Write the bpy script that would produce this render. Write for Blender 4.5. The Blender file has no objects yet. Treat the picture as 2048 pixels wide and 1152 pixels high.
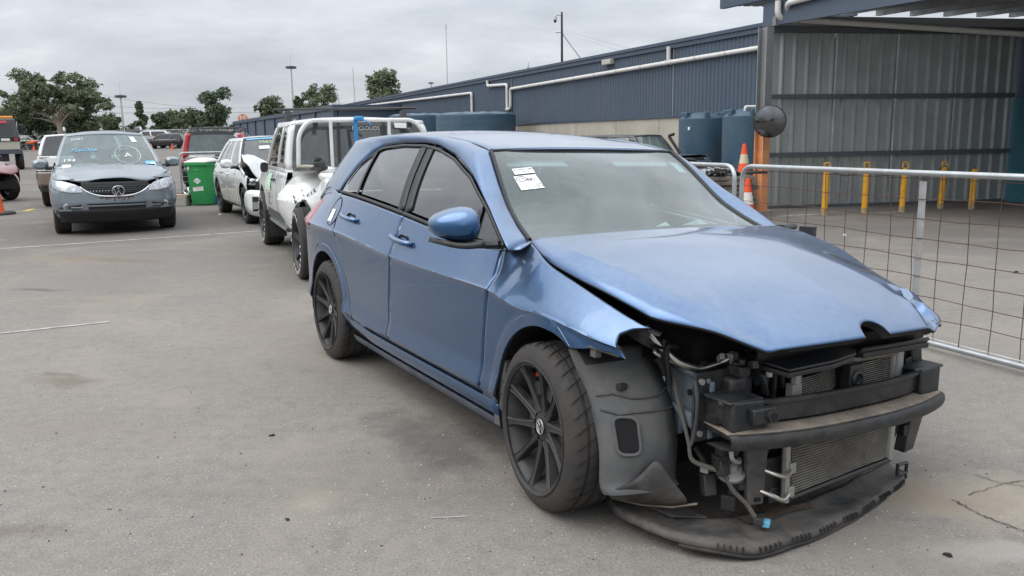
import bpy, bmesh, math, random
import numpy as np
from mathutils import Vector, Matrix
random.seed(7); RNG = np.random.default_rng(11)
R = math.radians
SC = bpy.context.scene
COL = SC.collection
# ------------------------------------------------------------------ camera
F_PX, PITCH, ROLL, CAM_H = 1700.0, 0.17578, 0.01443, 1.39476
cam_data = bpy.data.cameras.new("camera")
cam_data.sensor_width = 36.0
cam_data.lens = 36.0 * F_PX / 2048.0
cam_data.clip_start = 0.05
cam_data.clip_end = 3000.0
cam = bpy.data.objects.new("camera", cam_data)
COL.objects.link(cam)
_cp, _sp = math.cos(PITCH), math.sin(PITCH)
_fw = Vector((0, _cp, -_sp)); _up = Vector((0, _sp, _cp)); _rt = Vector((1, 0, 0))
_r2 = math.cos(ROLL) * _rt - math.sin(ROLL) * _up
_u2 = math.sin(ROLL) * _rt + math.cos(ROLL) * _up
_m = Matrix((( _r2.x, _u2.x, -_fw.x, 0), (_r2.y, _u2.y, -_fw.y, 0), (_r2.z, _u2.z, -_fw.z, CAM_H), (0, 0, 0, 1)))
cam.matrix_world = _m
SC.camera = cam
# ------------------------------------------------------------------ world, sun, exposure
SUN_EL, SUN_AZ = R(52), R(250)      # light comes from the left and a little behind the camera
world = bpy.data.worlds.new("World"); SC.world = world; world.use_nodes = True
nt = world.node_tree; nt.nodes.clear()
def N(t, typ, **kw):
    n = t.nodes.new(typ)
    for k, v in kw.items():
        if k.startswith("i_"):
            key = k[2:]
            n.inputs[int(key) if key.isdigit() else key.replace("_", " ")].default_value = v
        else: setattr(n, k, v)
    return n
def L(t, a, b): t.links.new(a, b)
def ramp(t, src, stops, interp='LINEAR'):
    n = t.nodes.new('ShaderNodeValToRGB'); cr = n.color_ramp; cr.interpolation = interp
    while len(cr.elements) < len(stops): cr.elements.new(0.5)
    for e, (p, c) in zip(cr.elements, stops):
        e.position = p; e.color = (c, c, c, 1) if isinstance(c, (int, float)) else (*c, 1)
    L(t, src, n.inputs[0]); return n.outputs[0]
def mth(t, op, a, b=None, clamp=False):
    n = t.nodes.new('ShaderNodeMath'); n.operation = op; n.use_clamp = clamp
    for i, v in enumerate((a, b)):
        if v is None: continue
        if isinstance(v, (int, float)): n.inputs[i].default_value = v
        else: L(t, v, n.inputs[i])
    return n.outputs[0]
def mixc(t, fac, a, b, blend='MIX'):
    n = t.nodes.new('ShaderNodeMix'); n.data_type = 'RGBA'; n.blend_type = blend
    for i, v in ((0, fac), (6, a), (7, b)):
        if isinstance(v, (int, float)): n.inputs[i].default_value = v
        elif isinstance(v, (tuple, list)): n.inputs[i].default_value = (*v[:3], 1)
        else: L(t, v, n.inputs[i])
    return n.outputs[2]
def sky_nodes():
    t = nt
    out = N(t, 'ShaderNodeOutputWorld')
    sky = N(t, 'ShaderNodeTexSky', sky_type='NISHITA', sun_disc=False, sun_elevation=SUN_EL, sun_rotation=SUN_AZ)
    tc = N(t, 'ShaderNodeTexCoord')
    sx = N(t, 'ShaderNodeSeparateXYZ'); L(t, tc.outputs['Generated'], sx.inputs[0])
    z = mth(t, 'MAXIMUM', sx.outputs[2], 0.0)
    zz = mth(t, 'ADD', z, 0.24)
    cx = N(t, 'ShaderNodeCombineXYZ')
    L(t, mth(t, 'DIVIDE', sx.outputs[0], zz), cx.inputs[0]); L(t, mth(t, 'DIVIDE', sx.outputs[1], zz), cx.inputs[1])
    mp = N(t, 'ShaderNodeMapping'); mp.inputs['Scale'].default_value = (1.5, 1.7, 1); mp.inputs['Location'].default_value = (3.3, 1.7, 0)
    L(t, cx.outputs[0], mp.inputs[0])
    n1 = N(t, 'ShaderNodeTexNoise', i_Scale=0.9, i_Detail=9.0, i_Roughness=0.56, i_Distortion=0.35); L(t, mp.outputs[0], n1.inputs['Vector'])
    n2 = N(t, 'ShaderNodeTexNoise', i_Scale=3.1, i_Detail=6.0, i_Roughness=0.6); L(t, mp.outputs[0], n2.inputs['Vector'])
    dens = mth(t, 'ADD', mth(t, 'MULTIPLY', n1.outputs[0], 0.75), mth(t, 'MULTIPLY', n2.outputs[0], 0.25))
    cl = ramp(t, dens, [(0.34, (0.375, 0.402, 0.440)), (0.46, (0.435, 0.462, 0.500)), (0.55, (0.49, 0.517, 0.555)), (0.66, (0.60, 0.62, 0.65))])
    grad = mth(t, 'ADD', mth(t, 'MULTIPLY', z, SKY_ZEN), 1.0)
    vm = N(t, 'ShaderNodeVectorMath', operation='SCALE'); L(t, cl, vm.inputs[0]); L(t, grad, vm.inputs['Scale'])
    sk = N(t, 'ShaderNodeVectorMath', operation='SCALE'); L(t, sky.outputs[0], sk.inputs[0]); sk.inputs['Scale'].default_value = 0.10
    col = mixc(t, 0.94, sk.outputs[0], vm.outputs[0])
    bg = N(t, 'ShaderNodeBackground', i_Strength=1.0); L(t, col, bg.inputs[0]); L(t, bg.outputs[0], out.inputs[0])
SKY_ZEN = 2.5
sky_nodes()
sd = bpy.data.lights.new("sun", 'SUN'); sd.energy = 1.5; sd.angle = R(60); sd.color = (1.0, 0.96, 0.9)
sun = bpy.data.objects.new("sun", sd); COL.objects.link(sun)
sun.rotation_euler = Vector((math.sin(SUN_AZ) * math.cos(SUN_EL), math.cos(SUN_AZ) * math.cos(SUN_EL), math.sin(SUN_EL))).to_track_quat('Z', 'Y').to_euler()
SC.view_settings.view_transform = 'Standard'
try: SC.view_settings.look = 'None'
except Exception: pass
SC.view_settings.exposure = 0.25; SC.view_settings.gamma = 1.0; SC.view_settings.use_curve_mapping = False
SC.render.engine = 'CYCLES'
SC.cycles.max_bounces = 6; SC.cycles.transparent_max_bounces = 12; SC.cycles.glossy_bounces = 3; SC.cycles.diffuse_bounces = 2; SC.cycles.transmission_bounces = 4
SC.cycles.caustics_reflective = False; SC.cycles.caustics_refractive = False
SC.cycles.use_denoising = True
try: SC.cycles.denoiser = 'OPENIMAGEDENOISE'
except Exception: pass
# ------------------------------------------------------------------ pixel ray helpers (photo pixels -> points of the place)
def ray(px, py): return _fw + _r2 * ((px - 1024) / F_PX) - _u2 * ((py - 576) / F_PX)
def gr(px, py, z=0.0):
    d = ray(px, py); t = (z - CAM_H) / d.z; return Vector((0, 0, CAM_H)) + d * t
def at(px, py, Y):
    d = ray(px, py); return Vector((0, 0, CAM_H)) + d * (Y / d.y)
def gz(x, y):          # the yard rises a little far from the camera
    return 0.0125 * max(0.0, y - 38.0) * min(1.0, max(0.0, (y - 38.0) / 25.0)) if y < 130 else 1.15
# ------------------------------------------------------------------ materials
MATS = {}
def mat(name, col=(.5, .5, .5), rough=.5, metal=0.0, var=0.0, vscale=6.0, bump=0.0, bscale=40.0, coat=0.0, spec=.5, dirt=None, dirt_amt=0.0, dirt_scale=3.0, emit=None):
    if name in MATS: return MATS[name]
    m = bpy.data.materials.new(name); m.use_nodes = True; t = m.node_tree
    b = t.nodes['Principled BSDF']
    b.inputs['Base Color'].default_value = (*col, 1); b.inputs['Roughness'].default_value = rough
    b.inputs['Metallic'].default_value = metal; b.inputs['Coat Weight'].default_value = coat; b.inputs['Coat Roughness'].default_value = 0.04
    b.inputs['Specular IOR Level'].default_value = spec
    tc = N(t, 'ShaderNodeTexCoord'); oc = tc.outputs['Object']
    c = None
    if var > 0:
        n = N(t, 'ShaderNodeTexNoise', i_Scale=vscale, i_Detail=8.0, i_Roughness=0.65); L(t, oc, n.inputs['Vector'])
        lo = tuple(x * (1 - var) for x in col); hi = tuple(min(1, x * (1 + var)) for x in col)
        c = ramp(t, n.outputs[0], [(0.3, lo), (0.7, hi)])
    if dirt is not None:
        n = N(t, 'ShaderNodeTexNoise', i_Scale=dirt_scale, i_Detail=10.0, i_Roughness=0.7, i_Distortion=0.6); L(t, oc, n.inputs['Vector'])
        f = mth(t, 'MULTIPLY', ramp(t, n.outputs[0], [(0.42, 0.0), (0.68, 1.0)]), dirt_amt)
        c = mixc(t, f, c if c is not None else col, dirt)
        rr = mth(t, 'ADD', mth(t, 'MULTIPLY', f, 0.6), rough, clamp=True); L(t, rr, b.inputs['Roughness'])
    if c is not None: L(t, c, b.inputs['Base Color'])
    if bump > 0:
        n = N(t, 'ShaderNodeTexNoise', i_Scale=bscale, i_Detail=6.0); L(t, oc, n.inputs['Vector'])
        bn = N(t, 'ShaderNodeBump', i_Strength=bump, i_Distance=0.01); L(t, n.outputs[0], bn.inputs['Height']); L(t, bn.outputs[0], b.inputs['Normal'])
    if emit: b.inputs['Emission Color'].default_value = (*emit, 1); b.inputs['Emission Strength'].default_value = 1
    MATS[name] = m; return m
def paint(name, col, metal=0.45, rough=0.32, dust=0.25, dust_col=(.42, .40, .37)):
    "clear-coated metallic car paint with road dust and painted sky brightness on upward faces"
    if name in MATS: return MATS[name]
    m = bpy.data.materials.new(name); m.use_nodes = True; t = m.node_tree; b = t.nodes['Principled BSDF']
    tc = N(t, 'ShaderNodeTexCoord'); oc = tc.outputs['Object']
    fl = N(t, 'ShaderNodeTexNoise', i_Scale=900.0, i_Detail=1.0); L(t, oc, fl.inputs['Vector'])
    c = mixc(t, ramp(t, fl.outputs[0], [(0.35, 0.0), (0.65, 1.0)]), tuple(x * .86 for x in col), tuple(min(1, x * 1.12) for x in col))
    n1 = N(t, 'ShaderNodeTexNoise', i_Scale=2.6, i_Detail=9.0, i_Roughness=0.7, i_Distortion=0.8); L(t, oc, n1.inputs['Vector'])
    n2 = N(t, 'ShaderNodeTexNoise', i_Scale=38.0, i_Detail=5.0, i_Roughness=0.7); L(t, oc, n2.inputs['Vector'])
    d = mth(t, 'MULTIPLY', ramp(t, n1.outputs[0], [(0.30, 0.55), (0.75, 1.0)]), ramp(t, n2.outputs[0], [(0.3, 0.75), (0.7, 1.0)]))
    ge = N(t, 'ShaderNodeNewGeometry'); nz = N(t, 'ShaderNodeSeparateXYZ'); L(t, ge.outputs['Normal'], nz.inputs[0])      # dust settles on what faces up; its pale tint also paints in sky brightness
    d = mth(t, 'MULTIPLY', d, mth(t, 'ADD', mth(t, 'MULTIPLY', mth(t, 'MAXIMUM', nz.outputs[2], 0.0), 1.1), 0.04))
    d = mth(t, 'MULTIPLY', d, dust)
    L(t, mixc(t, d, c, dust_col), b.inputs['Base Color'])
    b.inputs['Metallic'].default_value = metal
    L(t, mth(t, 'ADD', mth(t, 'MULTIPLY', d, 0.5), rough), b.inputs['Roughness'])
    b.inputs['Coat Weight'].default_value = 1.0; b.inputs['Coat IOR'].default_value = 1.38
    L(t, mth(t, 'ADD', mth(t, 'MULTIPLY', d, 0.15), 0.02), b.inputs['Coat Roughness'])
    MATS[name] = m; return m
def glass(name, tint=(.55, .70, .68), dust=0.06, rough=0.01, ior=1.5, dust_col=(.55, .58, .58)):
    "thin sheet glass: fresnel reflection over a tinted see-through, with a little dust"
    if name in MATS: return MATS[name]
    m = bpy.data.materials.new(name); m.use_nodes = True; t = m.node_tree; t.nodes.clear()
    out = N(t, 'ShaderNodeOutputMaterial')
    tr = N(t, 'ShaderNodeBsdfTransparent'); tr.inputs[0].default_value = (*tint, 1)
    gl = N(t, 'ShaderNodeBsdfGlossy', i_Roughness=rough); gl.inputs[0].default_value = (1, 1, 1, 1)
    df = N(t, 'ShaderNodeBsdfDiffuse'); df.inputs[0].default_value = (*dust_col, 1)
    tc = N(t, 'ShaderNodeTexCoord'); n = N(t, 'ShaderNodeTexNoise', i_Scale=3.0, i_Detail=9.0, i_Roughness=0.65, i_Distortion=0.5); L(t, tc.outputs['Object'], n.inputs['Vector'])
    a = N(t, 'ShaderNodeMixShader'); L(t, mth(t, 'MULTIPLY', ramp(t, n.outputs[0], [(0.3, 0.5), (0.7, 1.5)]), dust), a.inputs[0]); L(t, tr.outputs[0], a.inputs[1]); L(t, df.outputs[0], a.inputs[2])
    fr = N(t, 'ShaderNodeFresnel', i_IOR=ior)
    f2 = mth(t, 'MULTIPLY', fr.outputs[0], 1.6, clamp=True)
    b = N(t, 'ShaderNodeMixShader'); L(t, f2, b.inputs[0]); L(t, a.outputs[0], b.inputs[1]); L(t, gl.outputs[0], b.inputs[2])
    L(t, b.outputs[0], out.inputs[0]); MATS[name] = m; return m
# ------------------------------------------------------------------ mesh helpers
class MB:
    "collects verts and faces for ONE mesh"
    def __init__(s): s.v = []; s.f = []; s.sharp = []
    def add(s, vs, fs):
        o = len(s.v); s.v += [tuple(float(c) for c in p) for p in vs]; s.f += [tuple(i + o for i in f) for f in fs]; return s
    def box(s, c, size, rz=0.0, rx=0.0, ry=0.0, taper=1.0):
        M = Matrix.Rotation(rz, 3, 'Z') @ Matrix.Rotation(ry, 3, 'Y') @ Matrix.Rotation(rx, 3, 'X'); c = Vector(c); h = [x / 2 for x in size]
        vs = []
        for dz in (-1, 1):
            k = taper if dz > 0 else 1.0
            for dx, dy in ((-1, -1), (1, -1), (1, 1), (-1, 1)):
                vs.append(c + M @ Vector((dx * h[0] * k, dy * h[1] * k, dz * h[2])))
        return s.add(vs, [(3, 2, 1, 0), (4, 5, 6, 7), (0, 1, 5, 4), (1, 2, 6, 5), (2, 3, 7, 6), (3, 0, 4, 7)])
    def hexa(s, p):   # 8 points: bottom 4 ccw, top 4 ccw
        return s.add(p, [(3, 2, 1, 0), (4, 5, 6, 7), (0, 1, 5, 4), (1, 2, 6, 5), (2, 3, 7, 6), (3, 0, 4, 7)])
    def tube(s, pts, r, n=8, closed=False, cap=True, sy=1.0):
        pts = [Vector(p) for p in pts]; m = len(pts); rr = r if isinstance(r, (list, tuple)) else [r] * m
        rings = []; prev = None
        for i, p in enumerate(pts):
            if closed: d = pts[(i + 1) % m] - pts[i - 1]
            else: d = pts[min(i + 1, m - 1)] - pts[max(i - 1, 0)]
            d.normalize()
            if prev is None:
                a = Vector((0, 0, 1)) if abs(d.z) < .9 else Vector((1, 0, 0)); u = d.cross(a).normalized()
            else: u = (prev - d * prev.dot(d)).normalized()
            w = d.cross(u); prev = u
            rings.append([p + (u * math.cos(2 * math.pi * k / n) + w * sy * math.sin(2 * math.pi * k / n)) * rr[i] for k in range(n)])
        vs = [q for rg in rings for q in rg]; fs = []
        for i in range(m if closed else m - 1):
            j = (i + 1) % m
            for k in range(n):
                fs.append((i * n + k, i * n + (k + 1) % n, j * n + (k + 1) % n, j * n + k))
        if cap and not closed:
            fs.append(tuple(range(n - 1, -1, -1))); fs.append(tuple((m - 1) * n + k for k in range(n)))
        return s.add(vs, fs)
    def lathe(s, prof, c=(0, 0, 0), axis='Z', n=24, a0=0.0, a1=2 * math.pi):
        "prof: (radius, height) pairs"
        c = Vector(c); full = abs(a1 - a0 - 2 * math.pi) < 1e-6; k = n if full else n + 1; vs = []
        for r, h in prof:
            for i in range(k):
                a = a0 + (a1 - a0) * i / n; x, y = r * math.cos(a), r * math.sin(a)
                q = {'Z': (x, y, h), 'Y': (x, h, y), 'X': (h, x, y)}[axis]; vs.append(c + Vector(q))
        fs = []
        for j in range(len(prof) - 1):
            for i in range(n):
                a, b = i, (i + 1) % k; f = (j * k + a, j * k + b, (j + 1) * k + b, (j + 1) * k + a)
                fs.append(f if axis != 'Y' else f[::-1])
        return s.add(vs, fs)
    def grid(s, P, flip=False, wrap=False):
        "P: rows x cols of points"
        r, c = len(P), len(P[0]); vs = [p for row in P for p in row]; fs = []
        for i in range(r - 1):
            for j in range(c if wrap else c - 1):
                k = (j + 1) % c; f = (i * c + j, i * c + k, (i + 1) * c + k, (i + 1) * c + j)
                fs.append(f[::-1] if flip else f)
        return s.add(vs, fs)
    def prism(s, poly, d):
        "extrude a closed 3-D polygon by vector d"
        n = len(poly); d = Vector(d); vs = [Vector(p) for p in poly] + [Vector(p) + d for p in poly]
        fs = [tuple(range(n - 1, -1, -1)), tuple(range(n, 2 * n))] + [(i, (i + 1) % n, n + (i + 1) % n, n + i) for i in range(n)]
        return s.add(vs, fs)
    def mesh(s, name, m=None, smooth=True, angle=40, fix=True):
        me = bpy.data.meshes.new(name); me.from_pydata(s.v, [], s.f)
        if fix:
            bm = bmesh.new(); bm.from_mesh(me); bmesh.ops.recalc_face_normals(bm, faces=bm.faces); bm.to_mesh(me); bm.free()
        if m: me.materials.append(MATS[m] if isinstance(m, str) else m)
        if smooth: me.shade_smooth(); me.set_sharp_from_angle(angle=R(angle))
        me.update(); return me
    def build(s, name, m, parent=None, smooth=True, angle=40, solid=0.0, bevel=0.0, subd=0, fix=True, label=None, kind=None, off=-1.0):
        o = bpy.data.objects.new(name, s.mesh(name, m, smooth, angle, fix)); COL.objects.link(o)
        if parent: o.parent = parent
        if subd: md = o.modifiers.new('subdivision', 'SUBSURF'); md.levels = md.render_levels = subd
        if solid:
            md = o.modifiers.new('thickness', 'SOLIDIFY'); md.thickness = solid; md.offset = off
            if m == 'golf_blue': o.data.materials.append(MATS['matte_black']); md.material_offset_rim = 1; md.material_offset = 1
        if bevel: md = o.modifiers.new('bevel', 'BEVEL'); md.width = bevel; md.segments = 2; md.limit_method = 'ANGLE'; md.angle_limit = R(40)
        if label: o['label'] = label
        if kind: o['kind'] = kind
        return o
def thing(name, label, cat, loc=(0, 0, 0), rz=0.0, group=None):
    o = bpy.data.objects.new(name, None); COL.objects.link(o); o.location = loc; o.rotation_euler = (0, 0, rz)
    o.empty_display_size = 0.2; o['label'] = label; o['category'] = cat
    if group: o['group'] = group
    return o
def tag(o, label=None, cat=None, group=None, kind=None):
    for k, v in (('label', label), ('category', cat), ('group', group), ('kind', kind)):
        if v: o[k] = v
    return o
def dup(root, loc, rz=None, label=None, group=None):
    def cp(o, par):
        c = o.copy(); COL.objects.link(c)
        if par: c.parent = par
        for ch in list(o.children): cp(ch, c)
        return c
    r = cp(root, None); r.location = loc
    if rz is not None: r.rotation_euler = (0, 0, rz)
    if label: r['label'] = label
    if group: r['group'] = group
    return r
def lerp(a, b, t): return a + (b - a) * t
def itp(x, pts):
    "piecewise-linear, pts sorted by x"
    return float(np.interp(x, [p[0] for p in pts], [p[1] for p in pts]))
def sm(x, pts):
    "smooth (monotone-ish cubic) interpolation through pts"
    xs = [p[0] for p in pts]; ys = [p[1] for p in pts]
    if x <= xs[0]: return ys[0]
    if x >= xs[-1]: return ys[-1]
    i = max(k for k in range(len(xs) - 1) if xs[k] <= x)
    def sl(k):
        if k == 0: return (ys[1] - ys[0]) / (xs[1] - xs[0])
        if k == len(xs) - 1: return (ys[-1] - ys[-2]) / (xs[-1] - xs[-2])
        return (ys[k + 1] - ys[k - 1]) / (xs[k + 1] - xs[k - 1])
    h = xs[i + 1] - xs[i]; t = (x - xs[i]) / h; m0, m1 = sl(i) * h, sl(i + 1) * h
    return (2 * t**3 - 3 * t**2 + 1) * ys[i] + (t**3 - 2 * t**2 + t) * m0 + (-2 * t**3 + 3 * t**2) * ys[i + 1] + (t**3 - t**2) * m1
def resample(pts, n):
    "n points evenly spaced along a polyline"
    p = np.array([list(q) for q in pts], float); d = np.r_[0, np.cumsum(np.linalg.norm(np.diff(p, axis=0), axis=1))]
    t = np.linspace(0, d[-1], n); return np.stack([np.interp(t, d, p[:, k]) for k in range(p.shape[1])], -1)
def spline(pts, n=8):
    "Catmull-Rom through pts, n steps per span"
    p = [np.array(list(q), float) for q in pts]; p = [2 * p[0] - p[1]] + p + [2 * p[-1] - p[-2]]; out = []
    for i in range(1, len(p) - 2):
        for k in range(n):
            t = k / n; a, b, c, d = p[i - 1], p[i], p[i + 1], p[i + 2]
            out.append(0.5 * (2 * b + (c - a) * t + (2 * a - 5 * b + 4 * c - d) * t**2 + (3 * b - a - 3 * c + d) * t**3))
    out.append(p[-2]); return out
def bend(pts, rad, n=6):
    "polyline with rounded corners"
    pts = [Vector(p) for p in pts]; out = [pts[0]]
    for a, b, c in zip(pts, pts[1:], pts[2:]):
        u = (a - b); w = (c - b); k = min(rad, u.length * .49, w.length * .49); u.normalize(); w.normalize()
        p0, p2 = b + u * k, b + w * k
        for i in range(n + 1):
            t = i / n; out.append(p0 * (1 - t)**2 + b * 2 * t * (1 - t) + p2 * t**2)
    out.append(pts[-1]); return out
def coons(bot, top, left, right, n, m, f):
    "Coons patch in a 2-D parameter plane mapped by f -> 3-D; bot/top run left to right, left/right run bottom to top"
    B, T = (np.array(q, float) if isinstance(q, np.ndarray) and len(q) == n else resample(q, n) for q in (bot, top)); Lf, Rg = resample(left, m), resample(right, m); P = []
    ux = (B[:, 0] - B[0, 0]) / (B[-1, 0] - B[0, 0]) if isinstance(bot, np.ndarray) else np.linspace(0, 1, n)
    for j in range(m):
        v = j / (m - 1); row = []
        for i in range(n):
            u = float(ux[i])
            q = (1 - v) * B[i] + v * T[i] + (1 - u) * Lf[j] + u * Rg[j] - ((1 - u) * (1 - v) * B[0] + u * (1 - v) * B[-1] + (1 - u) * v * T[0] + u * v * T[-1])
            row.append(f(*q))
        P.append(row)
    return P
def text(name, body, size, m, parent=None, M=None, extrude=0.0, align='CENTER'):
    cu = bpy.data.curves.new(name, 'FONT'); cu.body = body; cu.size = size; cu.extrude = extrude; cu.align_x = align; cu.align_y = 'CENTER'; cu.resolution_u = 2
    o = bpy.data.objects.new(name, cu); COL.objects.link(o)
    dg = bpy.context.evaluated_depsgraph_get(); me = bpy.data.meshes.new_from_object(o.evaluated_get(dg)); bpy.data.objects.remove(o)
    me.materials.clear(); me.materials.append(MATS[m] if isinstance(m, str) else m)
    if M is not None: me.transform(M)
    q = bpy.data.objects.new(name, me); COL.objects.link(q)
    if parent: q.parent = parent
    return q
def frame3(o, ex, ey):
    "matrix whose x,y axes are ex,ey and origin o"
    ex = Vector(ex).normalized(); ez = ex.cross(Vector(ey)).normalized(); ey = ez.cross(ex)
    return Matrix(((ex.x, ey.x, ez.x, o[0]), (ex.y, ey.y, ez.y, o[1]), (ex.z, ey.z, ez.z, o[2]), (0, 0, 0, 1)))
# common materials
mat('rubber', (.022, .021, .021), .75, var=.25, bump=.15, bscale=60, dirt=(.12, .10, .085), dirt_amt=.5, dirt_scale=5)
mat('black_plastic', (.016, .017, .019), .42, var=.3, dirt=(.10, .09, .078), dirt_amt=.4, dirt_scale=4)
mat('black_gloss', (.010, .010, .012), .12, coat=.6)
mat('matte_black', (.012, .012, .013), .7)
mat('deep_dark', (.006, .006, .007), .9)
mat('chrome', (.75, .76, .78), .12, 1.0)
mat('alloy', (.45, .46, .47), .32, 1.0, var=.15)
mat('dark_alloy', (.045, .045, .048), .42, .3)
mat('galv', (.50, .52, .53), .42, .85, var=.14, vscale=9, dirt=(.30, .27, .23), dirt_amt=.35)
mat('white_paint', (.72, .72, .70), .3, coat=.7, dirt=(.40, .37, .32), dirt_amt=.4, dirt_scale=2.5)
mat('white_label', (.80, .80, .78), .55)
mat('paper', (.82, .83, .82), .7)
mat('ink', (.02, .02, .03), .6)
mat('headlight_chrome', (.42, .44, .46), .22, .8)
mat('red_lens', (.42, .012, .014), .12, coat=1.0)
mat('amber_lens', (.6, .20, .03), .15, coat=.8)
mat('seat_cloth', (.030, .031, .034), .9, var=.3, vscale=20)
mat('cabin_trim', (.040, .042, .045), .75, var=.2)
mat('wood_old', (.22, .17, .115), .85, var=.35, vscale=5, bump=.3)
mat('orange_plastic', (.75, .10, .02), .45, dirt=(.20, .10, .06), dirt_amt=.5)
mat('rust', (.16, .07, .035), .85, var=.4, vscale=14)
mat('concrete', (.36, .34, .30), .85, var=.15, vscale=2, bump=.2, dirt=(.22, .19, .15), dirt_amt=.35, dirt_scale=1.2)
glass('clear_glass', (.62, .76, .74), .04)
glass('car_glass', (.50, .64, .62), .20, dust_col=(.40, .50, .50))  # teal dust film raised to paint a pale sky reflection into the panes
glass('tint_glass', (.26, .28, .285), .05)
glass('lens_glass', (.85, .88, .88), .03)
# ================================================================== GROUND
def ground_material():
    m = bpy.data.materials.new('asphalt'); m.use_nodes = True; t = m.node_tree; b = t.nodes['Principled BSDF']
    tc = N(t, 'ShaderNodeTexCoord'); oc = tc.outputs['Object']
    def noise(s, d=6.0, r=.6, dist=0.0):
        n = N(t, 'ShaderNodeTexNoise', i_Scale=s, i_Detail=d, i_Roughness=r, i_Distortion=dist); L(t, oc, n.inputs['Vector']); return n.outputs[0]
    base = ramp(t, noise(.35, 8, .62, .4), [(.30, (.176, .161, .146)), (.5, (.203, .186, .168)), (.72, (.234, .213, .191))])
    # fine aggregate
    base = mixc(t, mth(t, 'MULTIPLY', ramp(t, noise(120, 4, .75), [(.36, 0.0), (.64, 1.0)]), .7), base, (.385, .350, .312))
    base = mixc(t, ramp(t, noise(75, 5, .8), [(.34, .75), (.47, 0.0)]), base, (.095, .089, .083))
    base = mixc(t, ramp(t, noise(13, 6, .7), [(.36, .40), (.55, 0.0)]), base, (.165, .155, .146))
    base = mixc(t, ramp(t, noise(3.6, 8, .7, .6), [(.52, 0.0), (.72, .45)]), base, (.295, .265, .233))
    # asphalt tone goes darker with distance from the camera, edge broken by noise
    sy = N(t, 'ShaderNodeSeparateXYZ'); L(t, oc, sy.inputs[0])
    zone = ramp(t, mth(t, 'MULTIPLY', mth(t, 'ADD', sy.outputs[1], mth(t, 'MULTIPLY', mth(t, 'SUBTRACT', noise(.45, 8, .65, .8), .5), 7.0)), .05), [(.30, 0.0), (.62, 1.0)])
    base = mixc(t, mth(t, 'MULTIPLY', zone, .55), base, (.098, .091, .085))
    # pale stone chips
    v = N(t, 'ShaderNodeTexVoronoi', i_Scale=48.0, i_Randomness=1.0); L(t, oc, v.inputs['Vector'])
    sel = N(t, 'ShaderNodeSeparateXYZ'); L(t, v.outputs['Color'], sel.inputs[0])
    chip = mth(t, 'MULTIPLY', ramp(t, v.outputs['Distance'], [(.10, 1.0), (.20, 0.0)]), mth(t, 'GREATER_THAN', sel.outputs[0], .80))
    base = mixc(t, mth(t, 'MULTIPLY', chip, .75), base, (.52, .50, .47))
    # wide dusty drifts, brown soil marks, dark oil
    base = mixc(t, mth(t, 'MULTIPLY', ramp(t, noise(.55, 10, .68, 1.2), [(.50, 0.0), (.68, 1.0)]), .38), base, (.345, .305, .255))
    mp = N(t, 'ShaderNodeMapping'); mp.inputs['Scale'].default_value = (.25, 1.3, 1); mp.inputs['Rotation'].default_value = (0, 0, R(-22)); L(t, oc, mp.inputs[0])
    n2 = N(t, 'ShaderNodeTexNoise', i_Scale=.8, i_Detail=9.0, i_Roughness=.66, i_Distortion=.8); L(t, mp.outputs[0], n2.inputs['Vector'])
    base = mixc(t, mth(t, 'MULTIPLY', ramp(t, n2.outputs[0], [(.52, 0.0), (.74, 1.0)]), .35), base, (.145, .128, .112))
    base = mixc(t, mth(t, 'MULTIPLY', ramp(t, noise(1.1, 9, .7, .9), [(.64, 0.0), (.74, 1.0)]), .3), base, (.125, .115, .106))
    # marks with a place of their own, plus a painted shadow beside the blue car
    ed = noise(2.2, 9, .72)
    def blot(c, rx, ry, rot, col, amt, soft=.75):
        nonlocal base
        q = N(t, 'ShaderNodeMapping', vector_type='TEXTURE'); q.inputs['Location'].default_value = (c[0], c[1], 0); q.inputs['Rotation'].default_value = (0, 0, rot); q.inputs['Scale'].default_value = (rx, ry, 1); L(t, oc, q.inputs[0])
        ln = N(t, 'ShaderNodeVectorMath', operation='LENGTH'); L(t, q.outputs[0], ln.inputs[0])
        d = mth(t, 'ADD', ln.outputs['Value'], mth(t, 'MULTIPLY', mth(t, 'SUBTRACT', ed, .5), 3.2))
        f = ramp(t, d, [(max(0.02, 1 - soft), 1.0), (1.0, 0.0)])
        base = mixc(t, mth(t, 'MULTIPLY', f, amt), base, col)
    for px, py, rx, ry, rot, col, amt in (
        (130, 762, .40, .15, -.3, (.14, .11, .08), .5), (110, 748, .16, .05, -.2, (.10, .08, .06), .5), (200, 519, 1.0, .22, -.36, (.15, .115, .085), .65), (120, 518, 1.3, .4, -.36, (.27, .225, .17), .45),
        (85, 580, .4, .10, -.3, (.085, .075, .065), .6), (230, 598, .7, .14, -.3, (.27, .23, .18), .55), (30, 1060, .3, .10, 0, (.12, .10, .085), .5),
        (850, 880, .62, .26, -1.06, (.075, .073, .072), .55), (610, 1010, .13, .12, .6, (.36, .31, .25), .5), (560, 900, .3, .12, .5, (.30, .27, .23), .3),  # dark grey entry paints the soft ground shadow along the blue car
        (1960, 1000, .55, .35, -.4, (.40, .345, .275), .65), (1800, 980, .35, .25, -.4, (.27, .215, .165), .6), (2000, 1105, .3, .12, -.2, (.45, .43, .40), .5), (1750, 1080, .7, .3, -.3, (.26, .235, .20), .4),
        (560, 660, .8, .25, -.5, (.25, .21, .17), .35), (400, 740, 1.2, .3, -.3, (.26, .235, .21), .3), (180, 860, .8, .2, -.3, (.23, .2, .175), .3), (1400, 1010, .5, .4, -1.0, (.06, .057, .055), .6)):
        p = gr(px, py); blot((p.x, p.y), rx, ry, rot, col, amt)
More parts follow.
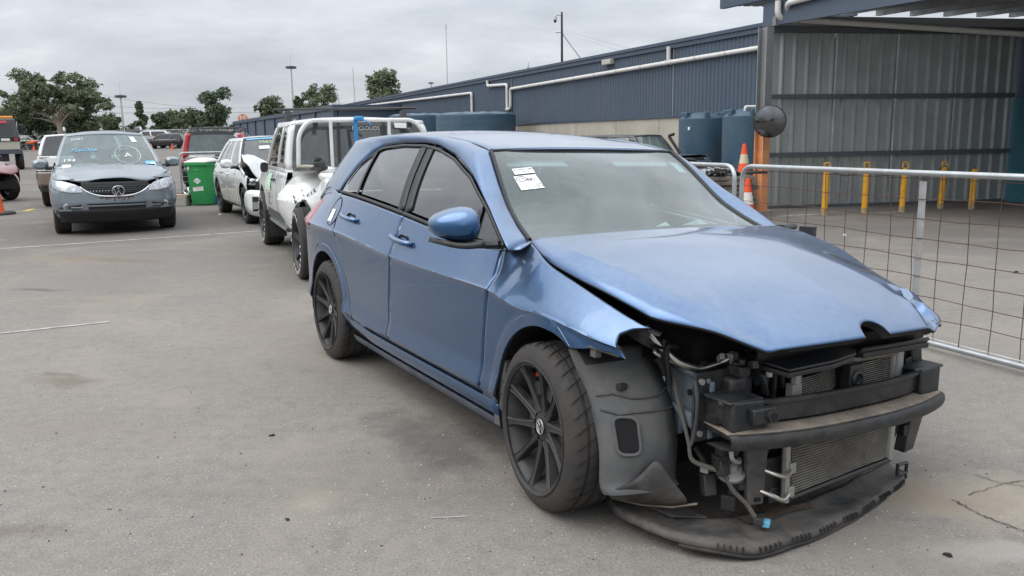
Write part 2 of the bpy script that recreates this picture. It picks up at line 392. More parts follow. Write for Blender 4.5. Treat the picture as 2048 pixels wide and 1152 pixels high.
    L(t, base, b.inputs['Base Color']); b.inputs['Roughness'].default_value = .82; b.inputs['Specular IOR Level'].default_value = .12
    bn = N(t, 'ShaderNodeBump', i_Strength=.55, i_Distance=.012); L(t, mth(t, 'ADD', noise(95, 5, .75), mth(t, 'MULTIPLY', noise(3.0, 6), 1.2)), bn.inputs['Height']); L(t, bn.outputs[0], b.inputs['Normal'])
    return m
MATS['asphalt'] = ground_material()
gm = MB()
ys = list(np.linspace(-12, 38, 26)) + list(np.linspace(40, 130, 46)) + [160, 220, 400, 900, 1800]
xs = [-1500, -600, -250, -120] + list(np.linspace(-80, 80, 41)) + [120, 250, 600, 1500]
gm.grid([[(x, y, gz(x, y)) for x in xs] for y in ys])
g = gm.build('ground', 'asphalt', smooth=True); tag(g, kind='structure')
mat('line_paint', (.46, .455, .44), .8, var=.25, vscale=9, dirt=(.20, .19, .18), dirt_amt=.9, dirt_scale=7)
mat('yellow_paint', (.55, .42, .06), .8, dirt=(.2, .18, .12), dirt_amt=.8, dirt_scale=9)
def painted(name, a, b, w, m='line_paint'):
    a, b = Vector((a[0], a[1], 0)), Vector((b[0], b[1], 0)); d = (b - a).normalized(); n = Vector((-d.y, d.x, 0)) * w / 2; mb = MB(); k = 24
    rows = []
    for i in range(k + 1):
        p = a.lerp(b, i / k); z = gz(p.x, p.y) + .004; e = [n * random.uniform(.75, 1.05) for _ in (0, 1)]
        rows.append([(p.x - e[0].x, p.y - e[0].y, z), (p.x + e[1].x, p.y + e[1].y, z)])
    return tag(mb.grid(rows).build(name, m), kind='structure')
painted('painted_line', gr(-60, 674), gr(218, 644), .05)
painted('painted_line', gr(-100, 505), gr(525, 462), .07)
painted('painted_line', gr(860, 1038), gr(935, 1034), .006)
painted('painted_line', gr(1555, 433), gr(1640, 428), .10)
painted('painted_line', gr(1735, 427), gr(1800, 424), .10)
painted('painted_line', gr(50, 423), gr(66, 418), .16, 'yellow_paint')
mat('joint_tar', (.075, .068, .060), .9)
def joint(pts, w):
    mb = MB(); P = [gr(*q) for q in pts]; rows = []
    P = [Vector(list(p)) for p in resample([list(p) for p in P], 26)]
    for i, p in enumerate(P):
        d = (P[min(i + 1, 25)] - P[max(i - 1, 0)]).normalized(); n = Vector((-d.y, d.x, 0)); j = random.uniform(-.006, .006); k = w * random.uniform(.3, 1.0)
        rows.append([(p.x + n.x * (j - k), p.y + n.y * (j - k), .004), (p.x + n.x * (j + k), p.y + n.y * (j + k), .004)])
    tag(mb.grid(rows).build('pavement_joint', 'joint_tar'), kind='structure')
joint([(1905, 1000), (1960, 1030), (2060, 1068)], .0045)
joint([(1935, 990), (2010, 968), (2060, 960)], .003)
joint([(1950, 950), (2005, 968), (2060, 975)], .003)
# loose grit and chips lying on the asphalt
gb = MB()
def chip(p, s):
    a = random.uniform(0, 6.28); q = [Vector((p[0] + s * random.uniform(.6, 1) * math.cos(a + k * 1.57), p[1] + s * random.uniform(.6, 1) * math.sin(a + k * 1.57), gz(p[0], p[1]) + .001)) for k in range(4)]
    t = Vector((p[0] + s * random.uniform(-.3, .3), p[1] + s * random.uniform(-.3, .3), q[0].z + s * random.uniform(.4, .8)))
    gb.add(q + [t], [(0, 1, 4), (1, 2, 4), (2, 3, 4), (3, 0, 4)])
for _ in range(1500):
    py = 1152 - 640 * random.random()**.75; p = gr(random.uniform(-50, 2100), py); chip(p, random.uniform(.002, .0065))
tag(gb.build('grit', mat('pale_grit', (.42, .40, .37), .9, var=.3), smooth=False), kind='stuff')
gb = MB()
for _ in range(230):
    py = 1152 - 640 * random.random()**.8; p = gr(random.uniform(-50, 2100), py); chip(p, random.uniform(.002, .008))
tag(gb.build('dark_grit', mat('dark_grit', (.045, .042, .04), .8), smooth=False), kind='stuff')
def scrap(px, py, size, m, label, nm='plastic_scrap', cat='scrap'):
    p = gr(px, py); mb = MB(); n = 7; a0 = random.uniform(0, 6)
    base = [Vector((size * random.uniform(.5, 1) * math.cos(a0 + k * 6.283 / n), size * .55 * random.uniform(.5, 1) * math.sin(a0 + k * 6.283 / n), .002)) for k in range(n)]
    top = [b * .75 + Vector((0, 0, size * random.uniform(.15, .45))) for b in base]
    mb.add(base + top, [tuple(range(n - 1, -1, -1)), tuple(range(n, 2 * n))] + [(i, (i + 1) % n, n + (i + 1) % n, n + i) for i in range(n)])
    o = mb.build(nm, m, smooth=False); o.location = p; o.rotation_euler = (0, 0, random.uniform(0, 3)); tag(o, label, cat)
scrap(1895, 1112, .022, 'matte_black', 'small black plastic lump on the asphalt near the bottom right')
scrap(2032, 546, .055, 'matte_black', 'flat black plastic scrap beyond the wire panel at the right edge')
scrap(543, 872, .020, 'matte_black', 'small dark shard left of the blue car on open asphalt')
scrap(575, 1040, .018, 'matte_black', 'black shard beside the pale patch in front of the blue car')
scrap(1690, 471, .05, 'white_label', 'white paper scrap on the asphalt under the wire panel', 'paper_scrap')
scrap(440, 430, .05, 'white_label', 'white scrap on the ground in front of the green bin', 'paper_scrap')
# ================================================================== LONG WAREHOUSE
WV = Vector((-.384752, .923020, 0)); WN = Vector((.923020, .384752, 0)); WD = 15.6305
def wp(s, z, out=0.0): p = WN * (WD - out) + WV * s; return Vector((p.x, p.y, z))
def w_at(px, py):
    d = ray(px, py); t = WD / (d.x * WN.x + d.y * WN.y); p = Vector((0, 0, CAM_H)) + d * t; return p.dot(WV), p.z
mat('navy_clad', (.078, .106, .148), .45, .15, var=.10, vscale=.8, dirt=(.10, .11, .125), dirt_amt=.4, dirt_scale=.7)
mat('navy_trim', (.058, .080, .118), .4, .1, var=.08)
mat('precast', (.40, .375, .32), .88, var=.10, vscale=.9, bump=.15, dirt=(.26, .225, .17), dirt_amt=.55, dirt_scale=.8)
mat('pvc', (.66, .65, .62), .38, var=.05, dirt=(.42, .40, .36), dirt_amt=.3)
S0, S1, ZC, ZT = 16.2, 76.0, 1.97, 4.34
wh = thing('warehouse', 'long navy ribbed metal warehouse on a concrete base', 'warehouse', (0, 0, 0))
def ribs(s0, s1, z0, z1, place, pitch=.19, depth=.032, edge=None):
    mb = MB(); n = max(1, int(round((s1 - s0) / pitch))); p = (s1 - s0) / n; xs = []
    for i in range(n): a = s0 + i * p; xs += [(a, 0), (a + p * .60, 0), (a + p * .74, depth), (a + p * .86, depth)]
    xs.append((s1, 0))
    return mb.grid([[place(s, z, o) for s, o in xs] for z in (z0, z1)])
marks = [S0] + [w_at(x, y)[0] for x, y in ((1500, 150), (1348, 150), (1190, 190), (1030, 200), (950, 210), (880, 210), (780, 215))] + [S1]
for a, b in zip(marks, marks[1:]):
    ribs(a, b - .01, ZC, ZT - .20, wp).build('cladding_sheet', 'navy_clad', wh, smooth=False)
jt = [w_at(x, 240)[0] for x in (1500, 1405, 1318, 1232, 1152)]; st = jt[-1] - jt[-2]
js = sorted(jt + [jt[-1] + 2.9 * k for k in range(1, 14)] + [S0])
for a, b in zip(js, js[1:]):
    MB().prism([wp(a + .012, 0), wp(b - .012, 0), wp(b - .012, 0, -.15), wp(a + .012, 0, -.15)], (0, 0, ZC - .02)).build('concrete_panel', 'precast', wh, smooth=False, bevel=.01)
def wbar(s0, s1, z0, z1, o0, o1): return MB().prism([wp(s0, z0, o0), wp(s1, z0, o0), wp(s1, z0, o1), wp(s0, z0, o1)], (0, 0, z1 - z0))
wbar(S0 - .1, S1, ZT - .10, ZT, -.3, .14).build('parapet_cap', 'navy_trim', wh, smooth=False)
wbar(S0 - .1, S1, ZT - .24, ZT - .104, -.03, .09).build('fascia', 'navy_trim', wh, smooth=False)
wbar(S0, S1, ZC - .03, ZC + .035, -.02, .055).build('base_flashing', 'navy_trim', wh, smooth=False)
wbar(S0, S1, 0, ZT - .3, -14, -.17).build('building_core', 'navy_trim', wh, smooth=False)
for x0 in (1348, 1025): s = w_at(x0, 200)[0]; wbar(s - .012, s + .012, ZC + .04, ZT - .25, .03, .05).build('flashing_strip', 'galv', wh, smooth=False)
fl = w_at(1222, 124); wbar(fl[0] - .32, fl[0] + .32, fl[1] - .09, fl[1] + .09, .035, .22).build('wall_light', mat('lamp_housing', (.45, .44, .38), .4), wh, smooth=False, bevel=.02)
def pipe_run(label, pts, r=.07, joints=(), straps=0):
    P = bend([wp(s, z, .13) for s, z in pts], .16); root = thing('downpipe', label, 'pipe', tuple(P[0]), group='white rainwater pipes')
    o = Vector(P[0]); q = [p - o for p in P]
    MB().tube(q, r, 12).build('pipe', 'pvc', root)
    for s, z in joints:
        i = min(range(len(P)), key=lambda k: (P[k] - wp(s, z, .13)).length); k = min(max(i, 1), len(q) - 2); d = (q[k + 1] - q[k - 1]).normalized()
        MB().tube([q[k] - d * .05, q[k] + d * .05], r * 1.18, 12).build('pipe_joint', 'pvc', root)
    L_ = 0
    for a, b in zip(pts, pts[1:]):
        n = int(abs(b[0] - a[0]) / 1.5)
        for k in range(1, n):
            c = wp(lerp(a[0], b[0], k / n), lerp(a[1], b[1], k / n), .13) - o
            MB().tube([c - WV * .02, c + WV * .02], r * 1.12, 10).build('pipe_strap', 'galv', root)
    return root
pipe_run('long white rainwater pipe sloping along the near part of the navy wall', [(16.4, 3.70), (23.9, 3.67), w_at(1026, 178), (w_at(1026, 178)[0], 2.70), (w_at(1026, 178)[0] + .5, 2.66)], joints=[(23.6, 3.67), (24.2, 3.67)])
tj = pipe_run('short white pipe dropping from the parapet into the long sloping pipe', [(23.9, 4.16), (23.9, 3.72)])
MB().tube([(0, 0, 0), (0, 0, -.2)], .062, 10).build('collar', 'rust', tj)
s2 = w_at(980, 170); s3 = w_at(1020, 170); pipe_run('white stepped downpipe beside the pipe end above the wide tank', [(s2[0], 4.14), (s2[0], 3.88), (s3[0] + .06, 3.80), (s3[0] + .06, 2.66)])
s4 = w_at(948, 186); pipe_run('far white pipe along the navy wall turning down behind the wide tank', [(s4[0], 2.4), (s4[0], s4[1]), (70.5, 3.98)], joints=[(s4[0], 2.9)])
# roof gear
def pole(nm, label, px, pyb, pyt, Y, r=.03, m='galv', cat='mast'):
    b, t_ = at(px, pyb, Y), at(px, pyt, Y); root = thing(nm, label, cat, tuple(b)); MB().tube([(0, 0, 0), (0, 0, t_.z - b.z)], [r, r * .8], 8).build('pole', m, root); return root, t_.z - b.z
cp, hh = pole('camera_pole', 'dark roof pole with two white security cameras and a brace', 1124, 128, 24, 35.7, .05, 'black_plastic')
MB().tube([(0, 0, hh - .1), (-.22, 0, hh - .1)], .035, 8).build('bracket', 'pvc', cp)
cm = MB().lathe([(0, .10), (.07, .08), (.075, -.05), (.06, -.10), (0, -.14)], (-.27, 0, hh - .22), n=12).build('dome_camera', 'pvc', cp)
MB().lathe([(.058, -.06), (.066, -.10), (.04, -.16), (0, -.18)], (-.27, 0, hh - .24), n=12).build('lens', 'black_gloss', cm)
MB().tube([(-.05, 0, hh * .62), (-.26, 0, hh * .62)], .035, 8).build('bullet_camera', 'pvc', cp)
MB().tube([(0, 0, hh * .60), (.85, .15, .12)], .022, 6).build('brace', 'galv', cp)
for k, dz in enumerate((.66, .60)): MB().tube([(0, 0, hh * dz), (3.0 - k * .6, -1.0, .35)], .006, 4).build('stay_wire', 'galv', cp)
ap, hh = pole('antenna_mast', 'tall thin mast with a small aerial head on the warehouse roof', 895, 170, 52, 49.5, .025); MB().box((0, 0, hh), (.09, .09, .30)).build('aerial_head', 'pvc', ap)
ap, hh = pole('whip_aerial', 'thin whip aerial on the far end of the warehouse roof', 709, 208, 137, 71.5, .035); MB().tube([(.02, 0, 0), (.02, 0, hh * .5)], .07, 6).build('aerial_base', 'pvc', ap)
ap, hh = pole('roof_vent_rod', 'small rod standing on the roof edge left of the camera pole', 1057, 137, 125, 40, .02); MB().box((0, 0, .04), (.12, .12, .08)).build('foot', 'galv', ap)
# ================================================================== FAR NAVY SHED
A, B = at(468, 247, 101), at(668, 209, 56); zt = (A.z + B.z) / 2 + .1; dv = Vector((B.x - A.x, B.y - A.y, 0)); ln = dv.length; dv.normalize(); dn = Vector((-dv.y, dv.x, 0))
if dn.dot(Vector((A.x, A.y, 0))) < 0: dn = -dn
fs = thing('far_shed', 'low navy panel shed running to the distance beyond the white utility', 'shed', (A.x, A.y, 0))
for i in range(9):
    a, b = ln * i / 9 + .05, ln * (i + 1) / 9 - .05
    MB().prism([dv * a, dv * b, dv * b + dn * .2, dv * a + dn * .2], (0, 0, zt - .3)).build('wall_panel', 'navy_clad', fs, smooth=False)
for i in range(10): c = dv * (ln * i / 9) - dn * .06; MB().box((c.x, c.y, (zt - .1) / 2), (.14, .14, zt - .1), math.atan2(dv.y, dv.x)).build('post', 'navy_trim', fs, smooth=False)
MB().prism([dv * -.2 - dn * .15 + Vector((0, 0, zt - .3)), dv * (ln + .2) - dn * .15 + Vector((0, 0, zt - .3)), dv * (ln + .2) + dn * 8 + Vector((0, 0, zt - .3)), dv * -.2 + dn * 8 + Vector((0, 0, zt - .3))], (0, 0, .3)).build('roof', 'navy_trim', fs, smooth=False)
MB().prism([dv * 0 + dn * .25, dv * ln + dn * .25, dv * ln + dn * 8, dn * 8], (0, 0, zt - .32)).build('building_core', 'navy_trim', fs, smooth=False)
c = dv * (ln * .62) - dn * .05; MB().box((c.x, c.y, 1.5), (2.2, .08, 2.4), math.atan2(dv.y, dv.x)).build('doorway', 'matte_black', fs, smooth=False)
for k, (u, hgt) in enumerate(((.70, 2.6), (.74, 2.9), (.80, 2.4))):
    c = dv * (ln * u) - dn * .15; MB().tube(bend([(c.x, c.y, .3), (c.x, c.y, hgt), (c.x + dv.x * .9, c.y + dv.y * .9, hgt)], .2), .06, 6).build('conduit', 'pvc', fs)
mat('sign_orange', (.62, .22, .12), .5)
sp = at(486, 238, 96); ms = thing('round_sign', 'round orange sign with a pale M above the far shed', 'sign', (sp.x, sp.y, gz(sp.x, sp.y)))
MB().tube([(0, .15, 0), (0, .15, sp.z - .6)], .12, 6).build('sign_post', 'galv', ms)
MB().tube([(0, -.06, sp.z - gz(sp.x, sp.y)), (0, .06, sp.z - gz(sp.x, sp.y))], .55, 24).build('sign_disc', 'sign_orange', ms)
text('sign_letter', 'M', .95, mat('sign_pale', (.75, .62, .55), .6), ms, frame3((0, -.08, sp.z - gz(sp.x, sp.y)), (1, 0, 0), (0, 0, 1)), .01)
# ================================================================== CARPORT
A, B = gr(1532, 417), gr(2002, 402.5); cd = Vector((B.x - A.x, B.y - A.y, 0)); CLn = cd.length; cd.normalize(); cn = Vector((-cd.y, cd.x, 0))  # cn points away from the camera
CZ = at(1560, 66, A.y).z; BZ = at(1545, 36, A.y).z
mat('screen_steel', (.31, .33, .325), .40, .45, var=.04, vscale=1.2, dirt=(.17, .165, .15), dirt_amt=.18, dirt_scale=1.5)
mat('dark_steel', (.085, .095, .108), .5, .3, var=.15)
mat('roof_sheet', (.23, .25, .27), .5, .4, var=.15, vscale=1.5)
cpt = thing('carport', 'steel carport with a grey ribbed screen wall beside the warehouse', 'carport', (A.x, A.y, 0))
def cw(s, z, o=0.0): q = cd * s - cn * o; return Vector((q.x, q.y, z))
ns = 4; sw = CLn / ns
for i in range(ns):
    ribs(i * sw + .004, (i + 1) * sw - .004, .06, CZ, cw, pitch=sw / 5, depth=.042).build('cladding_sheet', 'screen_steel', cpt, smooth=False)
def cbar(s0, s1, z0, z1, o0, o1): return MB().prism([cw(s0, z0, o0), cw(s1, z0, o0), cw(s1, z0, o1), cw(s0, z0, o1)], (0, 0, z1 - z0))
for i in range(1, ns + 1): cbar(i * sw - .02, i * sw + .02, .05, CZ, .035, .055).build('seam_strip', 'galv', cpt, smooth=False)
for px, py in ((1600, 193), (1600, 309)): z = at(px, py, A.y).z; cbar(-.05, CLn, z - .04, z + .04, .06, .13).build('girt', 'dark_steel', cpt, smooth=False)
cbar(-.05, CLn, 0, .055, -.03, .09).build('base_rail', 'dark_steel', cpt, smooth=False)
cbar(-.1, CLn + 8, CZ + .005, BZ, -.06, .16).build('header_beam', 'dark_steel', cpt, smooth=False)
cbar(-.1, CLn + 8, CZ + .10, CZ + .26, .165, .30).build('box_gutter', mat('gutter_grey', (.22, .23, .24), .5, .3), cpt, smooth=False)
RZ = BZ + .36
# roof: ribbed sheets running out over the yard, on purlins
def rp(s, u, z): q = cd * s - WV * u; return Vector((q.x, q.y, z - .012 * u))
for i in range(9):
    a = -.15 + i * 1.5; mb = MB(); xs = []
    for k in range(8): q = a + k * 1.5 / 8; xs += [(q, 0), (q + .11, 0), (q + .13, .03), (q + .17, .03)]
    xs.append((a + 1.498, 0))
    mb.grid([[rp(s, u, RZ + o) for s, o in xs] for u in (-1.2, 7.5)]).build('roof_sheet', 'roof_sheet', cpt, smooth=False, solid=.004)
for i in range(11):
    s = .62 + i * .74; a, b = rp(s, -.9, RZ - .19), rp(s, 7.4, RZ - .19); w = cd * .045
    MB().prism([a - w, b - w, b + w, a + w], (0, 0, .17)).build('purlin', 'galv', cpt, smooth=False)
a, b = rp(-.18, -1.25, RZ - .05), rp(-.18, 7.6, RZ - .05); w = cd * .05
MB().prism([a - w, b - w, b + w, a + w], (0, 0, .22)).build('barge_board', 'navy_trim', cpt, smooth=False)
a, b = rp(-.10, -.1, BZ - .15), rp(-.10, 7.6, BZ - .15); w = cd * .03
MB().prism([a - w, b - w, b + w, a + w], (0, 0, .44)).build('side_fascia', 'navy_clad', cpt, smooth=False)
pz = at(1545, 8, A.y).z
MB().tube(bend([rp(-.20, .40, pz), rp(-.20, .40, BZ - .05), rp(.20, .35, BZ - .08)], .14, 8), .055, 12).build('rain_pipe', 'pvc', cpt)
MB().tube(bend([rp(-.20, 3.6, BZ + .30), rp(-.20, .60, BZ + .17), rp(.12, .40, BZ - .07), rp(7.5, .40, BZ - .42)], .16, 8), .055, 12).build('rain_pipe', 'pvc', cpt)
# post, lower part orange
pb = gr(1519, 424); mat('post_orange', (.80, .36, .17), .55, var=.08, dirt=(.12, .06, .03), dirt_amt=.35, dirt_scale=2.5); mat('post_grey', (.26, .27, .275), .5, .2, var=.1, dirt=(.20, .17, .13), dirt_amt=.3)
pt = thing('carport_post', 'steel carport post painted orange below and grey above', 'post', tuple(pb))
def ibeam(z0, z1):
    mb = MB()
    for dy in (-.085, .085): mb.box((0, dy, (z0 + z1) / 2), (.20, .014, z1 - z0))
    mb.box((0, 0, (z0 + z1) / 2), (.012, .156, z1 - z0)); return mb
ibeam(.012, 1.42).build('lower_post', 'post_orange', pt, smooth=False); ibeam(1.424, CZ + .02).build('upper_post', 'post_grey', pt, smooth=False); MB().box((0, 0, .006), (.30, .26, .012)).build('base_plate', 'post_grey', pt)
pt.rotation_euler = (0, 0, R(38))
# convex mirror
mc = at(1539, 243, 14.85); mr = thing('convex_mirror', 'round convex traffic mirror on the orange post', 'mirror', tuple(mc)); Rm = .265
mb = MB(); mb.lathe([(0, .055), (Rm * .35, .048), (Rm * .7, .028), (Rm, 0)], axis='Y', n=32); d_ = mb
for i, v in enumerate(d_.v): d_.v[i] = (v[0], -v[1], v[2])
d_.build('mirror_dome', mat('mirror_face', (.20, .205, .21), .05, 1.0, dirt=(.06, .06, .055), dirt_amt=.5), mr)
MB().lathe([(Rm, -.004), (Rm + .014, .0), (Rm + .014, .035), (Rm - .02, .055), (0, .06)], axis='Y', n=32).build('mirror_rim', 'black_plastic', mr)
MB().tube([(0, .05, 0), (.0, .28, 0)], .022, 8).build('mirror_arm', 'galv', mr); mr.rotation_euler = (R(7), 0, R(-24))
# teal wall on the right
tw = thing('teal_wall', 'teal painted wall at the right end of the carport', 'wall', (B.x + .06, B.y, 0)); mat('teal', (.045, .17, .22), .5, var=.1, dirt=(.05, .10, .12), dirt_amt=.4); z2 = at(2030, 198, B.y).z
def tp(u, w): q = -WV * u + cd * w; return (q.x, q.y, 0)
MB().prism([tp(-.5, 0), tp(-.5, 3), tp(3.5, 3), tp(3.5, 0)], (0, 0, z2)).build('wall', 'teal', tw, smooth=False)
MB().prism([Vector(tp(-.5, .03)) + Vector((0, 0, z2 + .003)), Vector(tp(-.5, 3)) + Vector((0, 0, z2 + .003)), Vector(tp(3.5, 3)) + Vector((0, 0, z2 + .003)), Vector(tp(3.5, .03)) + Vector((0, 0, z2 + .003))], (0, 0, CZ - z2 - .02)).build('upper_wall', 'navy_clad', tw, smooth=False)
MB().prism([tp(-.3, -.05), tp(-.3, 0), tp(-.24, 0), tp(-.24, -.05)], (0, 0, CZ - .05)).build('edge_trim', 'galv', tw, smooth=False)
# bollards and chains
mat('bollard_yellow', (.68, .34, .02), .45, dirt=(.20, .13, .05), dirt_amt=.45, dirt_scale=6)
bl = [(1648, 430, 326), (1728, 427, 325), (1803, 424, 325), (1880, 417, 324), (1942, 418, 328)]; bpos = []
ords = ['leftmost', 'second from the left', 'middle', 'second from the right', 'rightmost']
for i, (px, py, pt_) in enumerate(bl):
    p = gr(px, py); hgt = at(px, pt_, p.y).z; b = thing('bollard', 'yellow steel bollard, %s of the five before the grey screen' % ords[i], 'bollard', tuple(p), group='yellow bollards before the screen')
    lean = (.012, .006, .02, .035, .015)[i]
    MB().tube([(0, 0, .0), (lean * hgt, 0, hgt - .09)], .051, 14).build('pipe', 'bollard_yellow', b)
    MB().tube([(0, 0, .0), (lean * .08, 0, .10)], .0515 + .002, 14).build('pipe_foot', mat('scuffed_foot', (.35, .27, .14), .8, var=.4, vscale=10), b)
    x = lean * hgt
    if i < 4: MB().tube(bend([(x - .045, 0, hgt - .10), (x - .045, 0, hgt), (x + .045, 0, hgt), (x + .045, 0, hgt - .10)], .015, 3), .011, 8).build('handle', 'bollard_yellow', b)
    bpos.append((Vector((p.x + x, p.y, hgt - .06))))
for i in range(4):
    a, b = bpos[i], bpos[i + 1]; n = 26; ch = MB()
    for k in range(n):
        t_ = (k + .5) / n; c = a.lerp(b, t_); c.z -= .16 * (1 - (2 * t_ - 1)**2); d = (b - a).normalized(); u = Vector((0, 0, 1)) if k % 2 else Vector((-d.y, d.x, 0))
        ch.tube([c + (d * math.cos(q) * .022 + u * math.sin(q) * .011) - a for q in np.linspace(0, 2 * math.pi, 9)[:-1]], .0035, 4, closed=True)
    o = ch.build('chain', 'dark_alloy'); o.location = a; tag(o, 'sagging chain between the %s bollard and the next one to its right' % ['leftmost', 'second', 'middle', 'fourth'][i], 'chain', 'chains between the bollards')
# ================================================================== WATER TANKS
mat('tank_blue', (.040, .085, .130), .42, var=.08, vscale=.8, dirt=(.10, .13, .155), dirt_amt=.35, dirt_scale=1.2)
def tank(label, px, Y, width_px, py_top, dome, lugs, seg=40, wavy=0, pipe=False):
    c = at(px, 300, Y); r = width_px * Y / F_PX / 2; zt = at(px, py_top, Y).z; root = thing('water_tank', label, 'tank', (c.x, c.y, 0), group='blue plastic water tanks')
    prof = [(r * .98, 0)]; nz = 9
    for k in range(nz): z = zt * (k + .5) / nz; prof += [(r, z - zt * .04), (r * 1.004, z), (r, z + zt * .04)]
    prof += [(r, zt - .05), (r * .985, zt - .012), (r * .95, zt)]
    MB().lathe(prof, n=seg).build('tank_body', 'tank_blue', root)
    mb = MB(); rows = []
    for q in (1.0, .96, .85, .6, .35, .15, .02):
        rows.append([(r * .955 * q * math.cos(a), r * .955 * q * math.sin(a), zt - .002 + dome * (1 - q**2) + (wavy * max(0, math.sin(a * 9)) * (1 if .5 < q < .99 else 0.2))) for a in np.linspace(0, 2 * math.pi, seg * 2 + 1)[:-1]])
    mb.grid(rows, wrap=True).build('tank_lid', 'tank_blue', root)
    for k in range(lugs):
        a = 2 * math.pi * k / lugs + .5; x, y = r * .86 * math.cos(a), r * .86 * math.sin(a)
        MB().box((x, y, zt + .075), (.16, .13, .17), a).build('lifting_lug', 'tank_blue', root, bevel=.02)
    if pipe: MB().tube(bend([(-.16, -r * .5, zt), (-.16, -r * .5, zt + .22), (.16, -r * .5, zt + .22), (.16, -r * .5, zt)], .05), .04, 10).build('vent_pipe', 'pvc', root)
    return root
t1 = tank('slim blue water tank with a white sticker, left of the pair', 1404, 25.0, 92, 236, .17, 6)
MB().box((-.48, -.475, 1.56), (.06, .06, .09), R(-45)).build('sticker', 'white_label', t1)
tank('slim blue water tank with a white vent pipe, right of the pair', 1493, 23.2, 96, 231, .2, 6, pipe=True)
tank('wide round blue water tank behind the blue car roof', 953, 38.0, 156, 229, .10, 0, 48, wavy=.05)
tank('second wide blue tank half hidden at the left of the first', 842, 47.0, 120, 231, .10, 0, 48, wavy=.05)
# ================================================================== WIRE PANELS
mat('rusty_wire', (.105, .060, .042), .7, .4, var=.3, vscale=3)
def wire_panel(label, a, b, h=1.13, pitch=.2, nh=9, r=.019, plate=None, rust=True, feet=True):
    a, b = Vector((a[0], a[1], 0)), Vector((b[0], b[1], 0)); d = b - a; ln = d.length; d.normalize(); z0 = .05
    root = thing('fence_panel', label, 'fence', tuple(a), group='portable wire fence panels'); root.rotation_euler = (0, 0, math.atan2(d.y, d.x))
    MB().tube(bend([(.02, 0, z0 + .0), (.02, 0, h), (ln - .02, 0, h), (ln - .02, 0, z0), (.02, 0, z0), ], .13, 8), r, 12).build('frame', 'galv', root)
    wm = 'rusty_wire' if rust else 'galv'; n = int(ln / pitch)
    def wv(k, t_): return .003 * math.sin(k * 2.1 + t_ * 7) + .0015 * math.sin(k * 5 + t_ * 17)
    for k in range(1, n):
        x = k * ln / n; tilt = random.uniform(-.012, .012)
        MB().tube([(x + tilt * q + wv(k, q) * .8, wv(k + 9, q), lerp(z0 + .01, h - .01, q)) for q in np.linspace(0, 1, 9)], .0026, 5, cap=False).build('wire', wm, root)
    for k in range(nh):
        z = lerp(z0 + .03, h - .035, (k / (nh - 1))); sag = 0.0 if k in (0, nh - 1) else .005
        MB().tube([(lerp(.02, ln - .02, q), .004 + wv(k, q * 2), z + (sag * math.sin(q * 9 + k) + wv(k + 4, q * 3) if sag else 0)) for q in np.linspace(0, 1, 25)], .0026 if k else .0034, 5, cap=False).build('wire', wm if 0 < k else 'galv', root)
    if plate is not None:
        MB().box((plate, .012, (z0 + h - .05) / 2), (.052, .006, h - z0 - .055)).build('flat_bar', mat('flat_bar', (.50, .51, .52), .5, .6, var=.15, dirt=(.22, .13, .08), dirt_amt=.4, dirt_scale=3), root, smooth=False)
    if feet:
        for x in (.02, ln - .02): MB().box((x, 0, .02), (.05, .5, .04)).build('foot', 'galv', root, bevel=.008)
    return root
f0 = Vector((2.63, 5.47, 0)) + WV * 1.83
def fpar(px):    # distance along the fence line from its left post for an image column
    best = min(np.linspace(-1, 3.2, 841), key=lambda u: abs(_px(f0 - WV * u) - px)); return float(best)
def _px(p):
    d = p + Vector((0, 0, .7)) - Vector((0, 0, CAM_H)); return 1024 + F_PX * d.dot(_r2) / d.dot(_fw)
wire_panel('nearest silver wire fence panel with a flat bar, right of the blue car', f0, f0 - WV * 3.0, plate=fpar(1836), feet=False)
wire_panel('silver wire fence panel behind the windscreen of the blue car', f0 + WV * 2.6, f0 + WV * .06, feet=False)
q = gr(372, 396); wire_panel('silver wire fence panel behind the green bin', (at(364, 400, 20.2).x, 20.2), (at(490, 400, 20.4).x, 20.6), h=1.14, rust=False)
# ================================================================== BLUE WRECKED HATCHBACK  (x forward, y to the car's left, z up)
GX, GY, GYAW, GROLL = .8281888, 3.4589698, -1.0609437, -.026
golf = thing('wrecked_hatchback', 'blue hatchback with its front bumper and headlights torn off', 'car', (GX, GY, -.0221))
golf.rotation_euler = (GROLL, 0, GYAW)
paint('golf_blue', (.022, .098, .240), .80, .22, .40, (.50, .55, .62))  # strong pale dust also paints the sky-bright look of bonnet and roof
mat('sill_grime', (.035, .045, .065), .6, .1, var=.3, dirt=(.12, .11, .10), dirt_amt=.7)
mat('liner', (.080, .083, .087), .72, var=.25, vscale=5, bump=.2, bscale=30, dirt=(.165, .155, .135), dirt_amt=.6, dirt_scale=6)
mat('scraped_plastic', (.036, .036, .037), .6, var=.3, vscale=6, bump=.2, dirt=(.19, .165, .14), dirt_amt=.65, dirt_scale=4)
mat('bay_blue', (.165, .205, .240), .6, .1, var=.25, dirt=(.07, .065, .06), dirt_amt=.6, dirt_scale=8)
mat('dusty_ledge', (.20, .165, .13), .9, var=.4, vscale=10, dirt=(.07, .06, .055), dirt_amt=.6, dirt_scale=7)
mat('alu_fin', (.33, .31, .275), .5, .5, var=.25, vscale=15, dirt=(.14, .12, .095), dirt_amt=.6, dirt_scale=6)
mat('alu_pipe', (.62, .60, .56), .3, 1.0, var=.1, dirt=(.30, .25, .18), dirt_amt=.4)
mat('alu_tank', (.40, .40, .385), .45, .7, var=.15, dirt=(.2, .17, .13), dirt_amt=.4)
mat('bumper_iron', (.016, .018, .021), .42, .2, var=.3, dirt=(.085, .078, .068), dirt_amt=.5, dirt_scale=9)
mat('trim_black', (.022, .022, .023), .5)
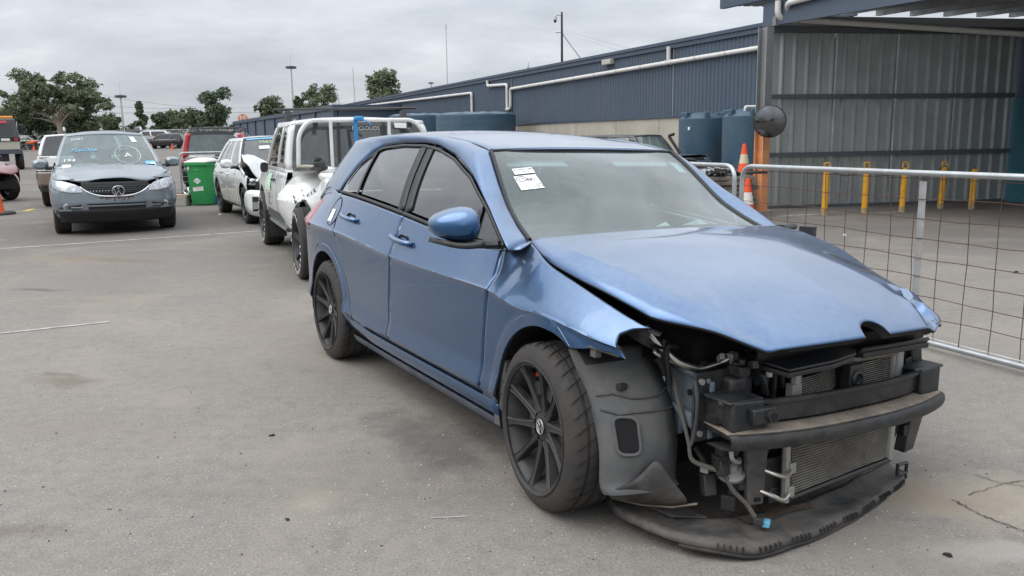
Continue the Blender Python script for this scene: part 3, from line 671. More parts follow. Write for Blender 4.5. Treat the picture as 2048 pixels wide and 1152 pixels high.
mat('tyre_wheel', (.030, .029, .028), .7, var=.3, vscale=8, bump=.2, bscale=70, dirt=(.075, .058, .046), dirt_amt=.55, dirt_scale=7)
mat('wheel_black', (.028, .028, .030), .48, .2, var=.2, dirt=(.085, .08, .075), dirt_amt=.5, dirt_scale=8)
mat('disc_steel', (.16, .14, .12), .5, .8, dirt=(.12, .07, .04), dirt_amt=.5)
mat('badge_silver', (.55, .56, .57), .35, .8)
glass('windscreen_glass', (.70, .90, .87), .10, .012, dust_col=(.44, .60, .58))
GW = [(-3.38, .66), (-3.32, .76), (-3.20, .815), (-3.0, .845), (-2.8, .855), (-2.64, .857), (-2.2, .855), (-1.5, .862), (-.6, .862), (-.1, .864), (.2, .856), (.35, .836), (.47, .797), (.58, .735)]
ZCR = [(-3.3, .86), (-2.6, .848), (-2.29, .840), (-1.87, .818), (-1.49, .800), (-.92, .790), (-.42, .787), (-.30, .772), (-.14, .752), (.03, .758), (.2, .742), (.35, .722), (.5, .705)]
ZTOP = [(-3.35, .98), (-3.1, 1.03), (-2.65, 1.062), (-2.2, 1.052), (-1.52, 1.012), (-1.01, .970), (-.63, .940), (-.43, .948), (-.36, .962), (-.32, .978), (-.24, .962), (-.15, .935), (-.08, .914), (.1, .874), (.25, .838), (.40, .798), (.47, .780), (.6, .77)]
YTOP = [(-3.35, .655), (-3.1, .690), (-2.65, .742), (-2.2, .768), (-1.5, .788), (-.6, .792), (-.43, .775), (-.36, .735), (-.32, .700), (-.24, .722), (-.15, .748), (.1, .757), (.25, .755), (.40, .742), (.47, .722), (.6, .66)]
LOWP = [(.16, .075), (.24, .052), (.285, .036), (.315, .030), (.338, .026), (.36, .004), (.40, .012), (.45, .021), (.52, .019), (.62, .015), (.70, .012), (.775, .010), (.788, .007), (.80, .0)]
def g_side(x, z):
    "half width of the body side at (x, z)"
    W = sm(x, GW); zc = sm(x, ZCR); zt = sm(x, ZTOP); yt = sm(x, YTOP)
    if z <= zc:
        zz = z / zc * .80 if z > .5 * zc else z
        zz = z + (.80 - zc) * max(0, (z - .45) / (zc - .45)); y = W - itp(zz, LOWP)
        for cx, cz, rr in ((.03, .345, .365), (-2.66, .345, .352)):
            d = math.hypot(x - cx, z - cz) - rr
            if d < .07 and z > .2: q = 1 - max(0, d - .02) / .05; y += .007 * q * q * (3 - 2 * q)
        return y
    t = (z - zc) / max(1e-4, zt - zc); p = .96 if x < -.4 else lerp(.96, 1.25, min(1, max(0, (x + .35) / .35)))
    return W - .002 - (W - yt) * t ** p if t <= 1 else yt - (z - zt) * .45
def side_pt(s): return lambda x, z: (x, s * g_side(x, z), z)
def g_glass(x, z):     # half width of the glasshouse side
    yb = sm(x, [(-3.1, .64), (-2.65, .735), (-2.2, .768), (-1.5, .790), (-1.0, .794), (-.35, .79)]); yt = sm(x, [(-3.0, .50), (-2.7, .545), (-2.2, .575), (-1.6, .582), (-1.0, .585), (-.3, .60)])
    zb = sm(x, ZTOP); t = (z - zb) / (1.378 - zb); return lerp(yb, yt, t) + .016 * math.sin(math.pi * max(0, min(1, t)))
def gpt(s): return lambda x, z: (x, s * g_glass(x, z), z)
def arc(cx, cz, r, a0, a1, n=18): return [(cx + r * math.cos(R(lerp(a0, a1, k / n))), cz + r * math.sin(R(lerp(a0, a1, k / n)))) for k in range(n + 1)]
# outline curves in (x, z)
DLO = [(-.355, .950), (-.43, .990), (-.622, 1.099), (-.905, 1.229), (-1.185, 1.314), (-1.45, 1.362), (-1.644, 1.376), (-1.95, 1.378), (-2.22, 1.362), (-2.36, 1.325), (-2.50, 1.245), (-2.62, 1.135), (-2.68, 1.072)]
XB = lambda z: itp(z, [(.30, -1.575), (.36, -1.56), (.56, -1.545), (.83, -1.49), (1.02, -1.475)])     # shut line between the doors
XF = lambda z: itp(z, [(.30, -.495), (.33, -.49), (.52, -.462), (.76, -.414), (.83, -.385), (.94, -.42)])  # leading edge of the front door
XR = lambda z: itp(z, [(.30, -2.02), (.33, -2.10), (.40, -2.20), (.54, -2.262), (.66, -2.33), (.74, -2.40), (.93, -2.50), (1.06, -2.60)])
gap = .0022
def panel(bot, top, left, right, n, m, f):
    "Coons panel whose rows are lined up with the crease line along the body side"
    G_ = coons(bot, top, left, right, n, m, lambda a, b: (a, b)); mb_ = int(m * .62); P = []
    cols = []
    for i in range(n):
        c = [G_[j][i] for j in range(m)]; xs = np.array([q[0] for q in c]); zs = np.array([q[1] for q in c]); dz = zs - np.array([sm(x, ZCR) for x in xs]); vv = np.linspace(0, 1, m)
        vc = min(.97, max(.03, float(np.interp(0, dz, vv)))) if dz[0] < 0 < dz[-1] else (.03 if dz[0] >= 0 else .97)
        t = np.r_[vc * (1 - (1 - np.linspace(0, 1, mb_))**1.5), vc + (1 - vc) * np.linspace(0, 1, m - mb_ + 1)[1:]**1.2]
        cols.append([f(float(np.interp(q, vv, xs)), float(np.interp(q, vv, zs))) for q in t])
    return [[cols[i][j] for i in range(n)] for j in range(m)]
DROOP = [(-.15, 0), (.1, -.030), (.30, -.075), (.45, -.080), (.62, -.07)]
def side_f(s):
    if s < 0: return side_pt(s)
    def f(x, z): k = max(0, min(1, (z - .45) / .35)); d = itp(x, DROOP) * k; return (x, g_side(x, z) + d * .9, z + d * 1.25)
    return f
for s in (-1, 1):
    f = side_f(s)
    # front fender
    zt = lambda x: sm(x, ZTOP)
    A_ = arc(.03, .345, .365, 176, 62, 20)
    bot = [(-.488, .300), (-.40, .300), (-.345, .318)] + A_ + [(.26, .678), (.32, .690), (.40, .690), (.449, .676)]
    top = [(x, zt(x)) for x in np.linspace(-.425, .475, 26)]
    bt_ = resample(bot, 90)
    left = [(XF(z) + gap, z) for z in np.linspace(.300, zt(-.425), 14)]; left[0] = bot[0]; left[-1] = top[0]
    right = [(.449, .676), (.415, .72), (.402, .752), (.43, .772), (.475, zt(.475))]
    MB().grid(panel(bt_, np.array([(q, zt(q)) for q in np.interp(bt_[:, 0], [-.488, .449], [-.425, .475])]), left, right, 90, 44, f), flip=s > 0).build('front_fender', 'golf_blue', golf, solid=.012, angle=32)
    for nm_, cx_, rr_, a0_, a1_, rt_ in (('arch_lip', .03, .364, 178, 63, 0), ('arch_lip', -2.66, .351, 3, 176, 1)):
        Q = []
        for k in range(41):
            a = R(lerp(a0_, a1_, k / 40)); c0 = [(cx_ + q * math.cos(a), .345 + q * math.sin(a)) for q in (rr_, rr_ + .003, rr_ + .003 + .043 * min(1, (40 - k) / 7 + .05, k / 4 + .2), rr_ + .006 + .046 * min(1, (40 - k) / 7 + .05, k / 4 + .2))]; yb_ = max(f(*c0[1])[1] * s, f(*c0[2])[1] * s)
            Q.append([(c0[0][0], s * (yb_ - .012), c0[0][1]), (c0[1][0], s * (yb_ + .0015), c0[1][1]), (c0[2][0], s * (f(*c0[2])[1] * s + .0012), c0[2][1]), (c0[3][0], s * (f(*c0[3])[1] * s - .002), c0[3][1])])
        MB().grid(Q).build(nm_, 'golf_blue', golf, angle=25)
    # doors
    def door(nm, x0, x1, zb):
        z1 = lambda x: zt(x) - .004
        zl = np.linspace(zb, 1, 16)
        L_ = [(x0(zz) + gap, zz) for zz in np.linspace(zb, z1(x0(1.0)), 18)]; R_ = [(x1(zz) - gap, zz) for zz in np.linspace(zb, z1(x1(1.0)), 18)]
        B_ = [(x, zb) for x in np.linspace(L_[0][0], R_[0][0], 20)]; T_ = [(x, z1(x)) for x in np.linspace(L_[-1][0], R_[-1][0], 20)]
        B_[0], B_[-1], T_[0], T_[-1] = L_[0], R_[0], L_[-1], R_[-1]
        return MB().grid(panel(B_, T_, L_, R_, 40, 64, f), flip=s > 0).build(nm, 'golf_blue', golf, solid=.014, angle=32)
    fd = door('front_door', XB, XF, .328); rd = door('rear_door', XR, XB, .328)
    # quarter panel behind the rear door, arch cut out
    AQ = [(-2.66 + .352 * math.cos(R(q)), .345 + .352 * math.sin(R(q))) for q in np.linspace(176, 70, 46)]; AS = [(-2.66 + .352 * math.cos(R(q)), .345 + .352 * math.sin(R(q))) for q in np.linspace(68.5, 4, 38)]
    tq = lambda x: (zt(x) if x > -2.7 else lerp(1.066, 1.0, (-2.7 - x) / .63)) + .026 * max(0, min(1, (-2.7 - x) / .15))
    b1 = [(x, lerp(.30, .33, max(0, (x + 3.12) / .10))) for x in np.linspace(-3.33, -3.03, 14)]; b3 = [(x, .32 if x < -2.27 else .30) for x in np.linspace(-2.305, -2.105, 10)]
    oL = [(x, tq(x)) for x in np.linspace(-2.715, -2.604, 8)] + [(XR(z) - gap, z) for z in np.linspace(1.05, .37, 30)]
    Bq = b1 + AQ + AS + b3; Tq = [(x, tq(x)) for x, _ in b1] + [(x, tq(x)) for x in np.linspace(-3.02, -2.72, 46)] + oL + [(XR(z) - gap, z) for z in np.linspace(.362, .302, 10)]
    P = []; mm = 44
    for (x0, z0), (x1, z1) in zip(Bq, Tq):
        vv = np.linspace(0, 1, 60); xs = lerp(x0, x1, vv); zs = lerp(z0, z1, vv); dz = zs - np.array([sm(x, ZCR) for x in xs]); vc = min(.97, float(np.interp(0, dz, vv))) if dz[0] < 0 < dz[-1] else (.97 if dz[-1] < 0 else .66)
        t = np.r_[vc * (1 - (1 - np.linspace(0, 1, 28))**1.5), vc + (1 - vc) * np.linspace(0, 1, mm - 27)[1:]]; P.append([f(lerp(x0, x1, q), lerp(z0, z1, q)) for q in t])
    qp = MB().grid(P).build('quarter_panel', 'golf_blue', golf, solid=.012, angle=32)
    # sill
    rows = []
    for z, o in ((.318, .020), (.316, .004), (.300, .0), (.268, .006), (.235, .030), (.215, .075)):
        rows.append([(x, s * (sm(x, GW) - .026 - o), z + (.025 if x < -1.9 else 0) * max(0, (-1.9 - x) / .4)) for x in np.linspace(-2.30, -.345, 30)])
    MB().grid(rows, flip=s > 0).build('sill', 'golf_blue' if s < 0 else 'golf_blue', golf, solid=.01, angle=30)
    MB().grid([[(x, s * (sm(x, GW) - .040 - o), z) for x in np.linspace(-2.20, -.37, 20)] for z, o in ((.238, -.004), (.205, .010), (.19, .06))]).build('sill_skirt', 'sill_grime', golf, solid=.008)
    # glasshouse: loft from window edge to roof edge
    WS = [(-.405, .665, .978), (-.527, .645, 1.028), (-.659, .620, 1.097), (-.776, .595, 1.190), (-.882, .570, 1.277), (-.972, .545, 1.342)]
    RE = [(-1.2, .535, 1.382), (-1.5, .53, 1.408), (-1.9, .528, 1.418), (-2.3, .525, 1.420), (-2.7, .515, 1.412), (-2.96, .515, 1.395), (-3.09, .55, 1.30), (-3.18, .605, 1.18), (-3.26, .655, 1.06), (-3.30, .67, 1.0)]
    n = 72
    C0 = resample([(x, g_glass(x, z) if i else .79, z) for i, (x, z) in enumerate(DLO)], n)
    C2 = resample(WS + RE, n)
    # match the two curves so the pillar lines run across squarely
    key0 = [0, .34, .60, .80, 1.0]; key2 = [0, .235, .56, .80, 1.0]
    def remap(C, key):
        u = np.interp(np.linspace(0, 1, n), [0, .25, .55, .8, 1.0], key) * (n - 1); return np.stack([np.interp(u, np.arange(n), C[:, k]) for k in range(3)], -1)
    C0, C2 = remap(C0, key0), remap(C2, key2); rows = []
    for t in np.linspace(0, 1, 9):
        row = []
        for i in range(n):
            p = C0[i] * (1 - t) + C2[i] * t; b = .030 * math.sin(math.pi * t) * min(1, i / 14, (n - 1 - i) / 14)
            p = p + np.array([0, b * .75, b * .7]); row.append((p[0], s * p[1], p[2]))
        rows.append(row)
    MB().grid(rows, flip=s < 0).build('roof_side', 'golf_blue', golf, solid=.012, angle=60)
    # side glass, window trim, pillars
    def zdlo(x): return itp(-x, [(-a, b) for a, b in DLO])
    def zb(x): return sm(x, ZTOP) + .028
    def pane(nm, xs0, xs1, root, inset=.0, m='tint_glass', top=.022):
        "pane between two slanted x lines (functions of z-fraction)"
        P = []
        for v in np.linspace(0, 1, 14):
            row = []
            for u in np.linspace(0, 1, 22):
                x = lerp(lerp(xs0[0], xs0[1], v), lerp(xs1[0], xs1[1], v), u); lo, hi = zb(x), zdlo(x) - top; hi = max(hi, lo + .001)
                z = lerp(lo, hi, v); row.append((x, s * (g_glass(x, z) - inset), z))
            P.append(row)
        return MB().grid(P, flip=s < 0).build(nm, m, root, angle=80)
    pane('window_pane', (-1.46, -1.56), (-.70, -.70), fd, .008); pane('quarter_window', (-.665, -.665), (-.42, -.42), fd, .006)
    pane('window_pane', (-2.235, -2.275), (-1.555, -1.665), rd, .008); pane('quarter_window', (-2.63, -2.60), (-2.275, -2.315), qp, .006)
    def strip(nm, pts, w, root, m='trim_black', out=.004):
        "flat black strip following (x, z) points, width w measured towards +normal in the side plane"
        P = [[], []]; pts = [np.array(p) for p in spline(pts, 4)]
        for i, p in enumerate(pts):
            d = pts[min(i + 1, len(pts) - 1)] - pts[max(i - 1, 0)]; d = d / np.linalg.norm(d); nn = np.array([-d[1], d[0]])
            for k, o in enumerate((-w / 2, w / 2)):
                q = p + nn * o; P[k].append((q[0], s * (g_glass(q[0], q[1]) + out), q[1]))
        return MB().grid(P, flip=s < 0).build(nm, m, root, solid=.003, angle=60)
    strip('window_seal', [(x, zdlo(x) - .012) for x in np.linspace(-.40, -1.50, 14)], .013, fd)
    strip('window_seal', [(x, zdlo(x) - .012) for x in np.linspace(-1.50, -2.30, 12)] + [(-2.40, 1.288), (-2.50, 1.228), (-2.60, 1.130)], .013, rd)
    strip('belt_trim', [(x, sm(x, ZTOP) + .012) for x in np.linspace(-.40, -1.475, 12)], .016, fd)
    strip('belt_trim', [(x, sm(x, ZTOP) + .012) for x in np.linspace(-1.482, -2.64, 12)], .016, rd)
    strip('door_pillar', [(-1.425, 1.03), (-1.455, 1.12), (-1.50, 1.26), (-1.535, 1.355)], .074, fd, out=.001)
    strip('door_pillar', [(-1.515, 1.03), (-1.55, 1.12), (-1.60, 1.26), (-1.64, 1.36)], .074, rd, out=.001)
    strip('pillar_trim', [(-.685, .965), (-.684, 1.02), (-.69, 1.09)], .034, fd)
    strip('pillar_trim', [(-2.255, 1.075), (-2.27, 1.15), (-2.285, 1.25), (-2.30, 1.33)], .028, rd)
    # door handles
    for root, hx, hz in ((fd, -1.385, .888), (rd, -2.235, .938)):
        yy = g_side(hx, hz)
        cup = MB().lathe([(0, -.010), (.030, -.004), (.042, .0), (.046, .003)], axis='Y', n=20); cup.v = [(hx + v[0] * 1.5, s * (yy - .0 + v[1]) , hz - .006 + v[2] * .80) for v in cup.v]
        hd = cup.build('handle_recess', 'matte_black', root)
        pts = [(hx - .115, yy + .006, hz + .010), (hx - .095, yy + .026, hz + .012), (hx - .02, yy + .036, hz + .004), (hx + .06, yy + .034, hz - .002), (hx + .105, yy + .022, hz - .004), (hx + .12, yy + .004, hz - .006)]
        MB().tube([(p[0], s * p[1], p[2]) for p in spline(pts, 5)], [.008] * 2 + [.0150] * 22 + [.008] * 2, 10).build('door_handle', 'golf_blue', root)
    # mirror
    mb = MB(); rows = []
    prof = [(-.02, .08), (0, .30), (.08, .62), (.22, .86), (.42, .98), (.62, 1.0), (.85, .95), (1.0, .90)]
    for u, k in prof:
        row = []
        for a in np.linspace(0, 2 * math.pi, 29)[:-1]:
            ca, sa = math.cos(a), math.sin(a); y = .084 * k * math.copysign(abs(ca)**.8, ca); hf = lerp(1.0, .52, (y / .084 + 1) / 2) ; z = .086 * k * hf * math.copysign(abs(sa)**.8, sa) * (1.0 if sa > 0 else 1.05)
            row.append((-.37 - u * .15 - .055 * (y / .084) * (1 - .5 * u) - .05, s * (.962 + y), 1.046 + z - .006 * (y / .084)))
        rows.append(row)
    # front cap is the painted shell; x runs backwards
    mb.grid(rows, wrap=True); mb.add(rows[0], [tuple(range(27, -1, -1))]); mir = (mb if s < 0 else MB().box((-.36, .93, .955), (.07, .05, .05), .4)).build('mirror_shell' if s < 0 else 'mirror_stub', 'golf_blue' if s < 0 else 'trim_black', golf, angle=60)
    if s < 0: MB().add([(p[0] + .004, p[1], p[2]) for p in rows[-1]], [tuple(range(28))]).build('mirror_glass', 'mirror_face', mir)
    MB().tube([(-.42, s * .80, .968), (-.45, s * .85, .965), (-.46, s * .93, .972)], [.035, .03, .03], 10, sy=.6).build('mirror_arm', 'trim_black', mir)
    if s < 0: MB().grid([[(-.36 - u * .15 - .05 - .06 * w, s * (.958 + w * .062), .966 + .012 * abs(w)**2) for w in np.linspace(-1, 1, 9)] for u in (0, .5, 1)]).build('mirror_base', 'trim_black', mir, solid=.022, off=0)
for s in (-1, 1): MB().grid([[(-.352, s * .792, .948), (-.385, s * .735, .966), (-.410, s * .668, .979)], [(-.30, s * .765, .956), (-.315, s * .72, .972), (-.335, s * .690, .981)]]).build('pillar_base', 'golf_blue', golf, solid=.006)
# roof
ed = resample([(-.974, .545, 1.343), (-1.05, .541, 1.359), (-1.2, .535, 1.382), (-1.5, .53, 1.408), (-1.9, .528, 1.418), (-2.3, .525, 1.420), (-2.7, .515, 1.412), (-2.96, .515, 1.395)], 40)
ctr = lambda x: sm(x, [(-3.1, 1.425), (-2.9, 1.444), (-2.5, 1.457), (-2.0, 1.458), (-1.6, 1.442), (-1.3, 1.405), (-1.05, 1.366), (-.96, 1.350)])
rows = []
for x, y, z in ed:
    zc = ctr(x); row = []
    for u in np.linspace(-1, 1, 25):
        row.append((x + (.02 if x > -1.1 else 0) * (1 - u * u) - (.06 * (1 - u * u) if x < -2.88 else 0), u * y, z + (zc - z) * (1 - abs(u)**2.4)))
    rows.append(row)
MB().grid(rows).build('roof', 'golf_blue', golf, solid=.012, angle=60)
# hatch, rear glass, bumper, lamps
def rear_x(y, z): return itp(z, [(.25, -3.30), (.45, -3.36), (.62, -3.37), (.80, -3.31), (.98, -3.26), (1.05, -3.22), (1.36, -2.98)]) + .10 * (abs(y) / .75)**2.2
def rear_patch(nm, y0, y1, z0, z1, m, o=0.0, n=18): return MB().grid([[(rear_x(y, z) - o, y, z) for y in np.linspace(y0, y1, n)] for z in np.linspace(z0, z1, 12)]).build(nm, m, golf, solid=.012, off=1)
rear_patch('tailgate', -.60, .60, .66, 1.035, 'golf_blue'); rear_patch('rear_window', -.50, .50, 1.05, 1.34, 'black_gloss'); rear_patch('rear_bumper', -.70, .70, .28, .65, 'golf_blue'); rear_patch('rear_valance', -.66, .66, .19, .275, 'black_plastic')
MB().box((-2.97, 0, 1.375), (.16, .86, .02), ry=R(-22)).build('roof_spoiler', 'golf_blue', golf, bevel=.01)
for s in (-1, 1):
    P = []
    for v in np.linspace(0, 1, 10):
        z = lerp(.83, 1.0, v); P.append([(x, s * (g_side(x, min(z, sm(x, ZTOP))) + .006), z) for x in np.linspace(-3.02 - .05 * v, -3.33, 12)])
    MB().grid(P, flip=s > 0).build('tail_light', 'red_lens', golf, solid=.02)
# fuel flap and its white tag
fx = lambda x, z: (x, -(g_side(x, z) + .0015), z)
MB().grid([[fx(-2.56 + .082 * q * math.cos(a), .955 + .082 * q * math.sin(a)) for a in np.linspace(0, 6.2832, 25)] for q in (.02, .5, .94)]).build('fuel_flap', 'golf_blue', golf)
MB().tube([(lambda p: (p[0], p[1] + .0005, p[2]))(fx(-2.56 + .085 * math.cos(a), .955 + .085 * math.sin(a))) for a in np.linspace(0, 6.2832, 33)[:-1]], .0022, 5, closed=True).build('fuel_flap_gap', 'matte_black', golf)
q0 = lambda x, z: (x, -(g_side(x, z) + .0045), z)
MB().grid([[q0(x, z) for x in (-2.62, -2.585, -2.55)] for z in (.895, .93, .968)]).build('paper_tag', 'paper', golf, smooth=False)
# ---- windscreen with border, seals, stickers
def ws(u, v, o=0.0):
    "u: -1..1 across (car right to left), v: 0 bottom .. 1 top"
    k = 1 - u * u; T_ = (0, .19, .40, .63, .83, 1.0); g = lambda c: sm(v, list(zip(T_, c)))
    x = g((-.405, -.527, -.659, -.776, -.882, -.972)) + k * (.10 * (1 - v) - .02 * v + .05 * math.sin(math.pi * v)); z = g((.978, 1.028, 1.097, 1.190, 1.277, 1.342)) + k * (.012 + .030 * math.sin(math.pi * v))
    return Vector((x + o * .52, u * g((.665, .645, .620, .595, .570, .545)), z + o * .85))
def wsgrid(u0, u1, v0, v1, o, n=20, m=12): return [[ws(u, v, o) for u in np.linspace(u0, u1, n)] for v in np.linspace(v0, v1, m)]
wsc = MB().grid(wsgrid(-.985, .985, .0, .985, 0, 28, 18)).build('windscreen', 'windscreen_glass', golf, angle=80)
bm_ = MB()
for a in ((-.985, .985, .0, .085), (-.985, .985, .955, .985), (-.985, -.955, .085, .955), (.955, .985, .085, .955)): bm_.grid(wsgrid(*a, -.004, 20 if a[1] - a[0] > 1 else 3, 3 if a[3] - a[2] < .5 else 14))
bm_.build('glass_border', 'matte_black', wsc)
for s in (-1, 1): MB().tube([ws(s * .995, v, .003) for v in np.linspace(0, 1, 12)], .009, 6).build('glass_seal', 'trim_black', wsc)
MB().tube([ws(u, .997, .001) for u in np.linspace(-1, 1, 14)], .007, 6).build('glass_seal', 'trim_black', wsc)
MB().grid([[ws(u, lerp(v0, .955, t), -.006) for u, v0 in ((-.26, .955), (-.20, .90), (-.12, .80), (.0, .775), (.10, .79), (.13, .84), (.15, .955))] for t in (0, .5, 1)]).build('mirror_mount_frit', 'matte_black', wsc)
mirr = MB().lathe([(0, -.012), (.09, -.010), (.105, .0), (.09, .012), (0, .014)], n=20); mirr.v = [(-.93 + v[2], .03 + v[0] * 1.1, 1.255 + v[1] * .42) for v in mirr.v]; mirr.build('rear_view_mirror', 'trim_black', golf)
MB().tube([(-.93, .03, 1.27), (-.985, .02, 1.325)], .010, 6).build('mirror_stalk', 'trim_black', golf)
def ws_label(nm, u0, u1, v0, v1, lines, m='paper', skew=.0, o=.003):
    P = [[ws(u + skew * (v - v0), v, o) for u in np.linspace(u0, u1, 4)] for v in np.linspace(v0, v1, 4)]; root = MB().grid(P).build(nm, m, wsc, smooth=False)
    for body, uu, vv, size in lines:
        c = ws(uu + skew * (vv - v0), vv, o + .0015); ex = ws(uu + .05 + skew * (vv - v0), vv) - ws(uu + skew * (vv - v0), vv); ey = ws(uu, vv + .04) - ws(uu, vv)
        text('lettering', body, size, 'ink', root, frame3(c, ex, ey))
    return root
ws_label('written_sticker', -.87, -.70, .705, .765, [('W146CF 280', -.785, .748, .017), ('173013', -.785, .720, .017)], skew=-.1)
lb = ws_label('lot_sticker', -.87, -.69, .545, .688, [('481', -.752, .640, .032), ('Golf', -.72, .588, .016), ('2015', -.715, .565, .016), ('Ign', -.81, .590, .012), ('no key', -.745, .672, .009)], skew=-.12)
c = ws(-.835, .655, .0045); ex = ws(-.785, .655) - ws(-.835, .655); ey = ws(-.835, .695) - ws(-.835, .655); M_ = frame3(c, ex, ey)
o = MB().tube([M_ @ Vector((.024 * math.cos(a), .017 * math.sin(a), 0)) for a in np.linspace(0, 6.283, 25)[:-1]], .0012, 4, closed=True).build('drawn_circle', 'ink', lb)
text('lettering', 'VW', .018, 'ink', lb, M_)
ws_label('dealer_sticker', -.93, -.74, .925, .955, [], 'dark_alloy', o=-.002)
ws_label('small_sticker', .80, .90, .72, .84, [], 'paper', o=-.003)
# wipers
for y0, y1 in ((.60, .10),):
    MB().tube([(-.335, .60, .985), (-.31, .45, .993), (-.285, .18, 1.0)], .008, 6).build('wiper', 'trim_black', golf)
MB().grid([[(x, y, z) for y in np.linspace(-.66, .66, 14)] for x, z in ((-.38, .955), (-.30, .965), (-.24, .955), (-.20, .90))]).build('cowl_panel', 'black_plastic', golf)
# ---- bonnet (popped, left front corner crumpled)
EDGE = [(-.33, .700, .984), (-.17, .742, .950), (-.08, .752, .926), (.10, .752, .893), (.25, .742, .867), (.40, .722, .832), (.49, .705, .812), (.625, .602, .790), (.696, .522, .755), (.738, .458, .724)]
CRE = [(-.31, .672, .997), (-.10, .668, .974), (.06, .655, .954), (.26, .630, .916), (.476, .588, .866), (.60, .53, .812), (.68, .47, .765), (.745, .415, .731)]
MID = [(-.27, .34, 1.012), (-.05, .34, .992), (.15, .33, .958), (.35, .32, .914), (.52, .30, .862), (.66, .28, .805), (.74, .26, .764), (.775, .24, .738)]
CEN = [(-.25, 0, 1.018), (-.03, 0, .998), (.17, 0, .966), (.37, 0, .922), (.54, 0, .870), (.68, 0, .812), (.755, 0, .770), (.790, 0, .742)]
NB = 76
def ln_(pts): return resample(spline(pts, 6), NB)
Le, Lc, Lm, L0 = ln_(EDGE), ln_(CRE), ln_(MID), ln_(CEN)
us = [(-1.0)] + list(np.linspace(-.955, -.90, 3)) + list(np.linspace(-.86, -.12, 16)) + list(np.linspace(-.105, .105, 13)) + list(np.linspace(.12, .86, 22)) + list(np.linspace(.88, 1.0, 7))
def bon(u, i):
    a = abs(u); s = 1 if u > 0 else -1
    if a > .9: t = (a - .9) / .1; p = Lc[i] * (1 - t) + Le[i] * t
    else:   # quadratic through centre, mid, crease
        t = a / .9; l0 = (t - .5) * (t - 1) * 2; l1 = -4 * t * (t - 1); l2 = 2 * t * (t - .5); p = L0[i] * l0 + Lm[i] * l1 + Lc[i] * l2
    return Vector((p[0], s * p[1] if a > 1e-6 else 0, p[2]))
def crumple(p):
    q = p.copy()
    d = math.hypot((p.x - .60) / .30, (p.y - .56) / .26)
    if p.y > .30:
        e = min(1, (p.y - .30) / .42); e = e * e * (3 - 2 * e) if e < 1 else 1
        q.z += e * itp(p.x, [(-.15, 0), (.1, -.030), (.30, -.072), (.45, -.074), (.62, -.058), (.70, -.022), (.78, .0)]); q.x -= e * max(0, p.x - .64) * .45; q.y += e * itp(p.x, [(.0, 0), (.4, -.01), (.55, -.07), (.62, -.105), (.75, -.10)])
    if p.y > 0 and d < 1.1:
        k = max(0, 1 - d / 1.1); k = k * k * (3 - 2 * k)
        t = (p.x - .38) * .8 + (p.y - .45) * .9
        q.z += k * (.014 * math.sin(t * 26 + 1.1) + .008 * math.sin(p.y * 38 - p.x * 17))
        q.x += k * (.010 * math.sin(p.y * 30)); q.y += k * (.008 * math.sin(p.x * 28))
    t = (p.x - .52) * .634 + (p.y - .46) * .773; w = ((p.x - .52) * .773 - (p.y - .46) * .634) / .25     # folded crease by the torn corner
    if p.y > .2 and -.35 < w < 1.25:
        S_ = lambda a: max(0, min(1, a))**2 * (3 - 2 * max(0, min(1, a))); wd = S_((w + .35) / .4) * S_((1.25 - w) / .3); wid = .022 + .030 * S_(w)
        q.z += wd * (.010 * S_((t + .05) / .05) - .030 * S_(t / wid) + .022 * S_((t - wid - .015) / .05))
    return q
rows = []
for u in us:
    row = []
    for i in range(NB):
        p = bon(u, i)
        if abs(p.y) < .062 and i == NB - 1: p.x -= 0
        row.append(p)
    # badge notch in the front edge
    y = row[-1].y
    if abs(y) < .060:
        cut = math.sqrt(max(0, .060**2 - y * y)) * 1.15
        path = [list(p) for p in row]; d = np.r_[0, np.cumsum(np.linalg.norm(np.diff(np.array(path), axis=0), axis=1))]; keep = d[-1] - cut
        tt = np.linspace(0, keep, NB); row = [Vector([np.interp(q, d, np.array(path)[:, k]) for k in range(3)]) for q in tt]
    rows.append([crumple(p) for p in row])
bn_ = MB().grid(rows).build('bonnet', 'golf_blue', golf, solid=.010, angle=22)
# folded lips: bonnet underside edge at the front, torn bare-metal corner
MB().grid([[rows[k][-1] + Vector((-.002 - .028 * t, 0, -.004 - .018 * t)) for k in range(6, 50)] for t in (0, .5, 1)]).build('bonnet_lip', 'matte_black', bn_)
tc_ = rows[-4][-2] + Vector((-.01, -.02, 0))
cr = MB(); pr = None
for k in range(7):
    a = k / 6; b_ = tc_ + Vector((-.09 + .09 * a, -.005 + .012 * math.sin(k * 2.0), .008 * math.sin(k * 2.7)))
    cr.add([b_, b_ + Vector((.018, .024 + .012 * math.sin(k), -.012)), b_ + Vector((.020, .010, .014 + .006 * math.cos(k * 3)))], [(0, 1, 2)])
cr.build('torn_edge', mat('bare_metal', (.70, .70, .68), .35, .8), bn_, smooth=False, solid=.002)
# dark channel between bonnet and fender, both sides
for s in (-1, 1):
    MB().grid([[(x, s * (sm(x, YTOP) - o) + (s > 0) * itp(x, DROOP) * .9, sm(x, ZTOP) - dz + (s > 0) * itp(x, DROOP) * 1.2) for x in np.linspace(-.36, .45, 22)] for o, dz in ((.000, .012), (.022, .020), (.03, .075), (.10, .09))]).build('fender_rail', 'bumper_iron', golf, solid=.004)
ff = [(.20, -.735, .800), (.40, -.715, .772), (.46, -.70, .762), (.485, -.685, .755)]
MB().tube(spline(ff, 5), .016, 6, sy=.4).build('bonnet_seal', 'black_plastic', golf)
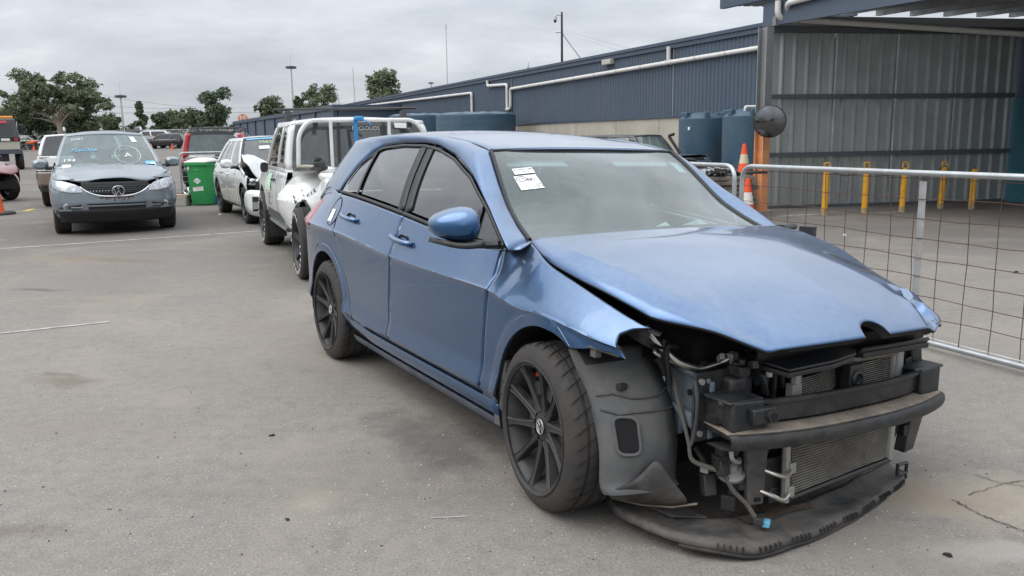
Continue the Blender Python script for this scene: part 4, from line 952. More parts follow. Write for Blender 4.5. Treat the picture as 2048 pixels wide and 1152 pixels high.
# ---- wheels
def make_wheel(parent, loc, s, steer=0.0, camber=0.0):
    """wheel with its outer face towards s*y"""
    w = bpy.data.objects.new('wheel', None); COL.objects.link(w); w.parent = parent; w.location = loc; w.rotation_euler = (0, 0, steer + (0 if s > 0 else math.pi))
    return w
_wheel_parts = []
def wheel_meshes():
    ty = [(.236, -.112), (.252, -.116), (.270, -.114), (.290, -.106), (.305, -.096), (.3135, -.086), (.3165, -.078)]
    prof = ty + [(.3175, -.062), (.3175, -.058), (.309, -.056), (.309, -.046), (.3178, -.044), (.318, -.006), (.309, -.004), (.309, .006), (.318, .008), (.3178, .044), (.309, .046), (.309, .056), (.3175, .058)] + [(r, -y) for r, y in ty[::-1]]
    a = MB().lathe(prof, axis='Y', n=72)
    for k in range(22):     # slanting tread sipes, drawn as thin dark raised ribs
        an = 2 * math.pi * k / 36
        for sg, y0, y1 in ((1, .010, .105), (-1, -.010, -.105)):
            p = []
            for q in np.linspace(0, 1, 5):
                y = lerp(y0, y1, q); an2 = an + q * .16 + (0 if sg > 0 else .08); rr = .3175 if abs(y) < .085 else .311; p.append((rr * math.cos(an2), y, rr * math.sin(an2)))
            _sipes.tube(p, [.0015, .0022, .0026, .0022, .0012], 4)
    me = [('tyre', a.mesh('tyre', 'tyre_wheel', angle=35)), ('tread_sipes', _sipes.mesh('tread_sipes', 'deep_dark'))]
    b = MB().lathe([(.240, .114), (.250, .121), (.254, .119), (.253, .113), (.238, .104), (.226, .092), (.220, .070), (.205, .03), (.203, -.06), (.225, -.11), (.232, -.112)], axis='Y', n=56)
    b.lathe([(0, .074), (.045, .074), (.062, .070), (.074, .060), (.078, .04), (.06, .02)], axis='Y', n=40)
    for k in range(10):
        an = 2 * math.pi * (k + .25) / 10; ca, sa = math.cos(an), math.sin(an); P = []
        for r, hw, yo, yd in ((.055, .023, .078, .045), (.085, .0165, .078, .042), (.13, .0130, .084, .046), (.18, .0128, .093, .056), (.212, .0155, .101, .070), (.236, .024, .109, .085)):
            c_ = lambda t, y: (r * ca - t * sa, y, r * sa + t * ca)
            P.append([c_(-hw, yd), c_(-hw * .92, yo - .004), c_(-hw * .55, yo), c_(-hw * .40, yo - .0035), c_(hw * .40, yo - .0035), c_(hw * .55, yo), c_(hw * .92, yo - .004), c_(hw, yd)])
        b.grid(P)
    me.append(('rim', b.mesh('rim', 'wheel_black', angle=30)))
    l = MB()
    for k in range(5):
        an = 2 * math.pi * k / 5 + .3; l.tube([(.056 * math.cos(an), .060, .056 * math.sin(an)), (.056 * math.cos(an), .0685, .056 * math.sin(an))], .0095, 8)
    me.append(('wheel_bolts', l.mesh('wheel_bolts', 'rust')))
    me.append(('hub_cap', MB().lathe([(0, .0795), (.026, .079), (.0305, .076), (.031, .070)], axis='Y', n=28).mesh('hub_cap', 'matte_black')))
    e = MB().tube([(.0275 * math.cos(q), .0805, .0275 * math.sin(q)) for q in np.linspace(0, 2 * math.pi, 29)[:-1]], .0022, 5, closed=True)
    for pts in (((-.011, .024), (-.0005, .003), (.0005, .003), (.011, .024)), ((-.022, .012), (-.0095, -.022), (0, -.002), (.0095, -.022), (.022, .012))):
        e.tube([(x, .0805, z) for x, z in pts], .0022, 5)
    me.append(('hub_emblem', e.mesh('hub_emblem', 'badge_silver')))
    d = MB().lathe([(.06, .02), (.155, .02), (.155, .045), (.06, .045)], axis='Y', n=40); me.append(('brake_disc', d.mesh('brake_disc', 'disc_steel', angle=30)))
    c = MB()
    for k in range(7):
        a0 = R(60 + k * 9); c.box((.145 * math.cos(a0), .035, .145 * math.sin(a0)), (.05, .07, .028), 0, 0, -a0)
    me.append(('brake_caliper', c.mesh('brake_caliper', 'dark_alloy')))
    return me
_sipes = MB(); WM = wheel_meshes()
for (x, y, z, s, st) in ((0, -.762, .3205, -1, -.075), (-2.637, -.742, .321, -1, 0), (0, .762, .360, 1, -.1), (-2.637, .742, .360, 1, 0)):
    w = make_wheel(golf, (x, y, z), s, st)
    for nm, me in WM:
        o = bpy.data.objects.new(nm, me); COL.objects.link(o); o.parent = w
        if nm == 'tread_sipes': o['kind'] = 'stuff'
        if nm in ('rim', 'hub_emblem', 'hub_cap', 'wheel_bolts'): o.rotation_euler = (0, R(20 if x == 0 else 35), 0)
    if x == 0 and s < 0: MB().box((.045, .062, .192), (.035, .02, .018), 0, 0, .4).build('caliper_clip', 'red_lens', w, bevel=.003)
# inner wheel housings (dark)
for x in (.03, -2.66):
    for s in (-1, 1):
        mb = MB(); rr = .375 if x > 0 else .36; A = np.linspace(R(-12 if x < 0 else 48), R(192 if x < 0 else 200), 20)
        mb.grid([[(x + rr * math.cos(a), s * y, .345 + rr * math.sin(a)) for a in A] for y in (.838 if x > 0 else .83, .70, .52)]).grid([[(x + q * rr * math.cos(a), s * .52, .345 + q * rr * math.sin(a)) for a in A] for q in (1, .5, .02)])
        mb.build('wheel_housing', 'matte_black', golf)
MB().box((-.335, -.815, .40), (.05, .035, .22), ry=R(8)).build('liner_edge', 'liner', golf, bevel=.008)
MB().box((-.375, -.80, .245), (.07, .05, .07)).build('jacking_block', 'liner', golf, bevel=.01)
# ---- floor, firewall, cabin
MB().box((-1.65, 0, .24), (3.0, 1.45, .06)).build('floor_pan', 'matte_black', golf)
MB().box((-.30, 0, .58), (.06, 1.36, .64)).build('firewall', 'matte_black', golf)
MB().box((-3.05, 0, .55), (.05, 1.3, .6)).build('rear_bulkhead', 'matte_black', golf)
dsh = MB().grid([[(x, y, z - .025 * (y / .68)**2) for y in np.linspace(-.68, .68, 16)] for x, z in ((-.36, .945), (-.55, .955), (-.72, .945), (-.80, .90), (-.82, .70))]).build('dashboard', 'cabin_trim', golf, solid=.02)
MB().grid([[(-.66 - .16 * q, -.37 + .19 * math.cos(a), .945 + .070 * math.sin(a) * (1 - .2 * q)) for a in np.linspace(0, math.pi, 14)] for q in (0, 1)]).build('instrument_hood', 'cabin_trim', dsh, solid=.01)
sw_ = Matrix.Translation((-.93, -.37, .92)) @ Matrix.Rotation(R(-66), 4, 'Y')
MB().tube([sw_ @ Vector((.185 * math.cos(a), .185 * math.sin(a), 0)) for a in np.linspace(0, 6.2832, 37)[:-1]], .016, 8, closed=True).tube([sw_ @ Vector((0, -.18, 0)), sw_ @ Vector((0, .18, 0))], .022, 6).tube([sw_ @ Vector((0, 0, 0)), sw_ @ Vector((-.18, 0, 0))], .022, 6).build('steering_wheel', 'trim_black', golf)
def seat(x, y, w, m='seat_cloth', hr=True, nm='seat'):
    b = MB(); P = []
    for z, dx, k, th in ((.42, 0, .94, .12), (.60, -.05, 1, .13), (.80, -.11, 1.0, .12), (.95, -.16, .90, .10), (1.02, -.18, .72, .07)):
        P.append([(x + dx + th / 2 * math.cos(a) * (1.0), y + w / 2 * k * math.copysign(abs(math.sin(a))**.6, math.sin(a)), z) for a in np.linspace(0, 6.2832, 17)[:-1]])
    b.grid(P, wrap=True).add(P[-1], [tuple(range(16))]); o = b.build('seat_back', m, golf, subd=1)
    MB().box((x + .26, y, .40), (.52, w, .16)).build('seat_cushion', m, golf, bevel=.05)
    if hr:
        h = MB(); Q = []
        for z, k in ((1.045, .6), (1.07, .95), (1.13, 1.0), (1.19, .92), (1.215, .6)): Q.append([(x - .20 + .05 * k * math.cos(a), y + .135 * k * math.sin(a), z) for a in np.linspace(0, 6.2832, 17)[:-1]])
        h.grid(Q, wrap=True).add(Q[-1], [tuple(range(16))]); h.build('headrest', m, golf)
        for d in (-.05, .05): MB().tube([(x - .19, y + d, 1.0), (x - .20, y + d, 1.06)], .007, 6).build('headrest_post', 'chrome', golf)
seat(-1.42, -.37, .50); seat(-1.42, .37, .50); seat(-2.28, 0, 1.24, hr=False)
for y in (-.38, .38): MB().box((-2.50, y, 1.09), (.09, .25, .15)).build('headrest', 'seat_cloth', golf, bevel=.04)
MB().grid([[(x, y, z) for y in np.linspace(-.52, .52, 6)] for x, z in ((-1.05, 1.335), (-1.3, 1.38), (-2.0, 1.425), (-2.85, 1.39))]).build('headlining', mat('headlining', (.42, .42, .40), .9), golf)
for y in (-.30, .32): MB().box((-1.02 + .01, y, 1.30), (.17, .34, .012), ry=R(24)).build('sun_visor', mat('visor', (.50, .50, .48), .85), golf, bevel=.004)
for k, (x, y, sx, sy, rz) in enumerate(((-.50, .10, .16, .12, .4), (-.52, .36, .22, .16, .9))):
    P = [[(-sx / 2, -sy / 2, 0), (0, -sy / 2, .035), (sx / 2, -sy / 2, .01)], [(-sx / 2, sy / 2, .01), (0, sy / 2, .055), (sx / 2, sy / 2, .0)]]
    o = MB().grid(P).build('crumpled_paper', 'paper'); o.parent = golf; o.location = (x, y, .962); o.rotation_euler = (0, 0, rz)
# green-tinted curtain airbag hanging along the left side windows
P = []
for z, o in ((1.30, 0), (1.20, .03), (1.10, .04), (1.02, .02)): P.append([(x, .55 - o + .02 * math.sin(x * 14 + z * 6), z + .015 * math.sin(x * 9)) for x in np.linspace(-1.15, -2.3, 24)])
MB().grid(P).build('curtain_airbag', mat('airbag', (.42, .56, .52), .85, var=.1), golf)
# ---- torn-open front end
# arch liner in front of the wheel
edge = [(.15, .646), (.19, .60), (.229, .555), (.272, .50), (.306, .449), (.335, .39), (.351, .337), (.355, .28), (.352, .229), (.36, .20), (.381, .185)]
E_ = resample(edge, 22); rows = []
for w, (dy, dx, dz) in enumerate(((.012, -.02, .0), (0, 0, 0), (-.004, .014, .002), (-.05, .052, .012), (-.10, .080, .020), (-.145, .095, .02), (-.20, .095, .02), (-.27, .075, .015))):
    rows.append([(x + dx * (.55 + .45 * min(1, (z - .1) / .4)), -.80 - dy, z + dz * (1 if z > .4 else .3)) for x, z in E_])
lin = MB().grid(rows).build('arch_liner', 'liner', golf, solid=.004, angle=60)
for zz in (.515, .468): 
    P = []
    for r_ in rows[2:]:
        k = min(range(22), key=lambda i: abs(r_[i][2] - zz)); P.append(Vector(r_[k]) + Vector((.004, 0, 0)))
    MB().tube(P, .0035, 5).build('liner_seam', 'scraped_plastic', lin)
def lp(y, z):      # point on the liner surface at (y, z)
    best = None
    ys = [-r_[0][1] for r_ in rows]
    xs = [itp(z, sorted([(q[2], q[0]) for q in r_])) for r_ in rows]
    return Vector((itp(-y, [(-a, b) for a, b in sorted([(-yy, xx) for yy, xx in zip(ys, xs)], reverse=True)]) if False else float(np.interp(-y, ys[::-1], xs[::-1])), y, z))
def rrect(cy, cz, w, h, r, n=5):
    out = []
    for sx, sz, a0 in ((1, 1, 0), (-1, 1, 90), (-1, -1, 180), (1, -1, 270)):
        for k in range(n + 1): a = R(a0 + 90 * k / n); out.append((cy + sx * (w / 2 - r) + r * math.cos(a), cz + sz * (h / 2 - r) + r * math.sin(a)))
    return out
hole = [lp(y, z) + Vector((.006, 0, 0)) for y, z in rrect(-.735, .388, .072, .125, .024)]
MB().add(hole, [tuple(range(len(hole)))]).build('duct_opening', 'deep_dark', lin, smooth=False)
MB().tube(hole, .006, 6, closed=True).build('duct_rim', 'liner', lin)
MB().box(lp(-.72, .545) + Vector((.012, 0, 0)), (.02, .035, .022)).build('liner_clip', 'black_plastic', lin, bevel=.003)
MB().box((.305, -.815, .672), (.03, .025, .030)).tube([(.20, -.835, .685), (.30, -.832, .692), (.42, -.80, .682)], .006, 5).build('fender_bracket', 'scraped_plastic', golf)
# torn flap at the bottom of the liner
fl_ = [[(.372, -.800, .195), (.41, -.74, .215), (.44, -.69, .27), (.455, -.655, .330)], [(.33, -.75, .135), (.41, -.70, .155), (.455, -.645, .185), (.48, -.615, .235)], [(.27, -.68, .105), (.38, -.625, .115), (.455, -.575, .125), (.50, -.52, .140)]]
MB().grid(fl_).build('torn_liner_flap', 'scraped_plastic', golf, solid=.005, subd=2)
MB().tube([(.27, -.68, .105), (.36, -.635, .108), (.45, -.575, .122), (.505, -.512, .142)], .008, 6, sy=.5).build('flap_lip', 'dusty_ledge', golf)
# under tray / splitter lip lying on the ground
out_ = [(.100, -.600), (.150, -.648), (.291, -.700), (.437, -.690), (.555, -.635), (.64, -.570), (.705, -.485), (.728, -.382), (.728, -.24), (.718, -.107), (.690, .07), (.65, .238), (.61, .38), (.579, .493), (.545, .560), (.50, .61)]
in_ = [(.117, -.551), (.20, -.560), (.302, -.551), (.40, -.52), (.470, -.47), (.505, -.42), (.53, -.34), (.545, -.25), (.555, -.16), (.555, -.05), (.54, .07), (.52, .2), (.49, .32), (.47, .42), (.455, .52), (.45, .58)]
O_, I_ = resample(spline(out_, 4), 60), resample(spline(in_, 4), 60); rows = []
for t, dz in ((0, -.014), (.03, .002), (.08, .012), (.30, .010), (.55, .006), (.75, .010), (.9, .022), (1.0, .026)):
    rows.append([(lerp(o[0], i[0], t), lerp(o[1], i[1], t), max(.028, .048 + dz + .10 * max(0, (-o[1] - .45)) * (1 - t) + .003 * math.sin(k * .7 + t * 5))) for k, (o, i) in enumerate(zip(O_, I_))])
tray = MB().grid(rows).build('under_tray', 'scraped_plastic', golf, solid=.006, angle=60)
MB().tube([(p[0], p[1], r_[2] - .008) for p, r_ in zip(O_[16:], rows[0][16:])], .006, 6, sy=1.2).build('tray_edge', 'rubber', tray)
rb = MB()
for k in range(60):
    q = 20 + (59 - 20) * k / 59.0; i = int(q); t = q - i; j = min(i + 1, 59); p = Vector(lerp(np.array(rows[1][i]), np.array(rows[1][j]), t)); 
    if k % 7 in (5, 6): continue
    d = Vector((O_[j][0] - O_[i][0], O_[j][1] - O_[i][1], 0)) if j != i else Vector((0, 1, 0)); d.normalize(); nn = Vector((d.y, -d.x, 0)); c_ = p + nn * .004 + Vector((0, 0, .004)); rb.box(c_ - Vector((0, 0, .006)), (.012, .004, .016), math.atan2(nn.y, nn.x))
tag(rb.build('edge_ribs', 'rubber', tray), kind='stuff')
MB().grid([[(.50 + .10 * q, y, .072 + .004 * math.sin(y * 30)) for y in np.linspace(-.36, -.02, 10)] for q in (0, 1)]).build('rust_stain_plate', mat('rusty_tray', (.12, .075, .055), .8, var=.5, vscale=14, dirt=(.04, .036, .034), dirt_amt=.6), tray)
MB().prism([(.30, -.60, .085), (.44, -.57, .08), (.50, -.46, .075), (.34, -.50, .08)], (0, 0, .006)).build('tray_patch', 'scraped_plastic', tray, smooth=False)
# crash beam: upper channel, dusty shelf, rounded lower bar
def beam_x(y): return .715 - .20 * (abs(y) / .56)**2.6 * .45
YS = np.linspace(-.55, .54, 28)
def sec(pr): return [[(beam_x(y) + dx, y, z + .0) for y in YS] for dx, z in pr]
cb = MB().grid(sec([(-.016, .546), (0, .545), (.0, .532), (-.012, .528), (-.012, .468), (-.07, .463)])).build('crash_beam', 'bumper_iron', golf, solid=.006, angle=30)
MB().grid(sec([(-.07, .462), (.03, .452), (.048, .448)])).build('beam_shelf', 'dusty_ledge', cb, solid=.004, angle=30)
MB().grid(sec([(.046, .449), (.060, .440), (.064, .418), (.055, .396), (.02, .388), (-.05, .390)])).build('lower_bar', 'bumper_iron', cb, solid=.005, angle=50)
for y0, w in ((-.47, .15), (.46, .17)): MB().box((beam_x(y0) - .050, y0, .548), (.13, w, .012)).build('beam_end_plate', 'bumper_iron', cb, bevel=.006)
eye = MB().tube([(.700, -.395, .500), (.722, -.395, .500)], .023, 16).build('tow_eye_socket', 'bumper_iron', cb); MB().tube([(.7225, -.395, .500), (.7245, -.395, .500)], .014, 14).build('socket_hole', 'deep_dark', eye); MB().box((.69, -.42, .500), (.035, .10, .055)).build('socket_block', 'bumper_iron', cb, bevel=.006)
# crush can and bracket plates
for s in (-1, 1):
    MB().box((.60, s * .46, .485), (.16, .13, .13), s * .10).build('crush_can', 'bumper_iron', golf, bevel=.008)
    MB().box((.525, s * .47, .50), (.012, .20, .24)).build('rail_flange', 'bumper_iron', golf, bevel=.004)
    for dy, dz in ((-.075, .09), (.06, .09), (-.075, -.09), (.06, -.09)): MB().tube([(.530, s * .47 + dy, .50 + dz), (.542, s * .47 + dy, .50 + dz)], .011, 8).build('flange_bolt', 'alu_tank', golf)
MB().tube(spline([(.535, -.575, .600), (.545, -.570, .54), (.540, -.565, .46), (.53, -.565, .40), (.525, -.57, .37)], 4), .007, 8, sy=.6).build('blue_flange_edge', 'sill_grime', golf)
# strut posts hanging from the beam
st_ = MB().prism([(.615, -.405, .40), (.64, -.325, .40), (.62, -.315, .145), (.60, -.37, .140)], (-.03, .012, 0)).build('lower_strut', 'scraped_plastic', golf, smooth=False, bevel=.004)
MB().box((.615, -.34, .165), (.012, .022, .012)).build('strut_slot', 'deep_dark', st_)
MB().prism([(.60, .500, .40), (.60, .590, .41), (.58, .545, .185), (.58, .490, .175)], (-.05, .0, 0)).build('lower_strut', 'scraped_plastic', golf, smooth=False, bevel=.004)
MB().prism([(.57, .395, .40), (.57, .490, .40), (.56, .485, .30), (.55, .46, .22), (.55, .41, .17), (.55, .395, .20)], (-.03, .0, 0)).build('air_guide', 'black_plastic', golf, smooth=False)
MB().box((.57, .49, .27), (.03, .035, .045)).build('guide_clip', 'black_plastic', golf, bevel=.004)
MB().tube([(.55, .50, .115), (.55, .555, .115), (.55, .555, .075), (.55, .50, .075)], .008, 5, closed=True).build('loose_bracket', 'black_plastic', golf)
# radiator stack: condenser below the beam, two cooler halves above it
def radiator(nm, P00, P10, P01, P11, nfin, side=True, bow=0.0):
    """corner points: lower right, lower left(+y), upper right, upper left"""
    a, b, c, d = map(Vector, (P00, P10, P01, P11)); root = bpy.data.objects.new(nm, None); 
    core = MB().grid([[a.lerp(b, u).lerp(c.lerp(d, u), v) + Vector((-.012 - bow * u * u, 0, 0)) for u in np.linspace(0, 1, 8)] for v in (0, .5, 1)]).build(nm, 'deep_dark', golf, solid=.01)
    fm = MB()
    for k in range(nfin + 1):
        v = k / nfin; p, q = a.lerp(c, v), b.lerp(d, v); P = [p.lerp(q, u) + Vector((-bow * u * u, 0, bow * .25 * u * u)) for u in np.linspace(0, 1, 8)]
        fm.grid([[r_ + Vector((0, 0, -.0016)) for r_ in P], [r_ + Vector((.004, 0, -.0012)) for r_ in P], [r_ + Vector((.004, 0, .0012)) for r_ in P], [r_ + Vector((0, 0, .0016)) for r_ in P]])
    fm.build('cooling_fins', 'alu_fin', core, smooth=False)['kind'] = 'stuff'
    return core
rl = radiator('lower_condenser', (.615, -.175, .155), (.615, .335, .205), (.615, -.195, .385), (.615, .330, .385), 22)
MB().tube([(.615, -.205, .13), (.615, -.215, .39)], .016, 8).build('condenser_tank', 'alu_tank', rl); MB().tube([(.615, .345, .19), (.615, .345, .39)], .016, 8).build('condenser_tank', 'alu_tank', rl)
MB().tube([(.62, -.19, .140), (.62, .345, .190)], .010, 6).build('condenser_foot', 'black_plastic', rl)
nt_ = MB(); rg_ = random.Random(4)
for k in range(22):
    v = (k + .5) / 22; z0, z1 = lerp(.155, .385, v), lerp(.205, .385, v)
    for j in range(90):
        u = (j + .5) / 90; nt_.box((.612, lerp(-.18, .335, u), lerp(z0, z1, u)), (.004, .0014, .0075))
tag(nt_.build('fin_webs', 'alu_fin', rl, smooth=False), kind='stuff')
ru = radiator('upper_cooler', (.625, -.190, .480), (.63, .060, .500), (.625, -.185, .575), (.63, .045, .580), 11, bow=.05)
MB().tube([(.625, -.20, .47), (.625, -.20, .60)], .020, 8).box((.63, -.212, .54), (.03, .045, .05)).build('cooler_end', 'alu_tank', ru)
rv = radiator('upper_cooler', (.625, .115, .482), (.60, .330, .478), (.625, .095, .592), (.60, .335, .590), 14)
MB().tube([(.60, .345, .47), (.60, .345, .60)], .010, 6).build('cooler_end', 'alu_tank', rv)
MB().tube([(.60, .372, .455), (.60, .372, .61)], .021, 14).tube([(.60, .372, .610), (.60, .372, .622)], .017, 12).build('receiver_drier', 'alu_tank', rv)
MB().grid([[(.625 - .002, y, z) for y in np.linspace(-.19, .335, 8)] for z in (.600, .618)]).build('cooler_top_rail', 'alu_fin', golf, solid=.008)
# lock carrier, upper covers
MB().box((.635, .075, .53), (.05, .07, .15)).build('lock_support', 'black_plastic', golf, bevel=.008)
for dy in (-.014, .016): MB().tube([(.662, .075 + dy, .492), (.668, .075 + dy, .492)], .010, 10).build('support_bolt', 'chrome', golf)
MB().lathe([(.02, 0), (.028, .006), (.02, .012)], (.66, .068, .555), axis='X', n=16).build('lock_ring', 'bumper_iron', golf)
MB().grid([[(x, y, z - .02 * y * y) for y in np.linspace(-.36, .52, 14)] for x, z in ((.46, .742), (.56, .718), (.60, .700), (.605, .672), (.59, .640))]).build('lock_carrier', 'matte_black', golf, solid=.01)
MB().prism([(.56, -.33, .640), (.685, -.30, .628), (.70, -.10, .640), (.69, .02, .650), (.66, .05, .655), (.56, .03, .66)], (0, 0, .010)).build('air_intake_cover', 'black_plastic', golf, smooth=False, bevel=.004)
MB().prism([(.56, -.33, .615), (.683, -.30, .606), (.698, -.10, .618), (.688, .02, .630), (.55, .02, .63)], (0, 0, .018)).build('intake_cover_edge', 'black_plastic', golf, smooth=False, bevel=.004)
MB().grid([[(.66 - .05 * q, y, .655 - .05 * q + .0 * y) for y in np.linspace(.10, .47, 8)] for q in (0, .4, 1)]).build('upper_panel', 'black_plastic', golf, solid=.012)
MB().box((.63, .29, .632), (.05, .37, .022)).build('upper_slat', 'black_plastic', golf, bevel=.005)
MB().tube(bend([(.60, .30, .63), (.60, .37, .635), (.60, .372, .61)], .02), .007, 6).build('cooler_pipe', 'alu_tank', golf)
for y, hh_ in ((-.40, .07), (.50, .15)): MB().box((.53, y, .53 + hh_ / 2), (.10, .10, hh_)).build('headlight_mount', 'black_plastic', golf, bevel=.015)
for y, z in ((.47, .60), (.505, .56), (.45, .53)): MB().box((.585, y, z), (.03, .035, .09), rx=.2).build('headlight_bracket', 'bumper_iron', golf, bevel=.005)
MB().box((.56, -.40, .618), (.06, .045, .035)).tube([(.57, -.40, .64), (.57, -.40, .66)], .013, 8).build('bonnet_catch', 'bumper_iron', golf, bevel=.004)
for k, (y, z, h) in enumerate(((-.30, .585, .11), (-.27, .565, .13), (-.245, .59, .09), (-.33, .57, .08))): MB().box((.585 + .008 * k, y, z), (.02, .014, h), rx=.15 * (k - 1)).build('carrier_bracket', 'bumper_iron', golf, bevel=.003)
MB().tube([(.615, -.318, .60), (.615, -.318, .615)], .012, 8).build('bracket_bolt', 'alu_tank', golf)
# engine bay filling
MB().box((.10, .05, .52), (.56, .95, .36)).build('engine_block', 'deep_dark', golf, bevel=.03)
MB().box((.12, .10, .735), (.45, .55, .05)).build('engine_cover', 'matte_black', golf, bevel=.02)
MB().box((.30, .05, .30), (.46, .80, .20)).build('gearbox', 'deep_dark', golf, bevel=.04)
MB().box((.0, -.30, .20), (.5, .5, .06)).build('subframe', 'deep_dark', golf, bevel=.02)
rail = MB().prism([(.24, -.505, .585), (.30, -.505, .600), (.537, -.505, .583), (.537, -.505, .384), (.469, -.505, .378), (.43, -.505, .43), (.40, -.505, .425), (.385, -.505, .355), (.35, -.505, .36), (.336, -.505, .40), (.292, -.505, .455)], (0, .02, 0)).build('inner_wing', 'bay_blue', golf, smooth=False, bevel=.004)
MB().tube([(.26, -.512, .606), (.535, -.512, .588)], .009, 6).build('wing_flange', 'bay_blue', rail)
MB().prism([(.36, -.51, .475), (.53, -.51, .455), (.53, -.51, .385), (.42, -.51, .42)], (0, -.022, 0)).build('wing_swage', 'bay_blue', rail, smooth=False, bevel=.012)
MB().tube([(.44, -.507, .525), (.44, -.5125, .525)], .011, 12).build('wing_hole', 'deep_dark', rail)
cn_ = MB().box((.315, -.525, .500), (.055, .03, .045)).build('plug_connector', 'alu_tank', golf, bevel=.004)
for k in range(4): MB().tube([(.305 + k * .007, -.527, .522), (.312 + k * .004, -.527, .555)], .0018, 4).build('bare_wire', 'paper', cn_)
MB().tube(spline([(.25, -.53, .600), (.33, -.54, .605), (.39, -.545, .57), (.42, -.545, .50), (.455, -.545, .43), (.48, -.54, .36), (.49, -.53, .30), (.53, -.48, .275), (.56, -.45, .26), (.58, -.42, .20), (.60, -.375, .150), (.620, -.352, .105)], 5), [.007] * 30 + [.0085] * 26, 8).build('wiring_loom', mat('loom_tape', (.10, .095, .088), .8, bump=.5, bscale=220, dirt=(.22, .19, .16), dirt_amt=.5), golf)
MB().box((.628, -.340, .095), (.034, .042, .026), .6).build('loom_plug', 'black_plastic', golf, bevel=.004); MB().box((.645, -.322, .086), (.026, .030, .024), .6).build('plug_tip', mat('plug_blue', (.16, .45, .66), .5), golf, bevel=.003)
MB().box((.50, -.475, .262), (.03, .035, .025), .4).build('loom_plug', 'alu_tank', golf, bevel=.003)
hn = MB().lathe([(0, .035), (.018, .033), (.022, .018), (.035, .016), (.040, .004), (.052, 0), (.052, -.012), (.03, -.03)], n=26); hm = Matrix.Translation((.55, -.405, .262)) @ Matrix.Rotation(R(25), 4, 'Y') @ Matrix.Rotation(R(18), 4, 'X'); hn.v = [tuple(hm @ Vector(v)) for v in hn.v]; hn.build('horn', 'alu_tank', golf)
MB().prism([(.54, -.385, .24), (.585, -.335, .265), (.585, -.345, .20), (.55, -.385, .185)], (.02, -.005, 0)).build('horn_trumpet', 'black_plastic', golf, smooth=False, bevel=.006)
MB().tube(spline([(.47, -.50, .335), (.50, -.49, .30), (.505, -.47, .272)], 5), .015, 6, sy=.35).build('horn_bracket', 'bumper_iron', golf)
MB().lathe([(0, .01), (.10, .012), (.115, 0), (.10, -.03)], (.27, -.46, .33), axis='X', n=26).build('drive_pulley', 'deep_dark', golf)
# bright pipes in the headlight opening
MB().tube(spline([(.35, -.64, .752), (.36, -.627, .73), (.38, -.603, .692), (.41, -.55, .636), (.43, -.507, .614), (.44, -.463, .604), (.46, -.402, .620), (.47, -.384, .629)], 6), .0125, 10).build('coolant_pipe', 'alu_pipe', golf)
MB().tube([(.468, -.388, .627), (.485, -.355, .645)], .020, 14).build('pipe_end', 'alu_pipe', golf)
MB().tube(spline([(.36, -.608, .668), (.37, -.601, .656), (.4, -.53, .616), (.42, -.479, .589), (.43, -.435, .581)], 6), .0075, 8).build('thin_pipe', 'alu_pipe', golf)
MB().tube(spline([(.44, -.428, .582), (.45, -.402, .565), (.46, -.376, .546)], 4), .005, 6).build('thin_pipe', 'alu_pipe', golf)
MB().tube([(.46, -.395, .60), (.462, -.395, .565)], .013, 8).build('pipe_branch', 'black_plastic', golf); MB().box((.443, -.455, .606), (.016, .018, .05)).build('pipe_clamp', 'black_plastic', golf)
for a, b_, c_ in (((.66, -.30, .262), (.655, -.24, .238), (.62, -.185, .258)), ((.655, -.305, .185), (.65, -.25, .150), (.62, -.185, .170))): MB().tube(bend([(a[0] - .06, a[1] - .03, a[2] + .012), a, b_, c_], .03), .0085, 8).build('condenser_pipe', 'alu_pipe', golf); MB().box((.622, -.195, c_[2]), (.03, .03, .04)).build('pipe_flange', 'alu_tank', golf, bevel=.004)
MB().tube(spline([(.645, -.505, .38), (.65, -.50, .35), (.63, -.45, .325), (.60, -.42, .32)], 5), .008, 6).build('cooler_pipe', 'alu_tank', golf)
mb = MB().tube([(.24, -.69, .745), (.27, -.675, .735)], .020, 10).tube([(.255, -.655, .735), (.30, -.60, .69)], .012, 6); mb.build('headlight_plug', 'alu_tank', golf)
for k in range(7): a = random.uniform(-1, 1); MB().tube(spline([(.28 + .02 * k, -.66 + .02 * k, .74 - .01 * k), (.30 + .02 * k, -.60, .69 + .012 * a), (.34 + .01 * k, -.56 + .01 * a, .62 - .012 * k)], 4), .008, 5).build('cable', 'matte_black', golf)
MB().box((.56, -.25, .22), (.06, .10, .14)).box((.57, -.22, .15), (.05, .08, .06)).build('fan_shroud', 'black_plastic', golf, bevel=.006)
MB().box((.50, .05, .27), (.04, .70, .30)).build('radiator_core', 'deep_dark', golf)
# far mirror stub hanging off the left door

rq = random.Random(21)      # small brackets, plugs and clips crowding the torn front
for k in range(34):
    x, y, z = rq.uniform(.44, .60), rq.choice((rq.uniform(-.46, -.22), rq.uniform(-.46, -.22), rq.uniform(.38, .52))), rq.uniform(.56, .66); m_ = rq.choice(['black_plastic', 'bumper_iron', 'black_plastic', 'dark_alloy', 'alu_tank'])
    if k % 3: MB().box((x, y, z), (rq.uniform(.012, .04), rq.uniform(.012, .05), rq.uniform(.012, .06)), rq.uniform(0, 3), rq.uniform(-.5, .5)).build('bracket', m_, golf, bevel=.003)
    else: MB().tube(spline([(x, y, z), (x + rq.uniform(-.05, .05), y + rq.uniform(.02, .09), z + rq.uniform(-.05, .04)), (x + rq.uniform(-.05, .03), y + rq.uniform(.08, .16), z - rq.uniform(.0, .06))], 5), rq.uniform(.004, .009), 6).build('hose', rq.choice(['matte_black', 'loom_tape', 'black_plastic']), golf)
